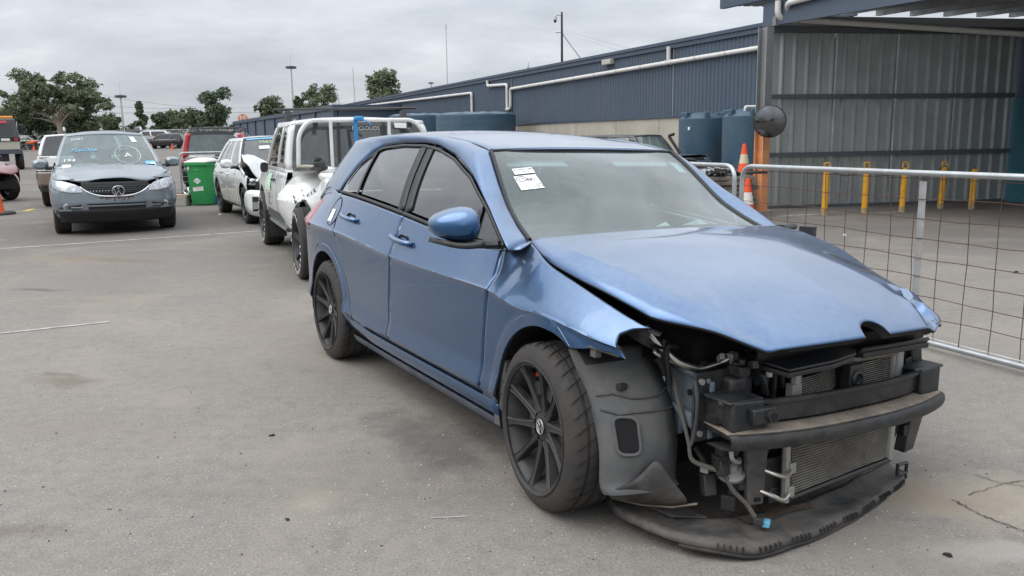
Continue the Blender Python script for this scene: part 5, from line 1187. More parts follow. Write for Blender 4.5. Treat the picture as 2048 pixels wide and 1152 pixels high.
for k in range(16):         # same clutter low down behind the lower bar
    x, y, z = rq.uniform(.48, .58), rq.uniform(-.46, -.22), rq.uniform(.14, .36); MB().box((x, y, z), (rq.uniform(.02, .06), rq.uniform(.02, .07), rq.uniform(.02, .08)), rq.uniform(0, 3), rq.uniform(-.4, .4)).build('bracket', rq.choice(['black_plastic', 'bumper_iron', 'matte_black']), golf, bevel=.004)
# ================================================================== OTHER VEHICLES: a general builder
paint('paint_slate', (.20, .235, .265), .5, .35, .25); paint('paint_white', (.70, .71, .70), .0, .35, .16, (.45, .42, .37)); paint('paint_silver', (.36, .35, .34), .6, .35, .3); paint('paint_red', (.20, .020, .022), .3, .35, .3)
paint('paint_black', (.016, .017, .019), .2, .35, .3, (.25, .23, .21)); paint('paint_bronze', (.20, .15, .12), .4, .4, .3); paint('paint_grey', (.16, .17, .18), .4, .35, .3)
mat('tyre_far', (.028, .027, .027), .75, dirt=(.10, .09, .08), dirt_amt=.4)
glass('veh_glass', (.30, .40, .40), .10); glass('veh_dark_glass', (.05, .06, .06), .06)
class Veh:
    def __init__(s, root, L=(-2.2, 2.2), W=.90, corner=(.5, .55), p=(3.2, 2.8), zs=.30, top=None, wheels=(-1.3, 1.3), wr=.34, arch=.06, inset=None, nose=None, tail=None, body='paint_white'):
        s.root, s.L, s.W, s.corner, s.p, s.zs, s.top, s.wheels, s.wr, s.ar, s.body = root, L, W, corner, p, zs, top, wheels, wr, wr + arch, body
        s.inset = inset or [(.2, .07), (.35, .03), (.5, .01), (.72, 0), (.80, .005), (1.0, .05), (1.3, .1)]; s.nose = nose or [(.2, -.05), (.45, 0), (.6, 0), (.85, -.06), (1.1, -.14)]; s.tail = tail or [(.2, .05), (.5, 0), (.9, .02), (1.2, .05)]
        s.inset = sorted(s.inset); 
    def y(s, x, z):
        W = s.W - itp(z, s.inset); xr, xf = s.L; Lr, Lf = s.corner; pr, pf = s.p
        xf += itp(z, s.nose); xr += itp(z, s.tail)
        if x > xf - Lf: t = min(1, (x - (xf - Lf)) / Lf); return W * (1 - t**pf)**(1 / pf)
        if x < xr + Lr: t = min(1, ((xr + Lr) - x) / Lr); return W * (1 - t**pr)**(1 / pr)
        return W
    def fx(s, y, z, o=0.0):
        W = s.W - itp(z, s.inset); xf = s.L[1] + itp(z, s.nose); Lf = s.corner[1]; p = s.p[1]; return xf - Lf + Lf * (max(0, 1 - min(1, abs(y) / W)**p))**(1 / p) + o
    def rx(s, y, z, o=0.0):
        W = s.W - itp(z, s.inset); xr = s.L[0] + itp(z, s.tail); Lr = s.corner[0]; p = s.p[0]; return xr + Lr - Lr * (max(0, 1 - min(1, abs(y) / W)**p))**(1 / p) - o
    def bot(s, x):
        z = s.zs
        for xw in s.wheels:
            d = s.ar**2 - (x - xw)**2
            if d > 0: z = max(z, s.wr + math.sqrt(d))
        return z
    def zt(s, x): return itp(x, s.top)
    def side(s, nm, x0, x1, m=None, zlo=None, zhi=None, sides=(-1, 1), out=0.0, parent=None, n=None):
        n = n or max(8, int((x1 - x0) / .05)); res = []
        for sg in sides:
            P = []
            for v in np.linspace(0, 1, 12):
                row = []
                for x in np.linspace(x0, x1, n):
                    lo = max(s.bot(x), zlo if zlo is not None else 0); hi = min(s.zt(x), zhi) if zhi else s.zt(x); lo = min(lo, hi - .002); z = lerp(lo, hi, v); row.append((x, sg * (s.y(x, z) + out), z))
                P.append(row)
            res.append(MB().grid(P).build(nm, m or s.body, parent or s.root, solid=.008, off=0, angle=50))
        return res
    def end(s, nm, y0, y1, z0, z1, m=None, front=True, out=0.0, parent=None, n=16, k=8, zc=None):
        f = s.fx if front else s.rx; P = []
        for v in np.linspace(0, 1, k): P.append([(f(y, lerp(z0(y) if callable(z0) else z0, z1(y) if callable(z1) else z1, v), out), y, lerp(z0(y) if callable(z0) else z0, z1(y) if callable(z1) else z1, v)) for y in np.linspace(y0, y1, n)])
        return MB().grid(P).build(nm, m or s.body, parent or s.root, solid=.008, off=0, angle=50)
    def bonnet(s, x0, crown=.05, m=None, f=None, nm='bonnet', x1=None):
        P = []; xe = x1 or s.L[1] - .02
        for x in np.linspace(x0, xe, 16):
            z = s.zt(x); hw = max(.05, s.y(min(x, s.L[1] - .06), z) - .01); row = []
            for u in np.linspace(-1, 1, 17):
                q = Vector((x - (.0 if x < s.L[1] - .3 else .12 * (x - (s.L[1] - .3)) / .3 * u * u), u * hw, z + crown * (1 - abs(u)**2.5))); row.append(f(q) if f else q)
            P.append(row)
        return MB().grid(P).build(nm, m or s.body, s.root, solid=.01, angle=45)
    def house(s, f0, f1, r0, r1, zb, zr, yb, yt, wins, crown=.05, gl='veh_glass', rear_gl=None, rm=(.07, .05, .08), m=None, bow=.08, frame=None, roof_m=None, trim='trim_black'):
        """glasshouse: f0,f1 windscreen base/top x; r0,r1 rear base/top x; wins: (s0,s1) fractions rear->front"""
        m = m or s.body; g = lambda sg: (lambda a, t: (lerp(lerp(r0, r1, t), lerp(f0, f1, t), a), sg * (lerp(yb, yt, t) + .02 * math.sin(math.pi * t)), lerp(zb, zr, t) - (.015 * (2 * a - 1)**2 if t > .9 else 0)))
        def cell(fn, a0, a1, t0, t1, nn=10): return [[fn(a, t) for a in np.linspace(a0, a1, nn)] for t in np.linspace(t0, t1, 7)]
        for sg in (-1, 1):
            fr = MB(); cuts = [0.0]
            for a in wins: cuts += list(a)
            cuts.append(1.0); fr.grid(cell(g(sg), 0, 1, 0, .07, 24)).grid(cell(g(sg), 0, 1, .90, 1.0, 24))
            for i in range(0, len(cuts), 2): fr.grid(cell(g(sg), cuts[i], cuts[i + 1], .07, .90, 5))
            fo = fr.build('window_frame', frame or m, s.root, solid=.02, off=0, angle=50)
            for a in wins: MB().grid(cell(g(sg), a[0] - .004, a[1] + .004, .065, .905)).build('side_window', gl, fo, angle=80)
        def scr(b, tp, sgn):
            def f(u, t): return (lerp(b, tp, t) + sgn * bow * (1 - u * u) * (1 - .35 * t), u * (lerp(yb, yt, t) + .02 * math.sin(math.pi * t)), lerp(zb, zr, t) + crown * .7 * t * (1 - u * u))
            return f
        for nm, b, tp, sgn, gg in (('windscreen', f0, f1, 1, gl), ('rear_window', r0, r1, -1, rear_gl or gl)):
            f = scr(b, tp, sgn); fr = MB()
            sd_, lo_, hi_ = rm if nm == 'rear_window' else (.07, .05, .08)
            for a in ((-1, 1, 0, lo_), (-1, 1, 1 - hi_, 1), (-1, -1 + sd_, lo_, 1 - hi_), (1 - sd_, 1, lo_, 1 - hi_)): fr.grid([[f(u, t) for u in np.linspace(a[0], a[1], 14 if a[1] - a[0] > 1 else 3)] for t in np.linspace(a[2], a[3], 3 if a[3] - a[2] < .5 else 8)])
            fo = fr.build('screen_frame', trim if nm == 'windscreen' else m, s.root, solid=.012, off=0); MB().grid([[f(u, t) for u in np.linspace(-1.005 + sd_, 1.005 - sd_, 16)] for t in np.linspace(lo_ - .005, 1.005 - hi_, 9)]).build(nm, gg, fo, angle=80); setattr(s, nm, f)
        rows = []
        for a in np.linspace(0, 1, 16):
            x = lerp(r1, f1, a); row = []
            for u in np.linspace(-1, 1, 15):
                b = bow * (1 - u * u) * .65 * (a if a > .8 else 0) - bow * (1 - u * u) * .65 * ((1 - a) if a < .2 else 0)
                row.append((x + (b if a in (0, 1) else 0), u * (yt + .0), zr - .015 * (2 * a - 1)**2 + (crown * .7 + crown * .5 * (1 - (2 * a - 1)**2)) * (1 - abs(u)**2.6)))
            rows.append(row)
        s.roof = MB().grid(rows).build('roof', roof_m or m, s.root, solid=.015, angle=50)
        s.hz = (zb, zr)
    def wheelset(s, rim='alloy', spokes=5, width=.22, track=None, which=None, tyre='tyre_far', tread=True):
        t = track or s.W - width / 2 - .02; k = (rim, spokes, width, s.wr, tyre)
        if k not in Veh.cache:
            r = s.wr; w = width / 2; pr = [(r * .70, -w * .95), (r * .82, -w), (r * .93, -w * .96), (r * .985, -w * .82), (r, -w * .6)]
            if tread:
                for q in (-.4, 0, .4): pr += [(r, w * (q - .06)), (r * .965, w * (q - .05)), (r * .965, w * (q + .05)), (r, w * (q + .06))]
            pr += [(a, -b) for a, b in pr[4::-1]]
            ty = MB().lathe(pr, axis='Y', n=36).mesh('tyre', tyre, angle=30); rm = MB().lathe([(0, w * .55), (r * .16, w * .55), (r * .2, w * .35), (r * .2, -w * .2), (r * .64, -w * .4), (r * .67, w * .8), (r * .71, w * .97), (r * .72, w * .9)], axis='Y', n=32)
            for i in range(spokes):
                a = 2 * math.pi * i / spokes + .3; ca, sa = math.cos(a), math.sin(a); P = []
                for q, hw, yo in ((.14, .11, .55), (.4, .085, .7), (.69, .10, .88)):
                    P.append([(r * (q * ca - h_ * sa), w * (yo - d), r * (q * sa + h_ * ca)) for h_, d in ((-hw, .25), (-hw * .9, 0), (hw * .9, 0), (hw, .25))])
                rm.grid(P)
            dk = MB().lathe([(0, -w * .1), (r * .64, -w * .1)], axis='Y', n=24).mesh('wheel_back', 'matte_black')
            Veh.cache[k] = (ty, rm.mesh('rim', rim, angle=35), dk)
        for xw in s.wheels:
            for sg in (-1, 1):
                if which and (xw, sg) not in which: continue
                w_ = bpy.data.objects.new('wheel', None); COL.objects.link(w_); w_.parent = s.root; w_.location = (xw, sg * t, s.wr); w_.rotation_euler = (0, random.uniform(0, 6) * 0, 0 if sg > 0 else math.pi)
                for me in Veh.cache[k]:
                    o = bpy.data.objects.new(me.name.split('.')[0], me); COL.objects.link(o); o.parent = w_
    def guts(s, x0, x1, seats=(), seat_m='seat_cloth', zf=.35, dash=None):
        MB().box(((x0 + x1) / 2, 0, zf), (x1 - x0, s.W * 1.7, .08)).build('floor', 'matte_black', s.root)
        xr, xf = s.L; MB().box(((xr + xf) / 2, 0, s.zs + .12), (xf - xr - .5, s.W * 1.45, .2)).build('underbody', 'matte_black', s.root)
        for xw in s.wheels: 
            mb = MB()
            for sg in (-1, 1): mb.grid([[(xw + s.ar * math.cos(a), sg * yy, s.wr + s.ar * math.sin(a)) for a in np.linspace(-.3, math.pi + .3, 14)] for yy in (s.W - .06, s.W - .38)]).grid([[(xw + q * s.ar * math.cos(a), sg * (s.W - .38), s.wr + q * s.ar * math.sin(a)) for a in np.linspace(-.3, math.pi + .3, 14)] for q in (1, .02)])
            mb.build('wheel_housing', 'matte_black', s.root)
        for x, y, w in seats:
            MB().box((x, y, .80), (.14, w, .62), ry=R(-12)).build('seat_back', seat_m, s.root, bevel=.05)
            MB().box((x - .08, y, 1.19), (.10, .27, .18)).build('headrest', seat_m, s.root, bevel=.04)
        if dash is not None: MB().box((dash, 0, s.zt(dash) - .07), (.45, s.W * 1.6, .16)).build('dashboard', 'cabin_trim', s.root, bevel=.05)
    def mirrors(s, x, z, m, w=.22, h=.15, sides=(-1, 1), off=.10):
        for sg in sides:
            mb = MB(); rows = []
            for u, k in ((0, .55), (.3, .9), (.7, 1.0), (1, .9)): rows.append([(x + .07 - u * .13, sg * (s.W + off) + w / 2 * k * math.copysign(abs(math.cos(a))**.7, math.cos(a)), z + h / 2 * k * math.copysign(abs(math.sin(a))**.7, math.sin(a))) for a in np.linspace(0, 6.2832, 19)[:-1]])
            mb.grid(rows, wrap=True).add(rows[0], [tuple(range(17, -1, -1))]).add(rows[-1], [tuple(range(18))]); o = mb.build('door_mirror', m, s.root)
            MB().tube([(x, sg * (s.W - .10), z - .06), (x, sg * (s.W + off - .06), z - .06)], .03, 8).build('mirror_arm', 'trim_black', o)
    def handle(s, x, z, m, sides=(-1, 1), parent=None):
        for sg in sides: MB().tube([(x - .10, sg * (s.y(x, z) + .005), z), (x - .08, sg * (s.y(x, z) + .03), z + .005), (x + .08, sg * (s.y(x, z) + .03), z), (x + .10, sg * (s.y(x, z) + .005), z)], .015, 8).build('door_handle', m, parent or s.root)
Veh.cache = {}
def vroot(name, label, x, y, yaw, group=None, cat='car', z=0): return thing(name, label, cat, (x, y, gz(x, y) + z), R(yaw), group)
# ------------------------------------------------------------------ slate grey SUV facing the camera
sv = vroot('damaged_suv', 'slate grey SUV facing the camera with a buckled bonnet and chalked windscreen', -7.00, 14.93, -62.5)
V = Veh(sv, L=(-2.15, 2.17), W=.905, corner=(.45, .62), p=(3, 2.5), zs=.26, top=[(-2.2, 1.05), (.80, 1.00), (1.2, .985), (1.7, .93), (2.0, .86), (2.2, .80)], wheels=(-1.302, 1.302), wr=.345, body='paint_slate',
        inset=[(.2, .09), (.33, .04), (.5, .0), (.75, 0), (.85, .03), (1.0, .07), (1.2, .1)], nose=[(.2, -.10), (.36, -.01), (.5, 0), (.66, -.01), (.80, -.06), (.95, -.16), (1.1, -.2)])
V.side('front_wing', .86, 1.70, zlo=.30, n=34); V.side('wing_tip', 1.702, 1.96, zhi=.74); V.side('wing_top', 1.702, 1.98, zlo=.852); V.side('front_door', -.22, .85, zlo=.30); V.side('rear_door', -1.05, -.23, zlo=.30); V.side('rear_quarter', -2.05, -1.06)
V.side('sill_cladding', -.95, .95, 'black_plastic', .22, .34, out=.004)
SZ = lambda y: itp(abs(y), [(0, .745), (.30, .745), (.44, .74), (.56, .69), (.88, .69)])
V.end('front_bumper', -.885, .885, .36, SZ, n=44, k=18)
V.end('bumper_lip', -.84, .84, .20, .40, 'matte_black', out=.012, n=30)
V.end('lower_opening', -.40, .40, lambda y: .375 + .02 * (abs(y) / .4)**3, lambda y: .485 - .0 * abs(y), 'matte_black', out=.008, n=24); V.end('lower_slat', -.405, .405, .448, .468, 'paint_slate', out=.022, n=24); V.end('lower_slat', -.42, .42, .485, .495, 'black_plastic', out=.02, n=24)
for sg in (-1, 1):
    V.end('fog_recess', sg * .50, sg * .80, .415, lambda y: .49 - .05 * (abs(y) - .5) / .3, 'black_plastic', out=.006, n=10); V.end('fog_surround', sg * .615, sg * .80, .385, .408, 'paint_slate', out=.02, n=8); V.end('fog_bar', sg * .47, sg * .64, .432, .446, 'alloy', out=.018, n=8)
    yy = sg * .685; o = MB().lathe([(.0, .03), (.045, .035), (.055, .03), (.056, .0)], (V.fx(yy, .448) - .015, yy, .448), axis='X', n=20).build('fog_lamp', 'headlight_chrome', sv)
    MB().lathe([(0, .037), (.034, .036)], (V.fx(yy, .448) - .014, yy, .448), axis='X', n=16).build('fog_lens', 'lens_glass' if False else 'clear_glass', o)
# grille
gt = V.end('grille_opening', -.47, .47, lambda y: .605 + .135 * (abs(y) / .47)**3.2, lambda y: .81, 'matte_black', out=.006, n=40, k=8)
V.end('grille_chrome', -.485, .485, lambda y: .585 + .150 * (abs(y) / .485)**3.2, lambda y: .606 + .150 * (abs(y) / .485)**3.2, 'chrome', out=.018, n=44, k=3)
for z in (.655, .685, .715, .742):
    w = .30 + (z - .60) * 1.0; V.end('grille_slat', -min(.45, w), min(.45, w), z - .006, z + .006, 'black_plastic', out=.014, parent=gt, n=24, k=3)
for k in range(8): y = -.36 + k * .042; V.end('grille_stub', y, y + .014, .672, .682, 'alloy', out=.022, parent=gt, n=3, k=3)
em = Matrix.Translation((V.fx(.0, .675) + .03, .03, .675)); ring = MB().tube([em @ Vector((0, .082 * math.cos(a), .070 * math.sin(a))) for a in np.linspace(0, 6.283, 29)[:-1]], .011, 6, closed=True)
for pts in (((-.018, .062), (.0, .012), (.018, .062)), ((-.060, .030), (-.030, -.055), (.004, .000), (.030, -.055))): ring.tube([em @ Vector((0, a, b)) for a, b in pts], .009, 5)
ring.build('broken_emblem', 'alloy', gt)
# lamps
for sg in (-1, 1):
    lo = lambda y: itp(abs(y), [(.42, .665), (.60, .648), (.78, .675), (.88, .74)]); hi = lambda y: itp(abs(y), [(.42, .70), (.55, .785), (.72, .84), (.84, .85), (.88, .84)])
    o = V.end('headlight', sg * .46, sg * .872, lo, hi, 'headlight_chrome', out=.008, n=24); V.end('headlight_lens', sg * .455, sg * .875, lo, hi, 'lens_clear', out=.022, parent=o, n=20) if 'lens_clear' in MATS else None
    for yy, zz, r in ((.70, .755, .060), (.575, .718, .036)):
        for r0, r1, mm_, nm_ in ((r * .82, r, 'chrome', 'reflector_ring'), (.004, r * .80, 'badge_silver', 'reflector')): MB().grid([[(V.fx(sg * (yy + q * math.cos(a)), zz + q * math.sin(a), .014 if nm_ == 'reflector' else .018), sg * (yy + q * math.cos(a)), zz + q * math.sin(a)) for a in np.linspace(0, 6.2832, 21)] for q in np.linspace(r0, r1, 3)]).build(nm_, mm_, o)
V.end('number_plate_mark', -.24, .24, .572, .586, 'rust', out=.004, n=20, k=3)
for k in range(9): y = -.22 + k * .055 + random.uniform(-.02, .02); V.end('rust_streak', y, y + random.uniform(.01, .03), .586 - random.uniform(.02, .07), .583, 'rust', out=.0045, n=3, k=3)
def buck(p):
    q = p.copy(); t = max(0, (p.x - 1.0) / 1.0)
    q.z += -.012 * t - .045 * t * t * (abs(p.y) < .7) + .024 * t * math.exp(-((p.y + .05) / .25)**2) + .014 * math.exp(-((p.x - 1.75) / .18)**2) * math.sin(p.y * 9 + 1) + .006 * t * math.sin(p.y * 14 + p.x * 9)
    q.x -= .06 * t; return q
V.bonnet(.82, .055, f=buck, x1=2.03); MB().box((1.40, 0, .72), (.8, 1.15, .14)).build('engine_bay', 'deep_dark', sv)
V.house(.84, .02, -2.05, -1.72, 1.0, 1.545, .80, .60, ((.10, .27), (.31, .60), (.63, .93)), crown=.055, gl='car_glass', bow=.12, trim='paint_slate')
V.wheelset('alloy', 5, .235); V.guts(-1.9, .9, ((-.25, -.37, .5), (-.25, .37, .5), (-1.1, 0, 1.25)), dash=.60); V.mirrors(.55, 1.06, 'paint_slate', .24, .17)
for sg in (-1, 1): MB().tube(bend([(-1.45, sg * .60, 1.58), (-1.35, sg * .60, 1.655), (-.35, sg * .61, 1.665), (-.15, sg * .605, 1.595)], .1), .020, 8).build('roof_rail', 'alloy', sv)
wf = V.windscreen
def chalk(body, u, t, size, m):
    c = Vector(wf(u, t)); ex = Vector(wf(u + .05, t)) - c; ey = Vector(wf(u, t + .05)) - c; ex = ex if True else ex; M_ = frame3(c + ex.cross(ey).normalized() * .006, ex, ey); return text('chalk_lettering', body, size, m, sv, M_, .0008)
mat('chalk_white', (.75, .77, .76), .8); mat('chalk_blue', (.20, .50, .72), .8)
chalk('GVRT', -.66, .80, .075, 'chalk_white'); chalk('7566256', -.48, .48, .115, 'chalk_blue'); chalk('194', -.76, .20, .13, 'chalk_white'); chalk('A', .40, .32, .17, 'chalk_white')
P = []
for a in np.linspace(.3, 6.5, 40): u, t = .40 + .26 * math.cos(a), .33 + .25 * math.sin(a); c = Vector(wf(u, t)); P.append(c + Vector((.009, 0, .006)))
MB().tube(P, .004, 4).build('chalk_circle', 'chalk_white', sv)
def stick(u0, u1, t0, t1, m, sk=0): MB().grid([[Vector(wf(u + sk * (t - t0), t)) + Vector((.006, 0, .005)) for u in np.linspace(u0, u1, 3)] for t in (t0, t1)]).build('windscreen_sticker', m, sv, smooth=False)
stick(-.88, -.72, -.02, .09, 'white_label'); stick(.60, .72, .70, .86, 'white_label', -.15); stick(.70, .90, .02, .15, 'chalk_blue'); stick(.62, .74, -.02, .04, 'white_label'); stick(.80, .89, .06, .11, 'white_label')
MB().grid([[Vector(wf(u, t)) + Vector((-.12, 0, -.05)) for u in (-.66, -.2)] for t in (.10, .20)]).build('paper_on_dashboard', 'paper', sv)
MB().tube([Vector(wf(.86, .03)) + Vector((.02, 0, .01)), Vector(wf(.35, .03)) + Vector((.02, 0, .01))], .012, 5).build('wiper', 'trim_black', sv)
# ------------------------------------------------------------------ silver SUV seen from behind
xt = vroot('silver_suv', 'silver SUV seen from behind with tall red pillar lamps and roof bars', -8.25, 24.75, 103)
V = Veh(xt, L=(-2.2, 2.25), W=.885, corner=(.30, .5), zs=.30, top=[(-2.3, 1.02), (1.0, 1.0), (1.5, .97), (2.3, .85)], wheels=(-1.31, 1.31), wr=.35, body='paint_silver', inset=[(.2, .08), (.35, .03), (.6, 0), (.8, 0), (1.0, .04), (1.2, .08)])
V.side('front_wing', 1.0, 1.75); V.side('front_door', -.10, .98); V.side('rear_door', -1.0, -.12); V.side('rear_quarter', -1.92, -1.02); V.side('body_cladding', -1.95, 1.8, 'black_plastic', .26, .48, out=.006)
V.end('tailgate', -.80, .80, .72, 1.03, front=False, n=24); V.end('rear_bumper', -.84, .84, .30, .70, 'black_plastic', False, out=.06, n=30); V.end('tailgate_bar', -.45, .45, .86, .905, 'chrome', False, out=.02); V.end('plate_recess', -.26, .26, .735, .84, 'matte_black', False, out=.004)
V.house(1.15, .35, -2.10, -1.98, 1.02, 1.62, .80, .69, ((.05, .22), (.26, .56), (.60, .92)), crown=.04, gl='car_glass', frame='paint_silver', bow=.06)
rf = V.rear_window
MB().grid([[Vector(rf(u, t)) + Vector((-.015, 0, 0)) for u in np.linspace(-.99, .99, 12)] for t in (.90, 1.02)]).build('tailgate_header', 'black_plastic', xt)
for sg in (-1, 1):
    P = []
    for t in np.linspace(-.38, .98, 14):
        c = Vector(rf(sg * .99, max(t, 0))) if t > 0 else Vector((V.rx(.80, 1.02 + t * .6) - .0, sg * .80, 1.02 + t * .6)); k = .12 if t > .05 else .14
        P.append([c + Vector((-.03, -sg * k, 0)), c + Vector((-.035, 0, 0)), c + Vector((.02, sg * .035, 0)), c + Vector((.12, sg * .04, 0))])
    MB().grid(P).build('tail_light', 'red_lens', xt, solid=.01)
    MB().tube(bend([(-1.7, sg * .64, 1.64), (-1.6, sg * .64, 1.72), (.15, sg * .64, 1.73), (.3, sg * .64, 1.64)], .1), .022, 8).build('roof_rail', 'black_plastic', xt)
for x in (-1.35, -.2): MB().tube([(x, -.72, 1.755), (x, .72, 1.755)], .025, 8, sy=.6).build('roof_bar', 'black_plastic', xt)
MB().box((-.1, .10, 1.785), (.5, .7, .03)).build('rack_load', 'black_plastic', xt, bevel=.02)
MB().tube([Vector(rf(0, .02)) + Vector((-.03, 0, 0)), Vector(rf(-.55, .08)) + Vector((-.03, 0, 0))], .014, 5).build('rear_wiper', 'trim_black', xt)
MB().lathe([(0, 0), (.075, 0)], Vector(rf(-.80, .85)) + Vector((-.01, 0, 0)), axis='X', n=16).build('round_sticker', 'white_label', xt)
V.wheelset('alloy', 5, .22); V.guts(-2.0, 1.1, ((-.1, -.38, .5), (-.1, .38, .5), (-1.0, -.38, .5), (-1.0, .38, .5)), dash=.95); V.mirrors(.85, 1.10, 'black_plastic', .20, .19)
# ------------------------------------------------------------------ white sedan with crushed front
im = vroot('crushed_hatchback', 'white hatchback with its bonnet folded up and bumper hanging off', -4.40, 16.13, -62.7)
V = Veh(im, L=(-2.15, 2.12), W=.885, corner=(.5, .75), p=(3, 2.4), zs=.24, top=[(-2.2, .98), (-.5, .95), (.80, .90), (1.2, .87), (1.7, .80), (2.15, .72)], wheels=(-1.335, 1.335), wr=.32, body='paint_white', inset=[(.2, .09), (.32, .03), (.5, .01), (.7, 0), (.78, .01), (.95, .07), (1.2, .1)])
V.side('front_wing', .84, 1.62); V.side('front_door', -.20, .83); V.side('rear_door', -1.0, -.21); V.side('rear_quarter', -1.9, -1.01); V.end('tailgate', -.85, .85, .3, .95, front=False)
V.house(.86, .10, -1.95, -1.35, .93, 1.43, .79, .58, ((.12, .30), (.335, .60), (.635, .90)), crown=.05, gl='veh_glass', bow=.10)
V.wheelset('dark_alloy', 5, .215); V.guts(-1.8, 1.0, ((-.2, -.37, .5), (-.2, .37, .5), (-1.05, 0, 1.2)), dash=.62); V.mirrors(.62, 1.0, 'paint_white', .22, .16); V.handle(-.02, .80, 'paint_white'); V.handle(-.80, .83, 'paint_white')
def fold(p):
    t = (p.x - .86) / 1.2; q = p.copy()
    if t < .42: q.z += .45 * t + .04 * math.sin(p.y * 7); q.x -= .10 * t
    else: q.z += .19 - (t - .42) * .55 + .06 * math.sin(p.y * 6 + 1.5) + .03 * math.sin(p.y * 17 + t * 12); q.x -= .042 + (t - .42) * .55
    if p.y < -.45 and t > .15: q.z += .13 * min(1, (-.45 - p.y) / .25) * min(1, t * 2.2)
    return q
V.bonnet(.86, .03, f=fold, x1=1.95)
MB().box((1.45, 0, .55), (1.0, 1.45, .36)).build('engine_bay', 'deep_dark', im, bevel=.03)
for k in range(14): MB().box((random.uniform(1.5, 2.0), random.uniform(-.7, .6), random.uniform(.5, .82)), (random.uniform(.04, .2), random.uniform(.04, .2), random.uniform(.04, .14)), random.uniform(0, 3), random.uniform(0, 1)).build('broken_piece', random.choice(['black_plastic', 'alu_tank', 'black_gloss', 'dark_alloy']), im, bevel=.01)
hl = MB().grid([[(lerp(1.62, 1.95, u) - .1 * v, lerp(-.86, -.52, u) + .03 * v, lerp(.66, .80 - .05 * u, v) - .02 * u) for u in np.linspace(0, 1, 7)] for v in np.linspace(0, 1, 5)]).build('headlight', 'black_gloss', im, solid=.03)
for k in range(3): MB().lathe([(0, .02), (.035, .015), (.045, 0)], (1.73 + .08 * k, -.77 + .09 * k, .73), axis='X', n=14).build('reflector', 'chrome', hl)
MB().grid([[(1.55 - .3 * v, -.86 - .02 * u, .86 - .06 * u + .1 * v) for u in (0, 1)] for v in (0, .5, 1)]).build('torn_wing_edge', 'paint_white', im, solid=.01)
bp_ = [[(1.74, -.90, .60), (1.98, -.80, .60), (2.22, -.55, .58), (2.34, -.10, .56), (2.33, .5, .56)], [(1.70, -.93, .45), (2.02, -.86, .44), (2.28, -.58, .42), (2.40, -.10, .42), (2.38, .5, .42)], [(1.74, -.91, .22), (2.0, -.84, .16), (2.26, -.56, .18), (2.36, -.1, .2), (2.34, .5, .2)]]
bo = MB().grid(bp_).build('hanging_bumper', 'paint_white', im, solid=.012, subd=1, angle=20)
MB().prism([(2.10, -.83, .50), (2.30, -.60, .49), (2.29, -.60, .28), (2.09, -.83, .26)], (.05, -.04, 0)).build('fog_opening', 'matte_black', bo, smooth=False); MB().prism([(2.13, -.82, .42), (2.28, -.64, .41), (2.28, -.64, .32), (2.13, -.82, .30)], (.062, -.05, 0)).build('fog_mesh', 'alloy', bo, smooth=False)
MB().tube([Vector(V.windscreen(-.9, .05)) + Vector((.02, 0, 0)), Vector(V.windscreen(.1, .04)) + Vector((.02, 0, 0))], .012, 5).build('wiper', 'trim_black', im)
def stk(V_, root, u0, u1, t0, t1, m, nm='windscreen_sticker'): MB().grid([[Vector(V_.windscreen(u, t)) + Vector((.006, 0, .006)) for u in np.linspace(u0, u1, 4)] for t in (t0, t1)]).build(nm, m, root, smooth=False)
stk(V, im, -.55, -.28, .60, .70, 'white_label'); stk(V, im, -.93, -.82, .05, .16, 'white_label'); stk(V, im, -.9, -.1, .93, .97, 'chalk_blue', 'sun_strip')
mat('chalk_green', (.45, .62, .35), .8); c = Vector(V.windscreen(-.30, .82)); ex = Vector(V.windscreen(-.25, .82)) - c; ey = Vector(V.windscreen(-.30, .87)) - c; text('chalk_lettering', '1562A', .12, 'chalk_green', im, frame3(c + Vector((.008, 0, .008)), ex, ey))
# ------------------------------------------------------------------ white crew-cab utility with a smashed tub
ut = vroot('smashed_utility', 'white utility with a smashed tub, ladder bar and blue strap', -1.92, 10.40, 112, cat='pickup truck')
V = Veh(ut, L=(-2.45, 2.45), W=.90, corner=(.2, .6), zs=.42, top=[(-2.5, 1.05), (1.2, 1.04), (1.6, 1.02), (2.5, .90)], wheels=(-1.6, 1.6), wr=.365, arch=.075, body='paint_white', inset=[(.3, .08), (.45, .02), (.6, 0), (.85, 0), (1.05, .05), (1.3, .1)])
V.side('front_wing', 1.12, 2.0); fdoors = V.side('front_door', .18, 1.11); V.side('rear_door', -.52, .17); V.bonnet(1.25, .06); V.end('front_fascia', -.88, .88, .4, .9)
V.house(1.30, .62, -.62, -.50, 1.04, 1.60, .85, .755, ((.08, .36), (.42, .90)), crown=.05, gl='veh_glass', bow=.07, trim='paint_white')
V.side('cab_corner', -.66, -.525, zlo=.45)
V.wheelset('dark_alloy', 6, .265, track=.80); V.guts(-.6, 1.3, ((.0, -.38, .52), (.0, .38, .52)), dash=1.1); V.mirrors(1.02, 1.06, 'trim_black', .10, .13, off=.02); V.handle(.30, .93, 'trim_black', parent=None)
# letters on the white-lettered tyres
tl = MB()
for xw, sg in ((1.6, 1), (-1.6, 1)):
    for k in range(26):
        if k % 13 in (10, 11, 12): continue
        a = 2 * math.pi * k / 26; tl.box((xw + .298 * math.cos(a), .80 + .1335, .365 + .298 * math.sin(a)), (.018, .003, .034), 0, 0, -a + math.pi / 2)
tag(tl.build('tyre_lettering', 'white_label', ut), kind='stuff')
MB().box((1.14, .80, .33), (.03, .26, .36)).build('mud_flap', 'rubber', ut)
MB().tube([(-.55, .86, .40), (1.05, .86, .40)], .03, 8).build('side_step', 'alloy', ut)
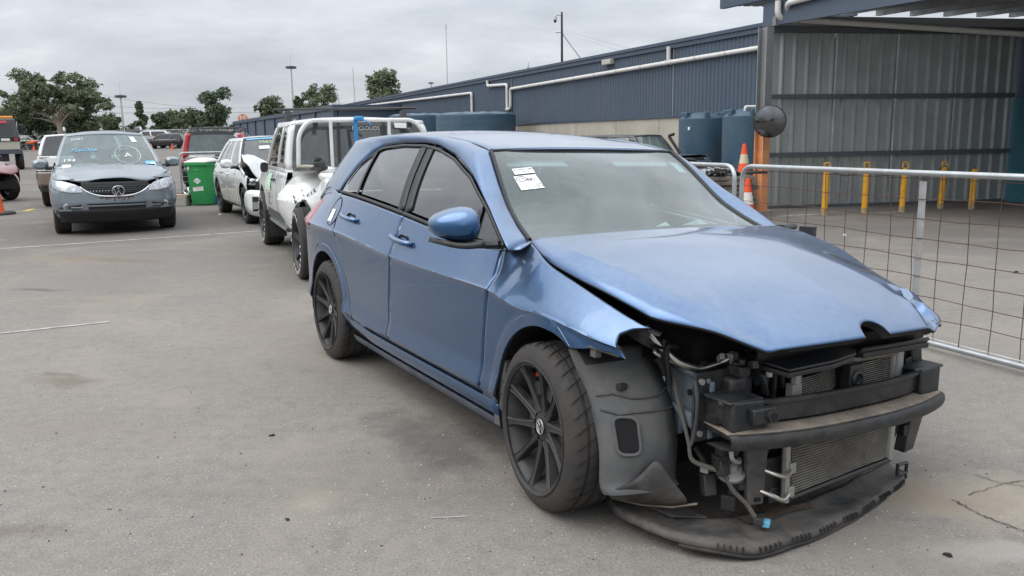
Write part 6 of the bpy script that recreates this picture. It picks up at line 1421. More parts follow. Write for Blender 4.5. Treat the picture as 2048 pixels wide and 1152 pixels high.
# decals
def sd(nm, x0, x1, z0, z1, m, n=12): return MB().grid([[(x, V.y(x, z) + .012, z) for x in np.linspace(x0, x1, n)] for z in np.linspace(z0, z1, 6)]).build(nm, m, ut)
sd('door_decal', .55, 1.08, .78, 1.00, mat('pale_green', (.50, .66, .52), .5)); mat('decal_dark', (.07, .075, .08), .4)
MB().grid([[(x, V.y(x, z) + .012, z) for x in np.linspace(-.52, 1.05, 30)] for z in ()] or [[(x, V.y(x, .5) + .012, lerp(.46, itp(x, [(-.52, .86), (-.30, .80), (-.1, .64), (.2, .58), (.6, .60), (1.05, .56)]), v)) for x in np.linspace(-.52, 1.05, 30)] for v in np.linspace(0, 1, 5)]).build('sill_decal', 'decal_dark', ut)
for x, z, w in ((.75, .74, .12), (.72, .70, .2), (.78, .655, .1), (.70, .62, .16)): sd('door_lettering', x - w / 2, x + w / 2, z - .008, z + .008, 'dark_alloy', 4)
for body, x, z, sz in (('NSW', -.30, .70, .09), ('4X4', -.36, .60, .07), ('HIRE', .0, .52, .07)): text('decal_lettering', body, sz, 'alloy', ut, frame3((x, V.y(x, z) + .016, z), (-1, 0, 0), (0, 0, 1)))
# tub: bed floor, right side, crushed left side
MB().box((-1.55, -.05, .68), (1.75, 1.45, .06)).build('tub_floor', 'paint_white', ut); V.side('tub_side', -2.42, -.69, sides=(-1,)); V.side('tub_inner', -2.42, -.69, sides=(-1,), out=-.08); MB().box((-.70, 0, .88), (.04, 1.60, .42)).build('tub_headboard', 'paint_white', ut)
def tubp(x, z):
    y = V.y(max(min(x, -.72), -2.3), z); k = math.exp(-((x + 1.25) / .55)**2); j = max(0, (z - .62) / .45)
    return Vector((x + .05 * j * math.sin(x * 7), y - .30 * k * max(0, min(1, (z - .78) / .22)) + .10 * math.exp(-((x + .82) / .34)**2) * math.exp(-((z - .74) / .20)**2) - .13 * max(0, -1.1 - x) + .010 * math.sin(x * 11 + z * 9) * j, z + .05 * k * j * math.sin(x * 5)))
P = []
for v in np.linspace(0, 1, 16): P.append([tubp(x, lerp(max(V.bot(x), .44), 1.03, v)) for x in np.linspace(-2.35, -.70, 46)])
tb = MB().grid(P).build('crushed_tub_side', 'paint_white', ut, solid=.012, off=0, angle=18)
MB().tube([tubp(x, 1.03) + Vector((0, -.05 + .04 * math.sin(x * 6), .005 + .05 * math.exp(-((x + 1.5) / .3)**2))) for x in np.linspace(-2.3, -.72, 24)], [.055 + .006 * math.sin(k * .8) for k in range(24)], 12, sy=.8).build('crumpled_rail', 'paint_white', ut)
for k in range(12):
    x = -1.55 + random.uniform(-.35, .35); z = random.uniform(.78, .98); p = tubp(x, z); w = random.uniform(.015, .05)
    MB().add([p + Vector((-w, .014, 0)), p + Vector((0, .014, -w * .6)), p + Vector((w * 1.3, .014, w * .2)), p + Vector((0, .014, w * .7))], [(0, 1, 2, 3)]).build('scrape_mark', 'matte_black', tb, smooth=False)
MB().prism([(-.68, .80, 1.07), (-1.62, .74, 1.09), (-1.55, .56, 1.10), (-.72, .60, 1.06)], (0, 0, .03)).build('tub_liner_edge', 'scraped_plastic', ut, smooth=False)
MB().box((-1.15, .69, 1.115), (.62, .10, .03), .1).build('broken_trim', mat('fawn_trim', (.38, .36, .30), .8), ut)
tbp = MB().tube([(-1.50, .62, 1.08), (-1.56, .66, 1.20)], .058, 18, cap=False).build('loose_pipe', 'dark_alloy', ut, solid=.008)
MB().tube([(-1.50, .62, 1.085), (-1.50, .62, 1.088)], .05, 14).build('pipe_bore', 'deep_dark', tbp)
# headboard hoop, bars, rack
MB().tube(bend([(-.72, .74, .95), (-.72, .715, 1.46), (-.70, .60, 1.605), (-.70, -.60, 1.605), (-.72, -.715, 1.46), (-.72, -.74, .95)], .14, 6), .024, 10).build('headboard_hoop', 'white_paint', ut)
for y in (.36, -.30): MB().tube([(-.72, y, 1.0), (-.72, y, 1.60)], .020, 8).build('headboard_bar', 'white_paint', ut)
MB().tube([(.15, .86, 1.75), (.15, -.86, 1.77)], .026, 10, sy=.6).build('ladder_bar', 'black_plastic', ut); 
for y in (.70, -.70): MB().prism([(.05, y - .03, 1.59), (.25, y - .03, 1.59), (.20, y - .03, 1.74), (.10, y - .03, 1.74)], (0, .06, 0)).build('bar_foot', 'black_plastic', ut, smooth=False, bevel=.01)
mat('strap_blue', (.03, .22, .48), .6); MB().box((-.80, .10, 1.30), (.012, .045, .62)).build('ratchet_strap', 'strap_blue', ut); MB().box((-.80, .06, 1.62), (.07, .11, .055), .2).build('strap_ratchet', 'strap_blue', ut, bevel=.02); MB().tube(spline([(-.80, .05, 1.63), (-.84, -.02, 1.59), (-.83, -.07, 1.55)], 5), .02, 6, sy=.4).build('strap_tail', 'strap_blue', ut)
for y in (.52, -.55): MB().box((-.665, y, 1.55), (.05, .05, .07)).build('clamp', 'trim_black', ut)
rw = V.rear_window; mat('pale_print', (.60, .63, .62), .7)
c = Vector(rw(-.08, .80)); ex = Vector(rw(-.13, .80)) - c; text('window_lettering', 'McCLOUDS', .062, 'pale_print', ut, frame3(c + Vector((-.012, 0, 0)), ex, (0, 0, 1)))
MB().grid([[Vector(rw(u, t)) + Vector((-.01, 0, 0)) for u in (-.52, -.76)] for t in (.82, .92)]).build('window_sticker', 'white_label', ut, smooth=False)
for u in (.32, -.36): MB().tube([Vector(rw(u, 0)) + Vector((-.004, 0, 0)), Vector(rw(u, 1)) + Vector((-.004, 0, 0))], .02, 5, sy=.3).build('window_divider', 'trim_black', ut)
MB().tube([(1.3, -.98, 1.0), (1.05, -.98, 1.7)], .04, 8).build('snorkel', 'black_plastic', ut)
# ------------------------------------------------------------------ white SUV behind the grey one
ws_ = vroot('white_suv', 'white four wheel drive with bronze lower panels behind the grey SUV', -10.30, 21.0, 113)
V = Veh(ws_, L=(-2.35, 2.4), W=.93, corner=(.28, .5), zs=.36, top=[(-2.4, 1.12), (1.2, 1.08), (2.4, .95)], wheels=(-1.39, 1.39), wr=.37, body='paint_white', inset=[(.3, .08), (.45, .02), (.7, 0), (.9, 0), (1.1, .05), (1.3, .08)])
V.side('body_side', -2.05, 1.9, zlo=.76); V.side('lower_body_side', -2.05, 1.9, 'paint_bronze', zhi=.755, out=.006); V.end('tailgate', -.88, .88, .80, 1.12, front=False, n=24); V.end('rear_bumper', -.90, .90, .50, .79, 'paint_bronze', False, out=.05, n=24); V.end('bumper_underside', -.88, .88, .36, .49, 'black_plastic', False, out=.03, n=24); V.bonnet(1.3)
V.end('tail_light', .70, .91, .86, 1.06, 'red_lens', False, out=.02); V.end('tail_light', -.70, -.91, .86, 1.06, 'red_lens', False, out=.02); V.end('light_strip', .45, .90, .82, .85, 'white_label', False, out=.025)
V.house(1.35, .70, -2.25, -2.0, 1.10, 1.57, .84, .70, ((.06, .26), (.30, .58), (.62, .92)), crown=.05, gl='veh_dark_glass', bow=.06); V.wheelset('alloy', 6, .25); V.guts(-2.1, 1.3, ()); V.mirrors(.9, 1.2, 'paint_white')
# ------------------------------------------------------------------ red wreck at the left edge
rd_ = vroot('red_wreck', 'dark red damaged car cut off by the left edge, black mirror showing', -14.25, 21.75, -28)
V = Veh(rd_, L=(-2.1, 2.0), W=.86, corner=(.5, .6), zs=.28, top=[(-2.2, .98), (.8, .95), (1.3, .88), (2.0, .66)], wheels=(-1.27, 1.27), wr=.31, body='paint_red'); V.side('front_wing', .80, 1.62); V.side('front_door', -.3, .79); V.side('rear_side', -1.9, -.31)
V.bonnet(.85, .05, f=lambda p: p + Vector((0, .03 * math.sin(p.x * 14), .035 * math.sin(p.x * 11 + p.y * 5)))); V.house(.85, .1, -1.7, -1.2, .95, 1.42, .76, .56, ((.12, .45), (.5, .9)), gl='veh_dark_glass'); V.wheelset('alloy', 7, .2); V.guts(-1.7, .9, ()); V.mirrors(.55, 1.04, 'trim_black', .26, .20)
MB().box((1.80, -.45, .48), (.30, .9, .30)).build('crash_bar', 'alu_tank', rd_, bevel=.03); MB().prism([(1.60, -.90, .40), (1.66, -.90, .36), (1.95, -1.0, .60), (1.90, -1.0, .64)], (.02, .04, 0)).build('bent_trim', 'trim_black', rd_, smooth=False)
# ------------------------------------------------------------------ dark four wheel drive beside the tanks
bk = vroot('black_four_wheel_drive', 'dark boxy four wheel drive with a snorkel before the concrete wall', 3.45, 23.6, -46)
V = Veh(bk, L=(-2.2, 2.2), W=.85, corner=(.22, .22), p=(4, 4), zs=.28, top=[(-2.3, .98), (.85, .96), (2.2, .90)], wheels=(-1.3, 1.3), wr=.33, body='paint_black'); V.side('front_wing', .82, 2.0); V.side('front_door', -.2, .81); V.side('rear_door', -1.0, -.21); V.side('rear_quarter', -2.05, -1.01); V.bonnet(.88, .03)
V.end('front_grille', -.70, .70, .60, .86, 'matte_black'); V.end('front_bumper', -.82, .82, .36, .58, 'chrome', out=.05)
for sg in (-1, 1): V.end('headlight', sg * .46, sg * .74, .66, .84, 'headlight_chrome', out=.012)
V.house(.90, .45, -2.05, -1.98, .96, 1.475, .77, .66, ((.04, .32), (.35, .60), (.63, .90)), crown=.03, gl='car_glass', bow=.05); V.wheelset('alloy', 6, .24); V.guts(-2, .9, ((-.15, -.36, .5), (-.15, .36, .5)), dash=.75); MB().box((-.2, -.56, 1.22), (.5, .05, .40)).build('seat_cover', mat('pink_cover', (.40, .27, .25), .9), bk, bevel=.03)
MB().tube(bend([(1.0, .88, .95), (.62, .80, 1.46), (.82, .80, 1.50)], .08), .045, 10).build('snorkel', 'black_plastic', bk); MB().tube([(2.25, -.6, .50), (2.25, -.6, .75), (2.25, .6, .75), (2.25, .6, .50)], .035, 8).build('bull_bar', 'chrome', bk)
stk(V, bk, -.80, -.62, .12, .30, 'white_label'); c = Vector(V.windscreen(-.30, .07)); text('chalk_lettering', '0412 6', .10, 'chalk_white', bk, frame3(c + Vector((.01, 0, .006)), Vector(V.windscreen(-.25, .07)) - c, Vector(V.windscreen(-.30, .12)) - c))
bk.scale = (.90, .90, .94)
# ------------------------------------------------------------------ loose black tub with red lamp
tu = vroot('detached_tub', 'black pickup tub with a red lamp behind the wire panel', 2.55, 16.3, 8, cat='pickup tub')
mb = MB().box((0, -.75, .62), (1.5, .06, .50)).box((0, .75, .62), (1.5, .06, .50)).box((.75, 0, .62), (.06, 1.5, .50)).box((-.75, 0, .62), (.06, 1.5, .50)).box((0, 0, .36), (1.5, 1.5, .06)); mb.build('tub', 'paint_black', tu, smooth=False, bevel=.015)
MB().tube(bend([(-.7, -.75, .88), (.55, -.75, .95), (.76, -.75, .93), (.78, -.75, .70)], .10), .03, 8).build('tub_rail', 'trim_black', tu); MB().box((.80, -.66, .76), (.06, .09, .15)).build('tail_light', 'red_lens', tu, bevel=.01)
for x in (-.5, .5): MB().box((x, 0, .165), (.15, 1.3, .33)).build('support_block', 'wood_old', tu, smooth=False)
# ------------------------------------------------------------------ tow truck far left
tt = vroot('tow_truck', 'dark tow truck with an orange beacon bar at the far left', -28.35, 47.6, 122, cat='truck')
mb = MB(); mb.hexa([(-1.2, -1.2, 1.15), (1.6, -1.2, 1.15), (1.6, 1.2, 1.15), (-1.2, 1.2, 1.15), (-.85, -1.0, 2.72), (1.0, -1.0, 2.72), (1.0, 1.0, 2.72), (-.85, 1.0, 2.72)]).build('cab', 'paint_black', tt, smooth=False, bevel=.06)
MB().prism([(-1.0, -.85, 1.85), (-1.0, .85, 1.85), (-.90, .78, 2.42), (-.90, -.78, 2.42)], (-.05, 0, .0)).build('rear_window', 'black_gloss', tt, smooth=False); MB().prism([(-.94, -.6, 2.47), (-.94, .6, 2.47), (-.90, .6, 2.62), (-.90, -.6, 2.62)], (-.05, 0, 0)).build('red_panel', 'red_lens', tt, smooth=False)
MB().box((-.2, 0, 2.80), (.35, 1.9, .16)).build('beacon_bar', mat('amber', (.80, .30, .04), .4), tt, bevel=.05); MB().box((-1.25, 0, 1.30), (.06, 2.2, .42)).build('pale_panel', mat('tan_panel', (.55, .50, .40), .7), tt); MB().box((-1.3, 0, 1.62), (.06, 2.3, .2)).build('lamp_board', 'matte_black', tt); MB().box((-1.34, -.95, 1.62), (.04, .2, .14)).build('tail_light', 'red_lens', tt); MB().box((-1.34, -.45, 1.60), (.03, .42, .13)).build('number_plate', 'white_label', tt)
MB().box((-.4, 0, .95), (4.2, 2.3, .22)).build('tray', 'dark_steel', tt); MB().box((-.4, 0, .65), (4.0, 1.0, .4)).build('chassis', 'matte_black', tt)
for sg in (-1, 1): MB().box((.9, sg * 1.35, 2.2), (.12, .22, .5)).build('mirror', 'black_plastic', tt, bevel=.03); MB().box((-.3, sg * 1.12, 2.3), (.9, .03, .55)).build('side_window', 'black_gloss', tt)
for xw in (-1.4, 1.6):
    for sg in (-1, 1): w_ = MB().lathe([(.12, .0), (.30, .02), (.45, -.02), (.50, .04), (.50, .22), (.45, .26), (.1, .26)], axis='Y', n=24); w_.v = [(v[0] + xw, sg * (1.18 - v[1]), v[2] + .5) for v in w_.v]; o = w_.build('wheel', 'tyre_far', tt); MB().tube([(xw, sg * 1.15, .5), (xw, sg * 1.19, .5)], .26, 16).build('wheel_rim', 'alloy', o)
# ================================================================== SMALL THINGS IN THE YARD
mat('bin_green', (.020, .29, .075), .42, var=.06, dirt=(.05, .20, .07), dirt_amt=.4, dirt_scale=3); mat('bin_white', (.78, .78, .74), .5, dirt=(.5, .47, .4), dirt_amt=.4)
pb_ = gr(411, 411.5); bn = thing('wheelie_bin', 'green wheelie bin with a white top and oil spill labels', 'bin', (pb_.x - .09, pb_.y + .30, 0), R(-10))
Hh = .93; body = [[(sx * w / 2, sy * d / 2 - (.02 if sy < 0 else 0) * 0, z) for sx, sy in ((-1, -1), (-.5, -1.02), (0, -1.03), (.5, -1.02), (1, -1), (1.02, 0), (1, 1), (-1, 1), (-1.02, 0))] for z, w, d in ((.02, .43, .50), (.06, .46, .54), (.5, .52, .62), (.86, .565, .69), (.865, .60, .73), (Hh, .605, .735))]
MB().grid(body, wrap=True).add(body[0], [tuple(range(8, -1, -1))]).build('bin_body', 'bin_green', bn, bevel=.012)
lid = [[(x, y, Hh + .004 + k * (1 - (x / .31)**4) * (1 - (y / .38)**4)) for x in np.linspace(-.305, .305, 12)] for y, k in zip(np.linspace(-.375, .375, 12), [.02, .05, .065, .07, .075, .08, .08, .08, .08, .07, .06, .02])]
MB().grid(lid).build('bin_lid', 'bin_white', bn, solid=.03, off=1); MB().box((0, -.372, Hh - .02), (.62, .02, .06)).build('bin_rim', 'bin_green', bn, bevel=.008)
MB().tube([(-.28, .40, Hh - .02), (.28, .40, Hh - .02)], .018, 8).build('bin_handle', 'bin_green', bn)
for sx in (-1, 1):
    MB().lathe([(.02, -.02), (.10, -.025), (.10, .025), (.02, .02)], (sx * .26, .27, .10), axis='X', n=20).build('bin_wheel', 'rubber', bn)
def face(x, z, o=.003):      # point on the bin's front
    d = float(np.interp(z, [.06, .5, .86], [.54, .62, .69])); return (x, -d / 2 * 1.03 - o, z)
fm_ = lambda x, z, o: frame3(face(x, z, o), (1, 0, 0), Vector(face(x, z + .1)) - Vector(face(x, z)))
MB().add([face(*q) for q in ((-.115, .545), (.0, .475), (.115, .545), (.0, .615))], [(0, 1, 2, 3)]).build('diamond_label', 'white_label', bn, smooth=False); mat('print_green', (.03, .16, .06), .6)
text('lettering', 'SPILL KIT', .040, 'print_green', bn, fm_(0, .540, .005)); text('lettering', 'OIL', .028, 'print_green', bn, fm_(0, .575, .005))
MB().add([face(*q) for q in ((-.15, .315), (.15, .335), (.15, .425), (-.15, .405))], [(0, 1, 2, 3)]).build('text_label', 'white_label', bn, smooth=False)
text('lettering', 'Oil and Fuel Only', .036, 'ink', bn, fm_(0, .392, .005)); text('lettering', 'lids and hoses', .018, 'ink', bn, fm_(0, .350, .005))
mat('pale_mould', (.10, .42, .17), .5); MB().tube([face(*q) for q in ((-.085, .70), (.085, .70), (.085, .78), (-.085, .78))], .004, 4, closed=True).build('moulded_panel', 'pale_mould', bn); text('lettering', 'WASTE', .034, 'pale_mould', bn, fm_(0, .735, .005)); MB().box(face(0, .79), (.17, .004, .018)).build('moulded_bar', 'pale_mould', bn)
MB().add([face(*q) for q in ((-.245, .77), (-.19, .80), (-.185, .86), (-.235, .85))], [(0, 1, 2, 3)]).build('torn_label', 'white_label', bn, smooth=False)
bn.scale = (.83, .92, 1.0)
# wheel trim, block, crates, jerrycan
q = gr(364, 412); tr = thing('wheel_trim', 'silver spoked wheel trim leaning against the green bin', 'wheel trim', (q.x + .08, q.y + .28, .205), R(-12))
mb = MB().lathe([(.20, 0), (.205, .02), (.185, .03)], axis='Y', n=32)
for k in range(7):
    a = 2 * math.pi * k / 7; ca, sa = math.cos(a), math.sin(a); mb.grid([[(r * ca - t * sa, -.03 + .01 * (r > .1), r * sa + t * ca) for t in (-w, w)] for r, w in ((.03, .022), (.10, .024), (.19, .034))])
mb.build('trim_face', 'alloy', tr, solid=.008); MB().lathe([(0, .02), (.17, .02)], axis='Y', n=24).build('trim_back', 'matte_black', tr)
tr.rotation_euler = (R(-14), 0, R(-12))
sl = thing('metal_strut', 'thin grey strut leaning beside the wheel trim', 'strut', (q.x - .02, q.y + .02, 0)); MB().tube([(-.06, 0, .012), (.16, .22, .34)], .016, 6).build('strut', 'galv', sl)
q = gr(352, 413); cb_ = thing('concrete_block', 'concrete block with a plank on top left of the wheel trim', 'block', (q.x - .02, q.y + .25, 0)); MB().box((0, 0, .10), (.42, .30, .20)).build('block', 'concrete', cb_, bevel=.01); MB().box((-.02, 0, .225), (.50, .26, .04)).build('plank', mat('pale_wood', (.45, .36, .24), .8, var=.2), cb_, smooth=False)
mat('crate_black', (.026, .028, .032), .5, var=.2, dirt=(.12, .12, .115), dirt_amt=.3)
q = gr(436, 405); ordn = ['bottom', 'second', 'third', 'fourth', 'fifth', 'sixth', 'top']
for k in range(7):
    cr_ = thing('plastic_pallet', 'black plastic pallet, %s of the stack behind the green bin' % ordn[k], 'pallet', (q.x + .22, q.y + .75, k * .145), R(-8 + random.uniform(-2, 2)), 'black plastic pallet stack')
    MB().box((0, 0, .125), (1.0, 1.0, .035)).build('deck', 'crate_black', cr_, smooth=False)
    for x in (-.42, 0, .42): MB().box((x, 0, .055), (.14, 1.0, .10)).build('runner', 'crate_black', cr_, smooth=False)
q = gr(437, 409); jc = thing('jerrycan', 'blue plastic jerrycan with a white mark by the white hatchback wheel', 'jerrycan', (q.x, q.y + .12, 0), R(10)); mat('can_blue', (.02, .09, .36), .4)
MB().box((0, 0, .12), (.22, .17, .24), taper=.92).build('can_body', 'can_blue', jc, bevel=.02); MB().tube(bend([(-.07, 0, .23), (-.05, 0, .30), (.05, 0, .30), (.07, 0, .23)], .03), .015, 6).build('can_handle', 'can_blue', jc); MB().lathe([(.025, 0), (.045, 0)], (.045, -.088, .10), axis='Y', n=18, a0=.9, a1=5.4).build('can_mark', 'white_label', jc); MB().tube([(-.075, 0, .23), (-.08, 0, .27)], .025, 10).build('can_cap', 'matte_black', jc)
# orange barrier at the left edge
q = gr(3, 430); ob = thing('barrier_post', 'orange plastic barrier post on a black base at the left edge', 'barrier', (q.x - .22, q.y + .1, 0))
MB().lathe([(.21, .05), (.20, .07), (.15, .5), (.11, .98), (.10, 1.12), (.0, 1.14)], n=20).build('post_body', 'orange_plastic', ob); MB().lathe([(.0, .05), (.38, .05), (.40, .03), (.40, 0)], n=24).build('post_base', 'rubber', ob)
# cones and timber stack behind the fence
mat('cone_orange', (.80, .085, .020), .5, dirt=(.25, .09, .05), dirt_amt=.35, dirt_scale=8); mat('cone_band', (.62, .52, .36), .6, dirt=(.40, .33, .25), dirt_amt=.4, dirt_scale=20); mat('cone_band_pale', (.68, .64, .58), .6, var=.12, vscale=20)
def cone(loc, h, label, band='cone_band'):
    c = thing('traffic_cone', label, 'traffic cone', loc, random.uniform(-.4, .4), 'traffic cones by the post'); r = lambda z: lerp(h * .215, h * .06, z / h)
    for nm, z0, z1, m in (('cone_lower', .035, .36 * h, 'cone_orange'), ('cone_band', .36 * h, .66 * h, band), ('cone_tip', .66 * h, h, 'cone_orange')): MB().lathe([(r(z0), z0), (r(z1), z1)] + ([(0, h + .004)] if z1 == h else []), n=24).build(nm, m, c)
    MB().box((0, 0, .018), (h * .54, h * .54, .036)).build('cone_base', 'rubber', c, bevel=.008); return c
SY = 14.7; sx0 = at(1402, 350, SY).x; stz = at(1440, 352, SY - .4).z
nb = 9; lay = stz / nb
mat('sleeper', (.135, .122, .112), .9, var=.35, vscale=4, bump=.4, bscale=18, dirt=(.24, .22, .195), dirt_amt=.5, dirt_scale=3)
for k in range(nb):
    b_ = thing('timber_slab', 'weathered timber slab, layer %s up in the stack by the cones' % ['one', 'two', 'three', 'four', 'five', 'six', 'seven', 'eight', 'nine'][k], 'timber', (sx0 + .39 + random.uniform(-.03, .03), SY + random.uniform(-.03, .03), k * lay), random.uniform(-.03, .03), 'stacked timber slabs')
    for j in range(3): MB().box((0, -.33 + .33 * j, lay * .42), (.90 + random.uniform(-.06, .03), .30, lay * .80)).build('board', 'sleeper', b_, smooth=False, bevel=.006)
    for x in (-.4, 0, .4): MB().box((x, 0, lay * .91), (.08, .95, lay * .15)).build('spacer', 'wood_old', b_, smooth=False)
cc = at(1487, 350, SY + .1); cone((cc.x, cc.y, stz), at(1486, 288, SY).z - stz, 'larger orange cone with a dirty tan band on top of the timber stack')
c2 = gr(1493, 437); cone((c2.x, c2.y, 0), at(1493, 357, c2.y).z, 'lower orange cone with a pale band standing beside the orange post', 'cone_band_pale')
jk = thing('engine_scrap', 'crumpled grey body panel and engine scrap on the timber stack', 'scrap', (sx0 + .22, SY - .05, stz))
P = [[(x + .03 * math.sin(y * 17), y, .10 * math.sin(math.pi * (x + .3) / .75) + .018 * math.sin(x * 23 + y * 13) + .01) for x in np.linspace(-.28, .42, 12)] for y in np.linspace(-.3, .35, 9)]
MB().grid(P).build('bent_panel', mat('grey_panel', (.30, .31, .33), .4, .4, var=.2), jk, solid=.008, angle=30)
for k in range(9): MB().box((random.uniform(-.30, .10), random.uniform(-.42, -.25), random.uniform(.02, .10)), (random.uniform(.04, .12), random.uniform(.04, .10), random.uniform(.03, .09)), random.uniform(0, 3), random.uniform(0, 1)).build('engine_piece', random.choice(['black_plastic', 'dark_alloy', 'bumper_iron']), jk, bevel=.006)
MB().box((.62, -.30, .05), (.35, .15, .03), .2, .1).build('bent_strip', 'red_lens' if False else 'bumper_iron', jk)
# ================================================================== FAR YARD: wrecks, motorcycles, fence, cones
def far_car(nm, label, px, Y, yaw, body, kind='wagon', group='wrecked cars at the far edge of the yard'):
    p = at(px, 290, Y); root = vroot(nm, label, p.x, Y, yaw, group); h = {'wagon': 1.55, 'van': 1.9, 'low': 1.35}[kind]
    V = Veh(root, L=(-2.2, 2.2), W=.88, zs=.3, top=[(-2.3, .98), (1.0, .96), (2.2, .78)] if kind != 'van' else [(-2.3, 1.2), (1.4, 1.1), (2.2, .9)], wheels=(-1.3, 1.3), wr=.33, body=body); V.side('body_side', -1.95, 1.85, n=40); V.end('front_bumper', -.85, .85, .3, .8, n=12); V.end('rear_bumper', -.85, .85, .3, .95, front=False, n=12)
    V.bonnet(1.0 if kind != 'van' else 1.4, .04, f=lambda q: q + Vector((0, 0, .05 * math.sin(q.x * 8 + q.y * 4)))); V.house(1.0 if kind != 'van' else 1.45, .25 if kind != 'van' else .8, -2.1, -1.9 if kind != 'low' else -1.2, 1.0 if kind != 'van' else 1.15, h, .78, .62, ((.08, .35), (.4, .9)), gl='veh_dark_glass'); V.wheelset('alloy', 5, .2); V.guts(-1.9, 1, ()); return root
far_car('wrecked_van', 'white wrecked van in the far row behind the grey SUV', 322, 97, 8, 'paint_white', 'van'); far_car('far_dark_suv', 'dark wrecked wagon in front of the white van far away', 328, 93, -172, 'paint_black'); far_car('far_red_car', 'dark red wreck at the left end of the far row', 303, 96, 100, 'paint_red', 'low'); far_car('far_grey_car', 'grey wreck at the right end of the far row', 352, 98, 20, 'paint_grey', 'low')
far_car('far_white_car', 'white car beyond the motorcycles at the far left', 60, 112, 5, 'paint_white', 'low'); far_car('far_silver_car', 'silver car beyond the motorcycles near the gum trunk', 92, 114, 185, 'paint_silver'); far_car('far_pale_car', 'pale wreck beyond the right end of the motorcycles', 128, 112, 12, 'paint_white'); far_car('far_slate_car', 'slate wreck just right of the tow truck far away', 40, 113, 170, 'paint_slate')
mc_cols = ['paint_black', 'paint_red', 'paint_white', 'paint_grey', 'orange_plastic', 'bin_green']
adj = {'paint_black': 'black', 'paint_red': 'red', 'paint_white': 'white', 'paint_grey': 'grey', 'orange_plastic': 'orange', 'bin_green': 'green'}
def moto(px, Y, yaw, m, label):
    p = at(px, 295, Y); root = vroot('motorcycle', label, p.x, Y, yaw, 'motorcycles parked in the far row', 'motorcycle')
    for x in (-.68, .68):
        w_ = MB().tube([(x + .28 * math.cos(a), 0, .31 + .28 * math.sin(a)) for a in np.linspace(0, 6.283, 19)[:-1]], .05, 6, closed=True).build('wheel', 'tyre_far', root); MB().tube([(x, -.03, .31), (x, .03, .31)], .16, 10).build('rim', 'alloy', w_)
    MB().tube(spline([(-.75, 0, .80), (-.3, 0, .78), (.0, 0, .85), (.25, 0, .92), (.5, 0, .85)], 4), [.06, .08, .10, .10, .11, .13, .15, .16, .16, .16, .17, .17, .16, .15, .13, .11, .07], 8).build('tank_and_seat', m, root); MB().box((0, 0, .48), (.5, .28, .35)).build('engine', 'dark_alloy', root, bevel=.03)
    MB().tube([(.72, 0, .33), (.45, 0, 1.0)], .04, 6).build('fork', 'alloy', root); MB().tube([(.42, -.36, 1.02), (.46, 0, .98), (.42, .36, 1.02)], .025, 6).build('handlebar', 'trim_black', root); MB().box((.58, 0, .86), (.14, .2, .2)).build('fairing', m, root, bevel=.03); MB().tube([(-.1, .14, .35), (-.75, .2, .45)], .05, 6).build('exhaust', 'chrome', root)
for k in range(14):
    m = mc_cols[(k * 5 + k // 3) % 6]; moto(42 + k * 8.2, 95 + (k % 3) * .8, 60 + random.uniform(-14, 14), m, '%s motorcycle, place %s from the left in the far row' % (adj[m], ['one', 'two', 'three', 'four', 'five', 'six', 'seven', 'eight', 'nine', 'ten', 'eleven', 'twelve', 'thirteen', 'fourteen'][k]))
fcone = [(68, 88, 'among the motorcycles, nearer'), (82, 91, 'among the motorcycles, farther'), (303, 86, 'left of the far wrecks'), (345, 88, 'right of the far wrecks')]
for px, Y, w in fcone:
    p = at(px, 298, Y); c_ = thing('far_cone', 'orange cone standing ' + w, 'traffic cone', (p.x, Y, gz(p.x, Y)), 0, 'far orange cones'); MB().lathe([(.16, 0), (.15, .04), (.04, .62), (0, .64)], n=12).build('cone', 'cone_orange', c_)
ff_ = thing('yard_fence', 'long mesh fence along the far edge of the yard', 'fence', (0, 118, 0))
xa, xb = at(0, 280, 118).x - 6, at(480, 280, 118).x
for k in range(30): x = lerp(xa, xb, k / 29); MB().tube([(x, 0, 1.0), (x, 0, 3.1)], .04, 6).build('fence_post', 'galv', ff_)
for z in (1.3, 2.2, 3.05): MB().tube([(xa, 0, z), (xb, 0, z)], .025, 5).build('fence_rail', 'galv', ff_)
mesh_ = MB()
for k in range(420): x = lerp(xa, xb, k / 420); mesh_.tube([(x, 0, 1.0), (x + .5, 0, 3.05)], .008, 3, cap=False); mesh_.tube([(x + .5, 0, 1.0), (x, 0, 3.05)], .008, 3, cap=False)
tag(mesh_.build('chain_mesh', 'galv', ff_, smooth=False), kind='stuff')
# kerb strip before the motorcycles
a, b = at(30, 302, 86), at(165, 302, 88); mb = MB().box(((a.x + b.x) / 2, 87, gz(a.x, 87) + .05), (b.x - a.x, .3, .14)); tag(mb.build('kerb', 'concrete', smooth=False), kind='structure')
# ================================================================== MASTS, POLES, LINES
def mast(label, px, pyt, Y, head):
    t_ = at(px, pyt, Y); g0 = gz(t_.x, Y); r_ = thing('light_mast', label, 'light mast', (t_.x, Y, g0), 0, 'tall floodlight masts'); h = t_.z - g0
    MB().tube([(0, 0, 0), (0, 0, h)], [.28, .12], 10).build('mast_pole', 'galv', r_); mb = MB().lathe([(.2, h - .1), (head * .55, h - .25), (head * .6, h + .05), (.2, h + .25)], n=16).build('lamp_ring', 'dark_steel', r_)
    for k in range(10): a = k * .628; MB().box((head * .62 * math.cos(a), head * .62 * math.sin(a), h - .1), (.55, .5, .4), a).build('floodlight', 'dark_steel', mb)
    MB().tube([(0, 0, h), (0, 0, h + 2.6)], .03, 4).build('lightning_rod', 'galv', r_)
mast('tall floodlight mast between the gum tree and the conical tree', 241, 192, 170, 1.25); mast('tall floodlight mast behind the far shed, nearer the middle', 582, 134, 175, 1.2)
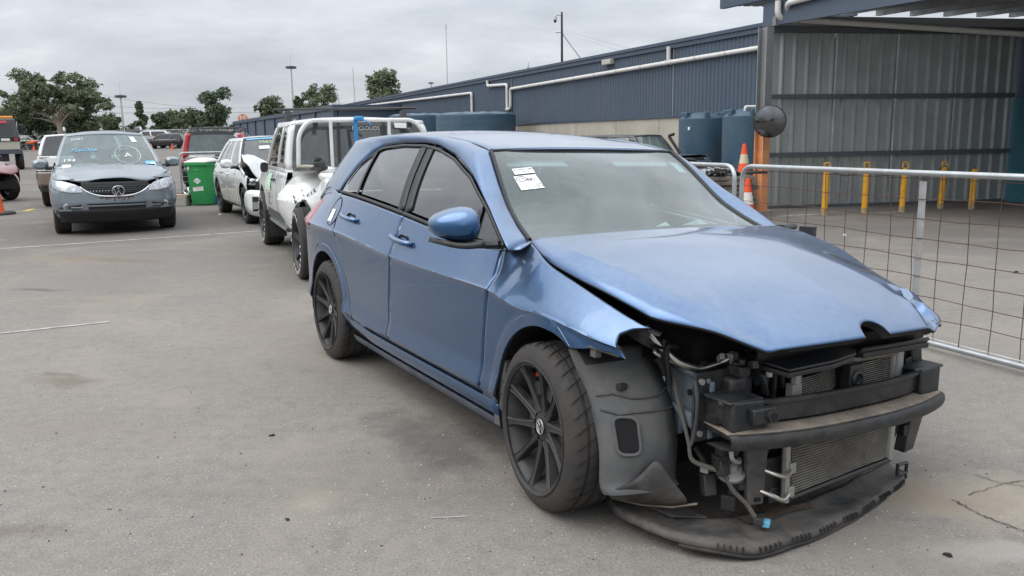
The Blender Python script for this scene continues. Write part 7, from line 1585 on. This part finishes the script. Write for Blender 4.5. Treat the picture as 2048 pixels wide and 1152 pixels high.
fm2 = thing('light_mast', 'distant floodlight head just showing above the warehouse roof', 'light mast', (at(862, 165, 260).x, 260, 1.1)); z_ = at(862, 166, 260).z - 1.1; MB().tube([(0, 0, 0), (0, 0, z_)], .16, 8).build('mast_pole', 'galv', fm2); MB().lathe([(.2, z_ - .1), (.8, z_ - .2), (.8, z_ + .1), (.2, z_ + .3)], n=14).build('lamp_ring', 'dark_steel', fm2)
lp_ = at(246, 226, 120); s_ = thing('street_lamp', 'slim street lamp arm left of the floodlight mast', 'street lamp', (lp_.x, 120, gz(lp_.x, 120))); h = lp_.z - gz(lp_.x, 120); MB().tube(bend([(0, 0, 0), (0, 0, h), (-1.3, 0, h + .05)], .2), .06, 6).build('lamp_pole', 'white_paint', s_); MB().box((-1.5, 0, h + .03), (.5, .2, .1)).build('lamp_head', 'galv', s_)
mat('pole_wood', (.13, .105, .085), .9)
tops = []
def ppole(label, px, pyt, Y, arms):
    t_ = at(px, pyt, Y); g0 = gz(t_.x, Y); r_ = thing('power_pole', label, 'power pole', (t_.x, Y, g0), 0, 'wooden power poles'); h = t_.z - g0; MB().tube([(0, 0, 0), (0, 0, h)], [.20, .13], 8).build('pole', 'pole_wood', r_)
    for dz, w in arms:
        MB().box((0, 0, h - dz), (w, .15, .14)).build('crossarm', 'pole_wood', r_)
        for q in (-.46, -.2, .2, .46): MB().tube([(q * w, 0, h - dz), (q * w, 0, h - dz - .45)], .05, 5).build('insulator', 'dark_steel', r_)
    tops.append(Vector((t_.x, Y, t_.z - arms[0][0] + .1)))
ppole('wooden power pole with a wide crossarm left of the tall tree', 380, 214, 150, [(.25, 1.9)]); ppole('power pole among the low trees, left of two', 311, 228, 170, [(.3, 1.8)]); ppole('power pole among the low trees, right of two', 332, 226, 172, [(.3, 1.8)])
MB_ = [((20, 178), (380, 216), 150), ((380, 216), (640, 208), 150), ((20, 186), (311, 229), 165), ((332, 227), (640, 222), 165), ((20, 200), (380, 220), 150), ((205, 190), (560, 212), 155)]
for k, (a, b, Y) in enumerate(MB_):
    A_, B_ = at(*a, Y), at(*b, Y); P = [A_.lerp(B_, t) - Vector((0, 0, 1.1 * 4 * t * (1 - t))) for t in np.linspace(0, 1, 20)]; o = MB().tube([p - A_ for p in P], .022, 4).build('power_line', 'dark_steel'); o.location = A_; tag(o, ['upper power line sagging over the gum tree', 'power line running right from the wide crossarm pole', 'power line across the gum to the low tree pole', 'power line above the far shed to the right', 'lower power line over the gum tree', 'power line passing the floodlight mast'][k], 'power line', 'power lines across the sky')
py_ = at(673, 186, 300); pl = thing('pylon', 'faint lattice pylon far behind the warehouse trees', 'pylon', (py_.x, 300, 1.15)); h = py_.z - 1.15; mb = MB()
for sx, sy in ((-1, -1), (1, -1), (1, 1), (-1, 1)): mb.tube([(sx * 2.2, sy * 2.2, 0), (sx * .3, sy * .3, h)], .09, 4)
for k in range(7):
    z = h * k / 7; w = lerp(2.2, .3, k / 7); w2 = lerp(2.2, .3, (k + 1) / 7); mb.tube([(-w, -w, z), (w2, -w2, z + h / 7)], .05, 3).tube([(w, -w, z), (-w2, -w2, z + h / 7)], .05, 3)
mb.build('lattice', 'galv', pl)
for z in (h * .78, h * .9): MB().tube([(-2.4, 0, z), (2.4, 0, z)], .08, 4).build('crossarm', 'galv', pl)
# ================================================================== TREES
def leaf_mat(nm, a, b):
    m = bpy.data.materials.new(nm); m.use_nodes = True; t = m.node_tree; bs = t.nodes['Principled BSDF']; tc = N(t, 'ShaderNodeTexCoord'); n = N(t, 'ShaderNodeTexNoise', i_Scale=.9, i_Detail=6.0); L(t, tc.outputs['Object'], n.inputs['Vector'])
    L(t, ramp(t, n.outputs[0], [(.32, a), (.68, b)]), bs.inputs['Base Color']); bs.inputs['Roughness'].default_value = .6; MATS[nm] = m
leaf_mat('gum_leaf', (.100, .128, .068), (.195, .225, .130)); leaf_mat('dark_leaf', (.062, .098, .054), (.125, .168, .092)); leaf_mat('olive_leaf', (.095, .112, .058), (.175, .185, .105))
mat('gum_bark', (.40, .34, .27), .85, var=.25, vscale=1.2); mat('dark_bark', (.10, .08, .06), .9)
def crown_mesh(blobs, n, size, rng, hang=.0):
    tot = sum(b[3]**2 for b in blobs); V_, Fc = [], []
    for cx, cy, cz, r, fl in blobs:
        k = int(n * r * r / tot); nc = max(4, k // 14); cs = rng.normal(size=(nc, 3)); cs /= np.linalg.norm(cs, axis=1)[:, None]; cs *= (rng.random(nc)**.42)[:, None] * r; cs[:, 2] *= fl
        idx = rng.integers(0, nc, k); p = cs[idx] + rng.normal(size=(k, 3)) * np.array([.16, .16, .11]) * r; p += np.array([cx, cy, cz])
        u = rng.normal(size=(k, 3)); u /= np.linalg.norm(u, axis=1)[:, None]; w = np.cross(u, rng.normal(size=(k, 3))); w /= np.linalg.norm(w, axis=1)[:, None] + 1e-9
        sz = size * (.5 + rng.random((k, 1))); o = len(V_)
        q = np.stack([p - u * sz, p - w * sz * .45, p + u * sz, p + w * sz * .45], 1).reshape(-1, 3); base = sum(len(a) for a in V_); V_.append(q); Fc.append(np.arange(4 * k).reshape(-1, 4) + base)
    v = np.concatenate(V_); f = np.concatenate(Fc); me = bpy.data.meshes.new('crown'); me.from_pydata(v.tolist(), [], f.tolist()); me.update(); return me
def tree(nm, label, px, py_base, Y, h, w, leaf='dark_leaf', form='round', n=5000, size=.28, seed=1, group='trees along the far boundary', bark='dark_bark', trunk=.35):
    p = at(px, 280, Y); g0 = gz(p.x, Y); root = thing(nm, label, 'tree', (p.x, Y, g0), 0, group); rng = np.random.default_rng(seed); B = []
    if form == 'round':
        for k in range(26): a = rng.random() * 6.28; q = rng.random()**.5; z = h * (.35 + .55 * rng.random()); s_ = w * .5 * (1 - .75 * abs(z / h - .58)); B.append((q * s_ * .75 * math.cos(a), q * s_ * .75 * math.sin(a), z, w * (.12 + .10 * rng.random()), .8))
    elif form == 'cone':
        for k in range(16): z = h * (.12 + .80 * (k / 15)); s_ = w * .5 * (1.0 - (k / 15)**1.6 * .85); a = rng.random() * 6.28; B.append((s_ * .55 * math.cos(a) * rng.random(), s_ * .55 * math.sin(a), z, max(.25 * w * (1.05 - k / 17), .5), .9))
    elif form == 'gum':
        for k in range(92):
            a = rng.random() * 6.28; q = .15 + .85 * rng.random()**.7; ex = q * w * .5 * math.cos(a); ey = q * w * .4 * math.sin(a); B.append((ex, ey, h * (.40 + .54 * rng.random()**.75 * (1 - (abs(ex) / (w * .5))**2 * .55) - .10 * (abs(ex) / (w * .5))**2), w * (.050 + .055 * rng.random()), .62))
    me = crown_mesh(B, n, size, rng); me.materials.append(MATS[leaf]); o = bpy.data.objects.new('crown', me); COL.objects.link(o); o.parent = root
    tk = MB(); th = h * (.30 if form == 'gum' else .45); tk.tube([(0, 0, 0), (.05, 0, th * .5), (0, 0, th)], [trunk, trunk * .8, trunk * .65], 8); tk.build('trunk', bark, root); lb = MB()
    for b in (sorted([q for q in B if abs(q[0]) < w * .42], key=lambda q: q[2])[::6] if form == 'gum' else B[::3]): lb.tube(spline([(0, 0, th * .95), (b[0] * .45, b[1] * .45, lerp(th, b[2], .55)), (b[0], b[1], b[2] - b[3] * .2)], 4), [trunk * lerp(.34, .05, k / 8) for k in range(9)], 5)
    lb.build('limbs', bark, root); return root
tree('gum_tree', 'large spreading gum tree with a pale branching trunk behind the grey SUV', 121, 275, 112, 10.2, 12.4, 'gum_leaf', 'gum', 30000, .18, 5, bark='gum_bark', trunk=.42)
for args in (('dark bushy tree below the left side of the big gum', 62, 118, 5.6, 5.5, 'dark_leaf', 'round', 3), ('dark bushy tree below the right side of the big gum', 165, 119, 5.2, 5.6, 'gum_leaf', 'round', 4), ('low dark tree right behind the gum trunk', 112, 122, 4.2, 5.0, 'dark_leaf', 'round', 6), ('thin leaning gum at the extreme left edge', 12, 125, 5.8, 4.0, 'gum_leaf', 'gum', 7), ('bushy tree at the left edge beside the leaning gum', 38, 124, 5.0, 4.6, 'gum_leaf', 'round', 8),
             ('low tree between the big gum and the street lamp', 226, 128, 4.0, 3.0, 'dark_leaf', 'round', 9), ('dense conical dark tree right of the floodlight mast', 283, 122, 6.0, 4.0, 'dark_leaf', 'cone', 10), ('low round tree just right of the conical tree', 322, 126, 4.8, 3.2, 'dark_leaf', 'round', 11), ('low dark tree above the far wrecked van', 345, 128, 4.4, 3.2, 'dark_leaf', 'round', 12), ('round tree left of the wide crossarm pole', 362, 124, 5.0, 3.4, 'gum_leaf', 'round', 13), ('wispy tree right of the wide crossarm pole', 396, 135, 5.2, 3.4, 'dark_leaf', 'round', 14),
             ('tall dense tree above the silver SUV roof', 438, 128, 8.4, 5.6, 'dark_leaf', 'round', 15), ('olive tree rising behind the far shed', 540, 140, 7.4, 5.2, 'olive_leaf', 'round', 16), ('small round tree top behind the far shed', 604, 150, 9.0, 2.6, 'dark_leaf', 'round', 17), ('broad gum crown behind the warehouse end', 645, 150, 10.2, 6.4, 'gum_leaf', 'round', 18), ('gum crown showing above the warehouse roof', 770, 120, 10.2, 5.6, 'gum_leaf', 'round', 19)):
    tree('boundary_tree', args[0], args[1], 275, args[2], args[3], args[4], args[5], args[6], 10000, .17, args[7])
hb = MB(); rng = np.random.default_rng(3); me = crown_mesh([(x, 134 + 2 * math.sin(x), 2.0 + .5 * math.sin(x * 1.7), 2.2, .8) for x in np.linspace(at(-40, 280, 134).x, at(470, 280, 134).x, 30)], 16000, .20, rng); me.materials.append(MATS['dark_leaf']); o = bpy.data.objects.new('shrub_belt', me); COL.objects.link(o); tag(o, kind='stuff')
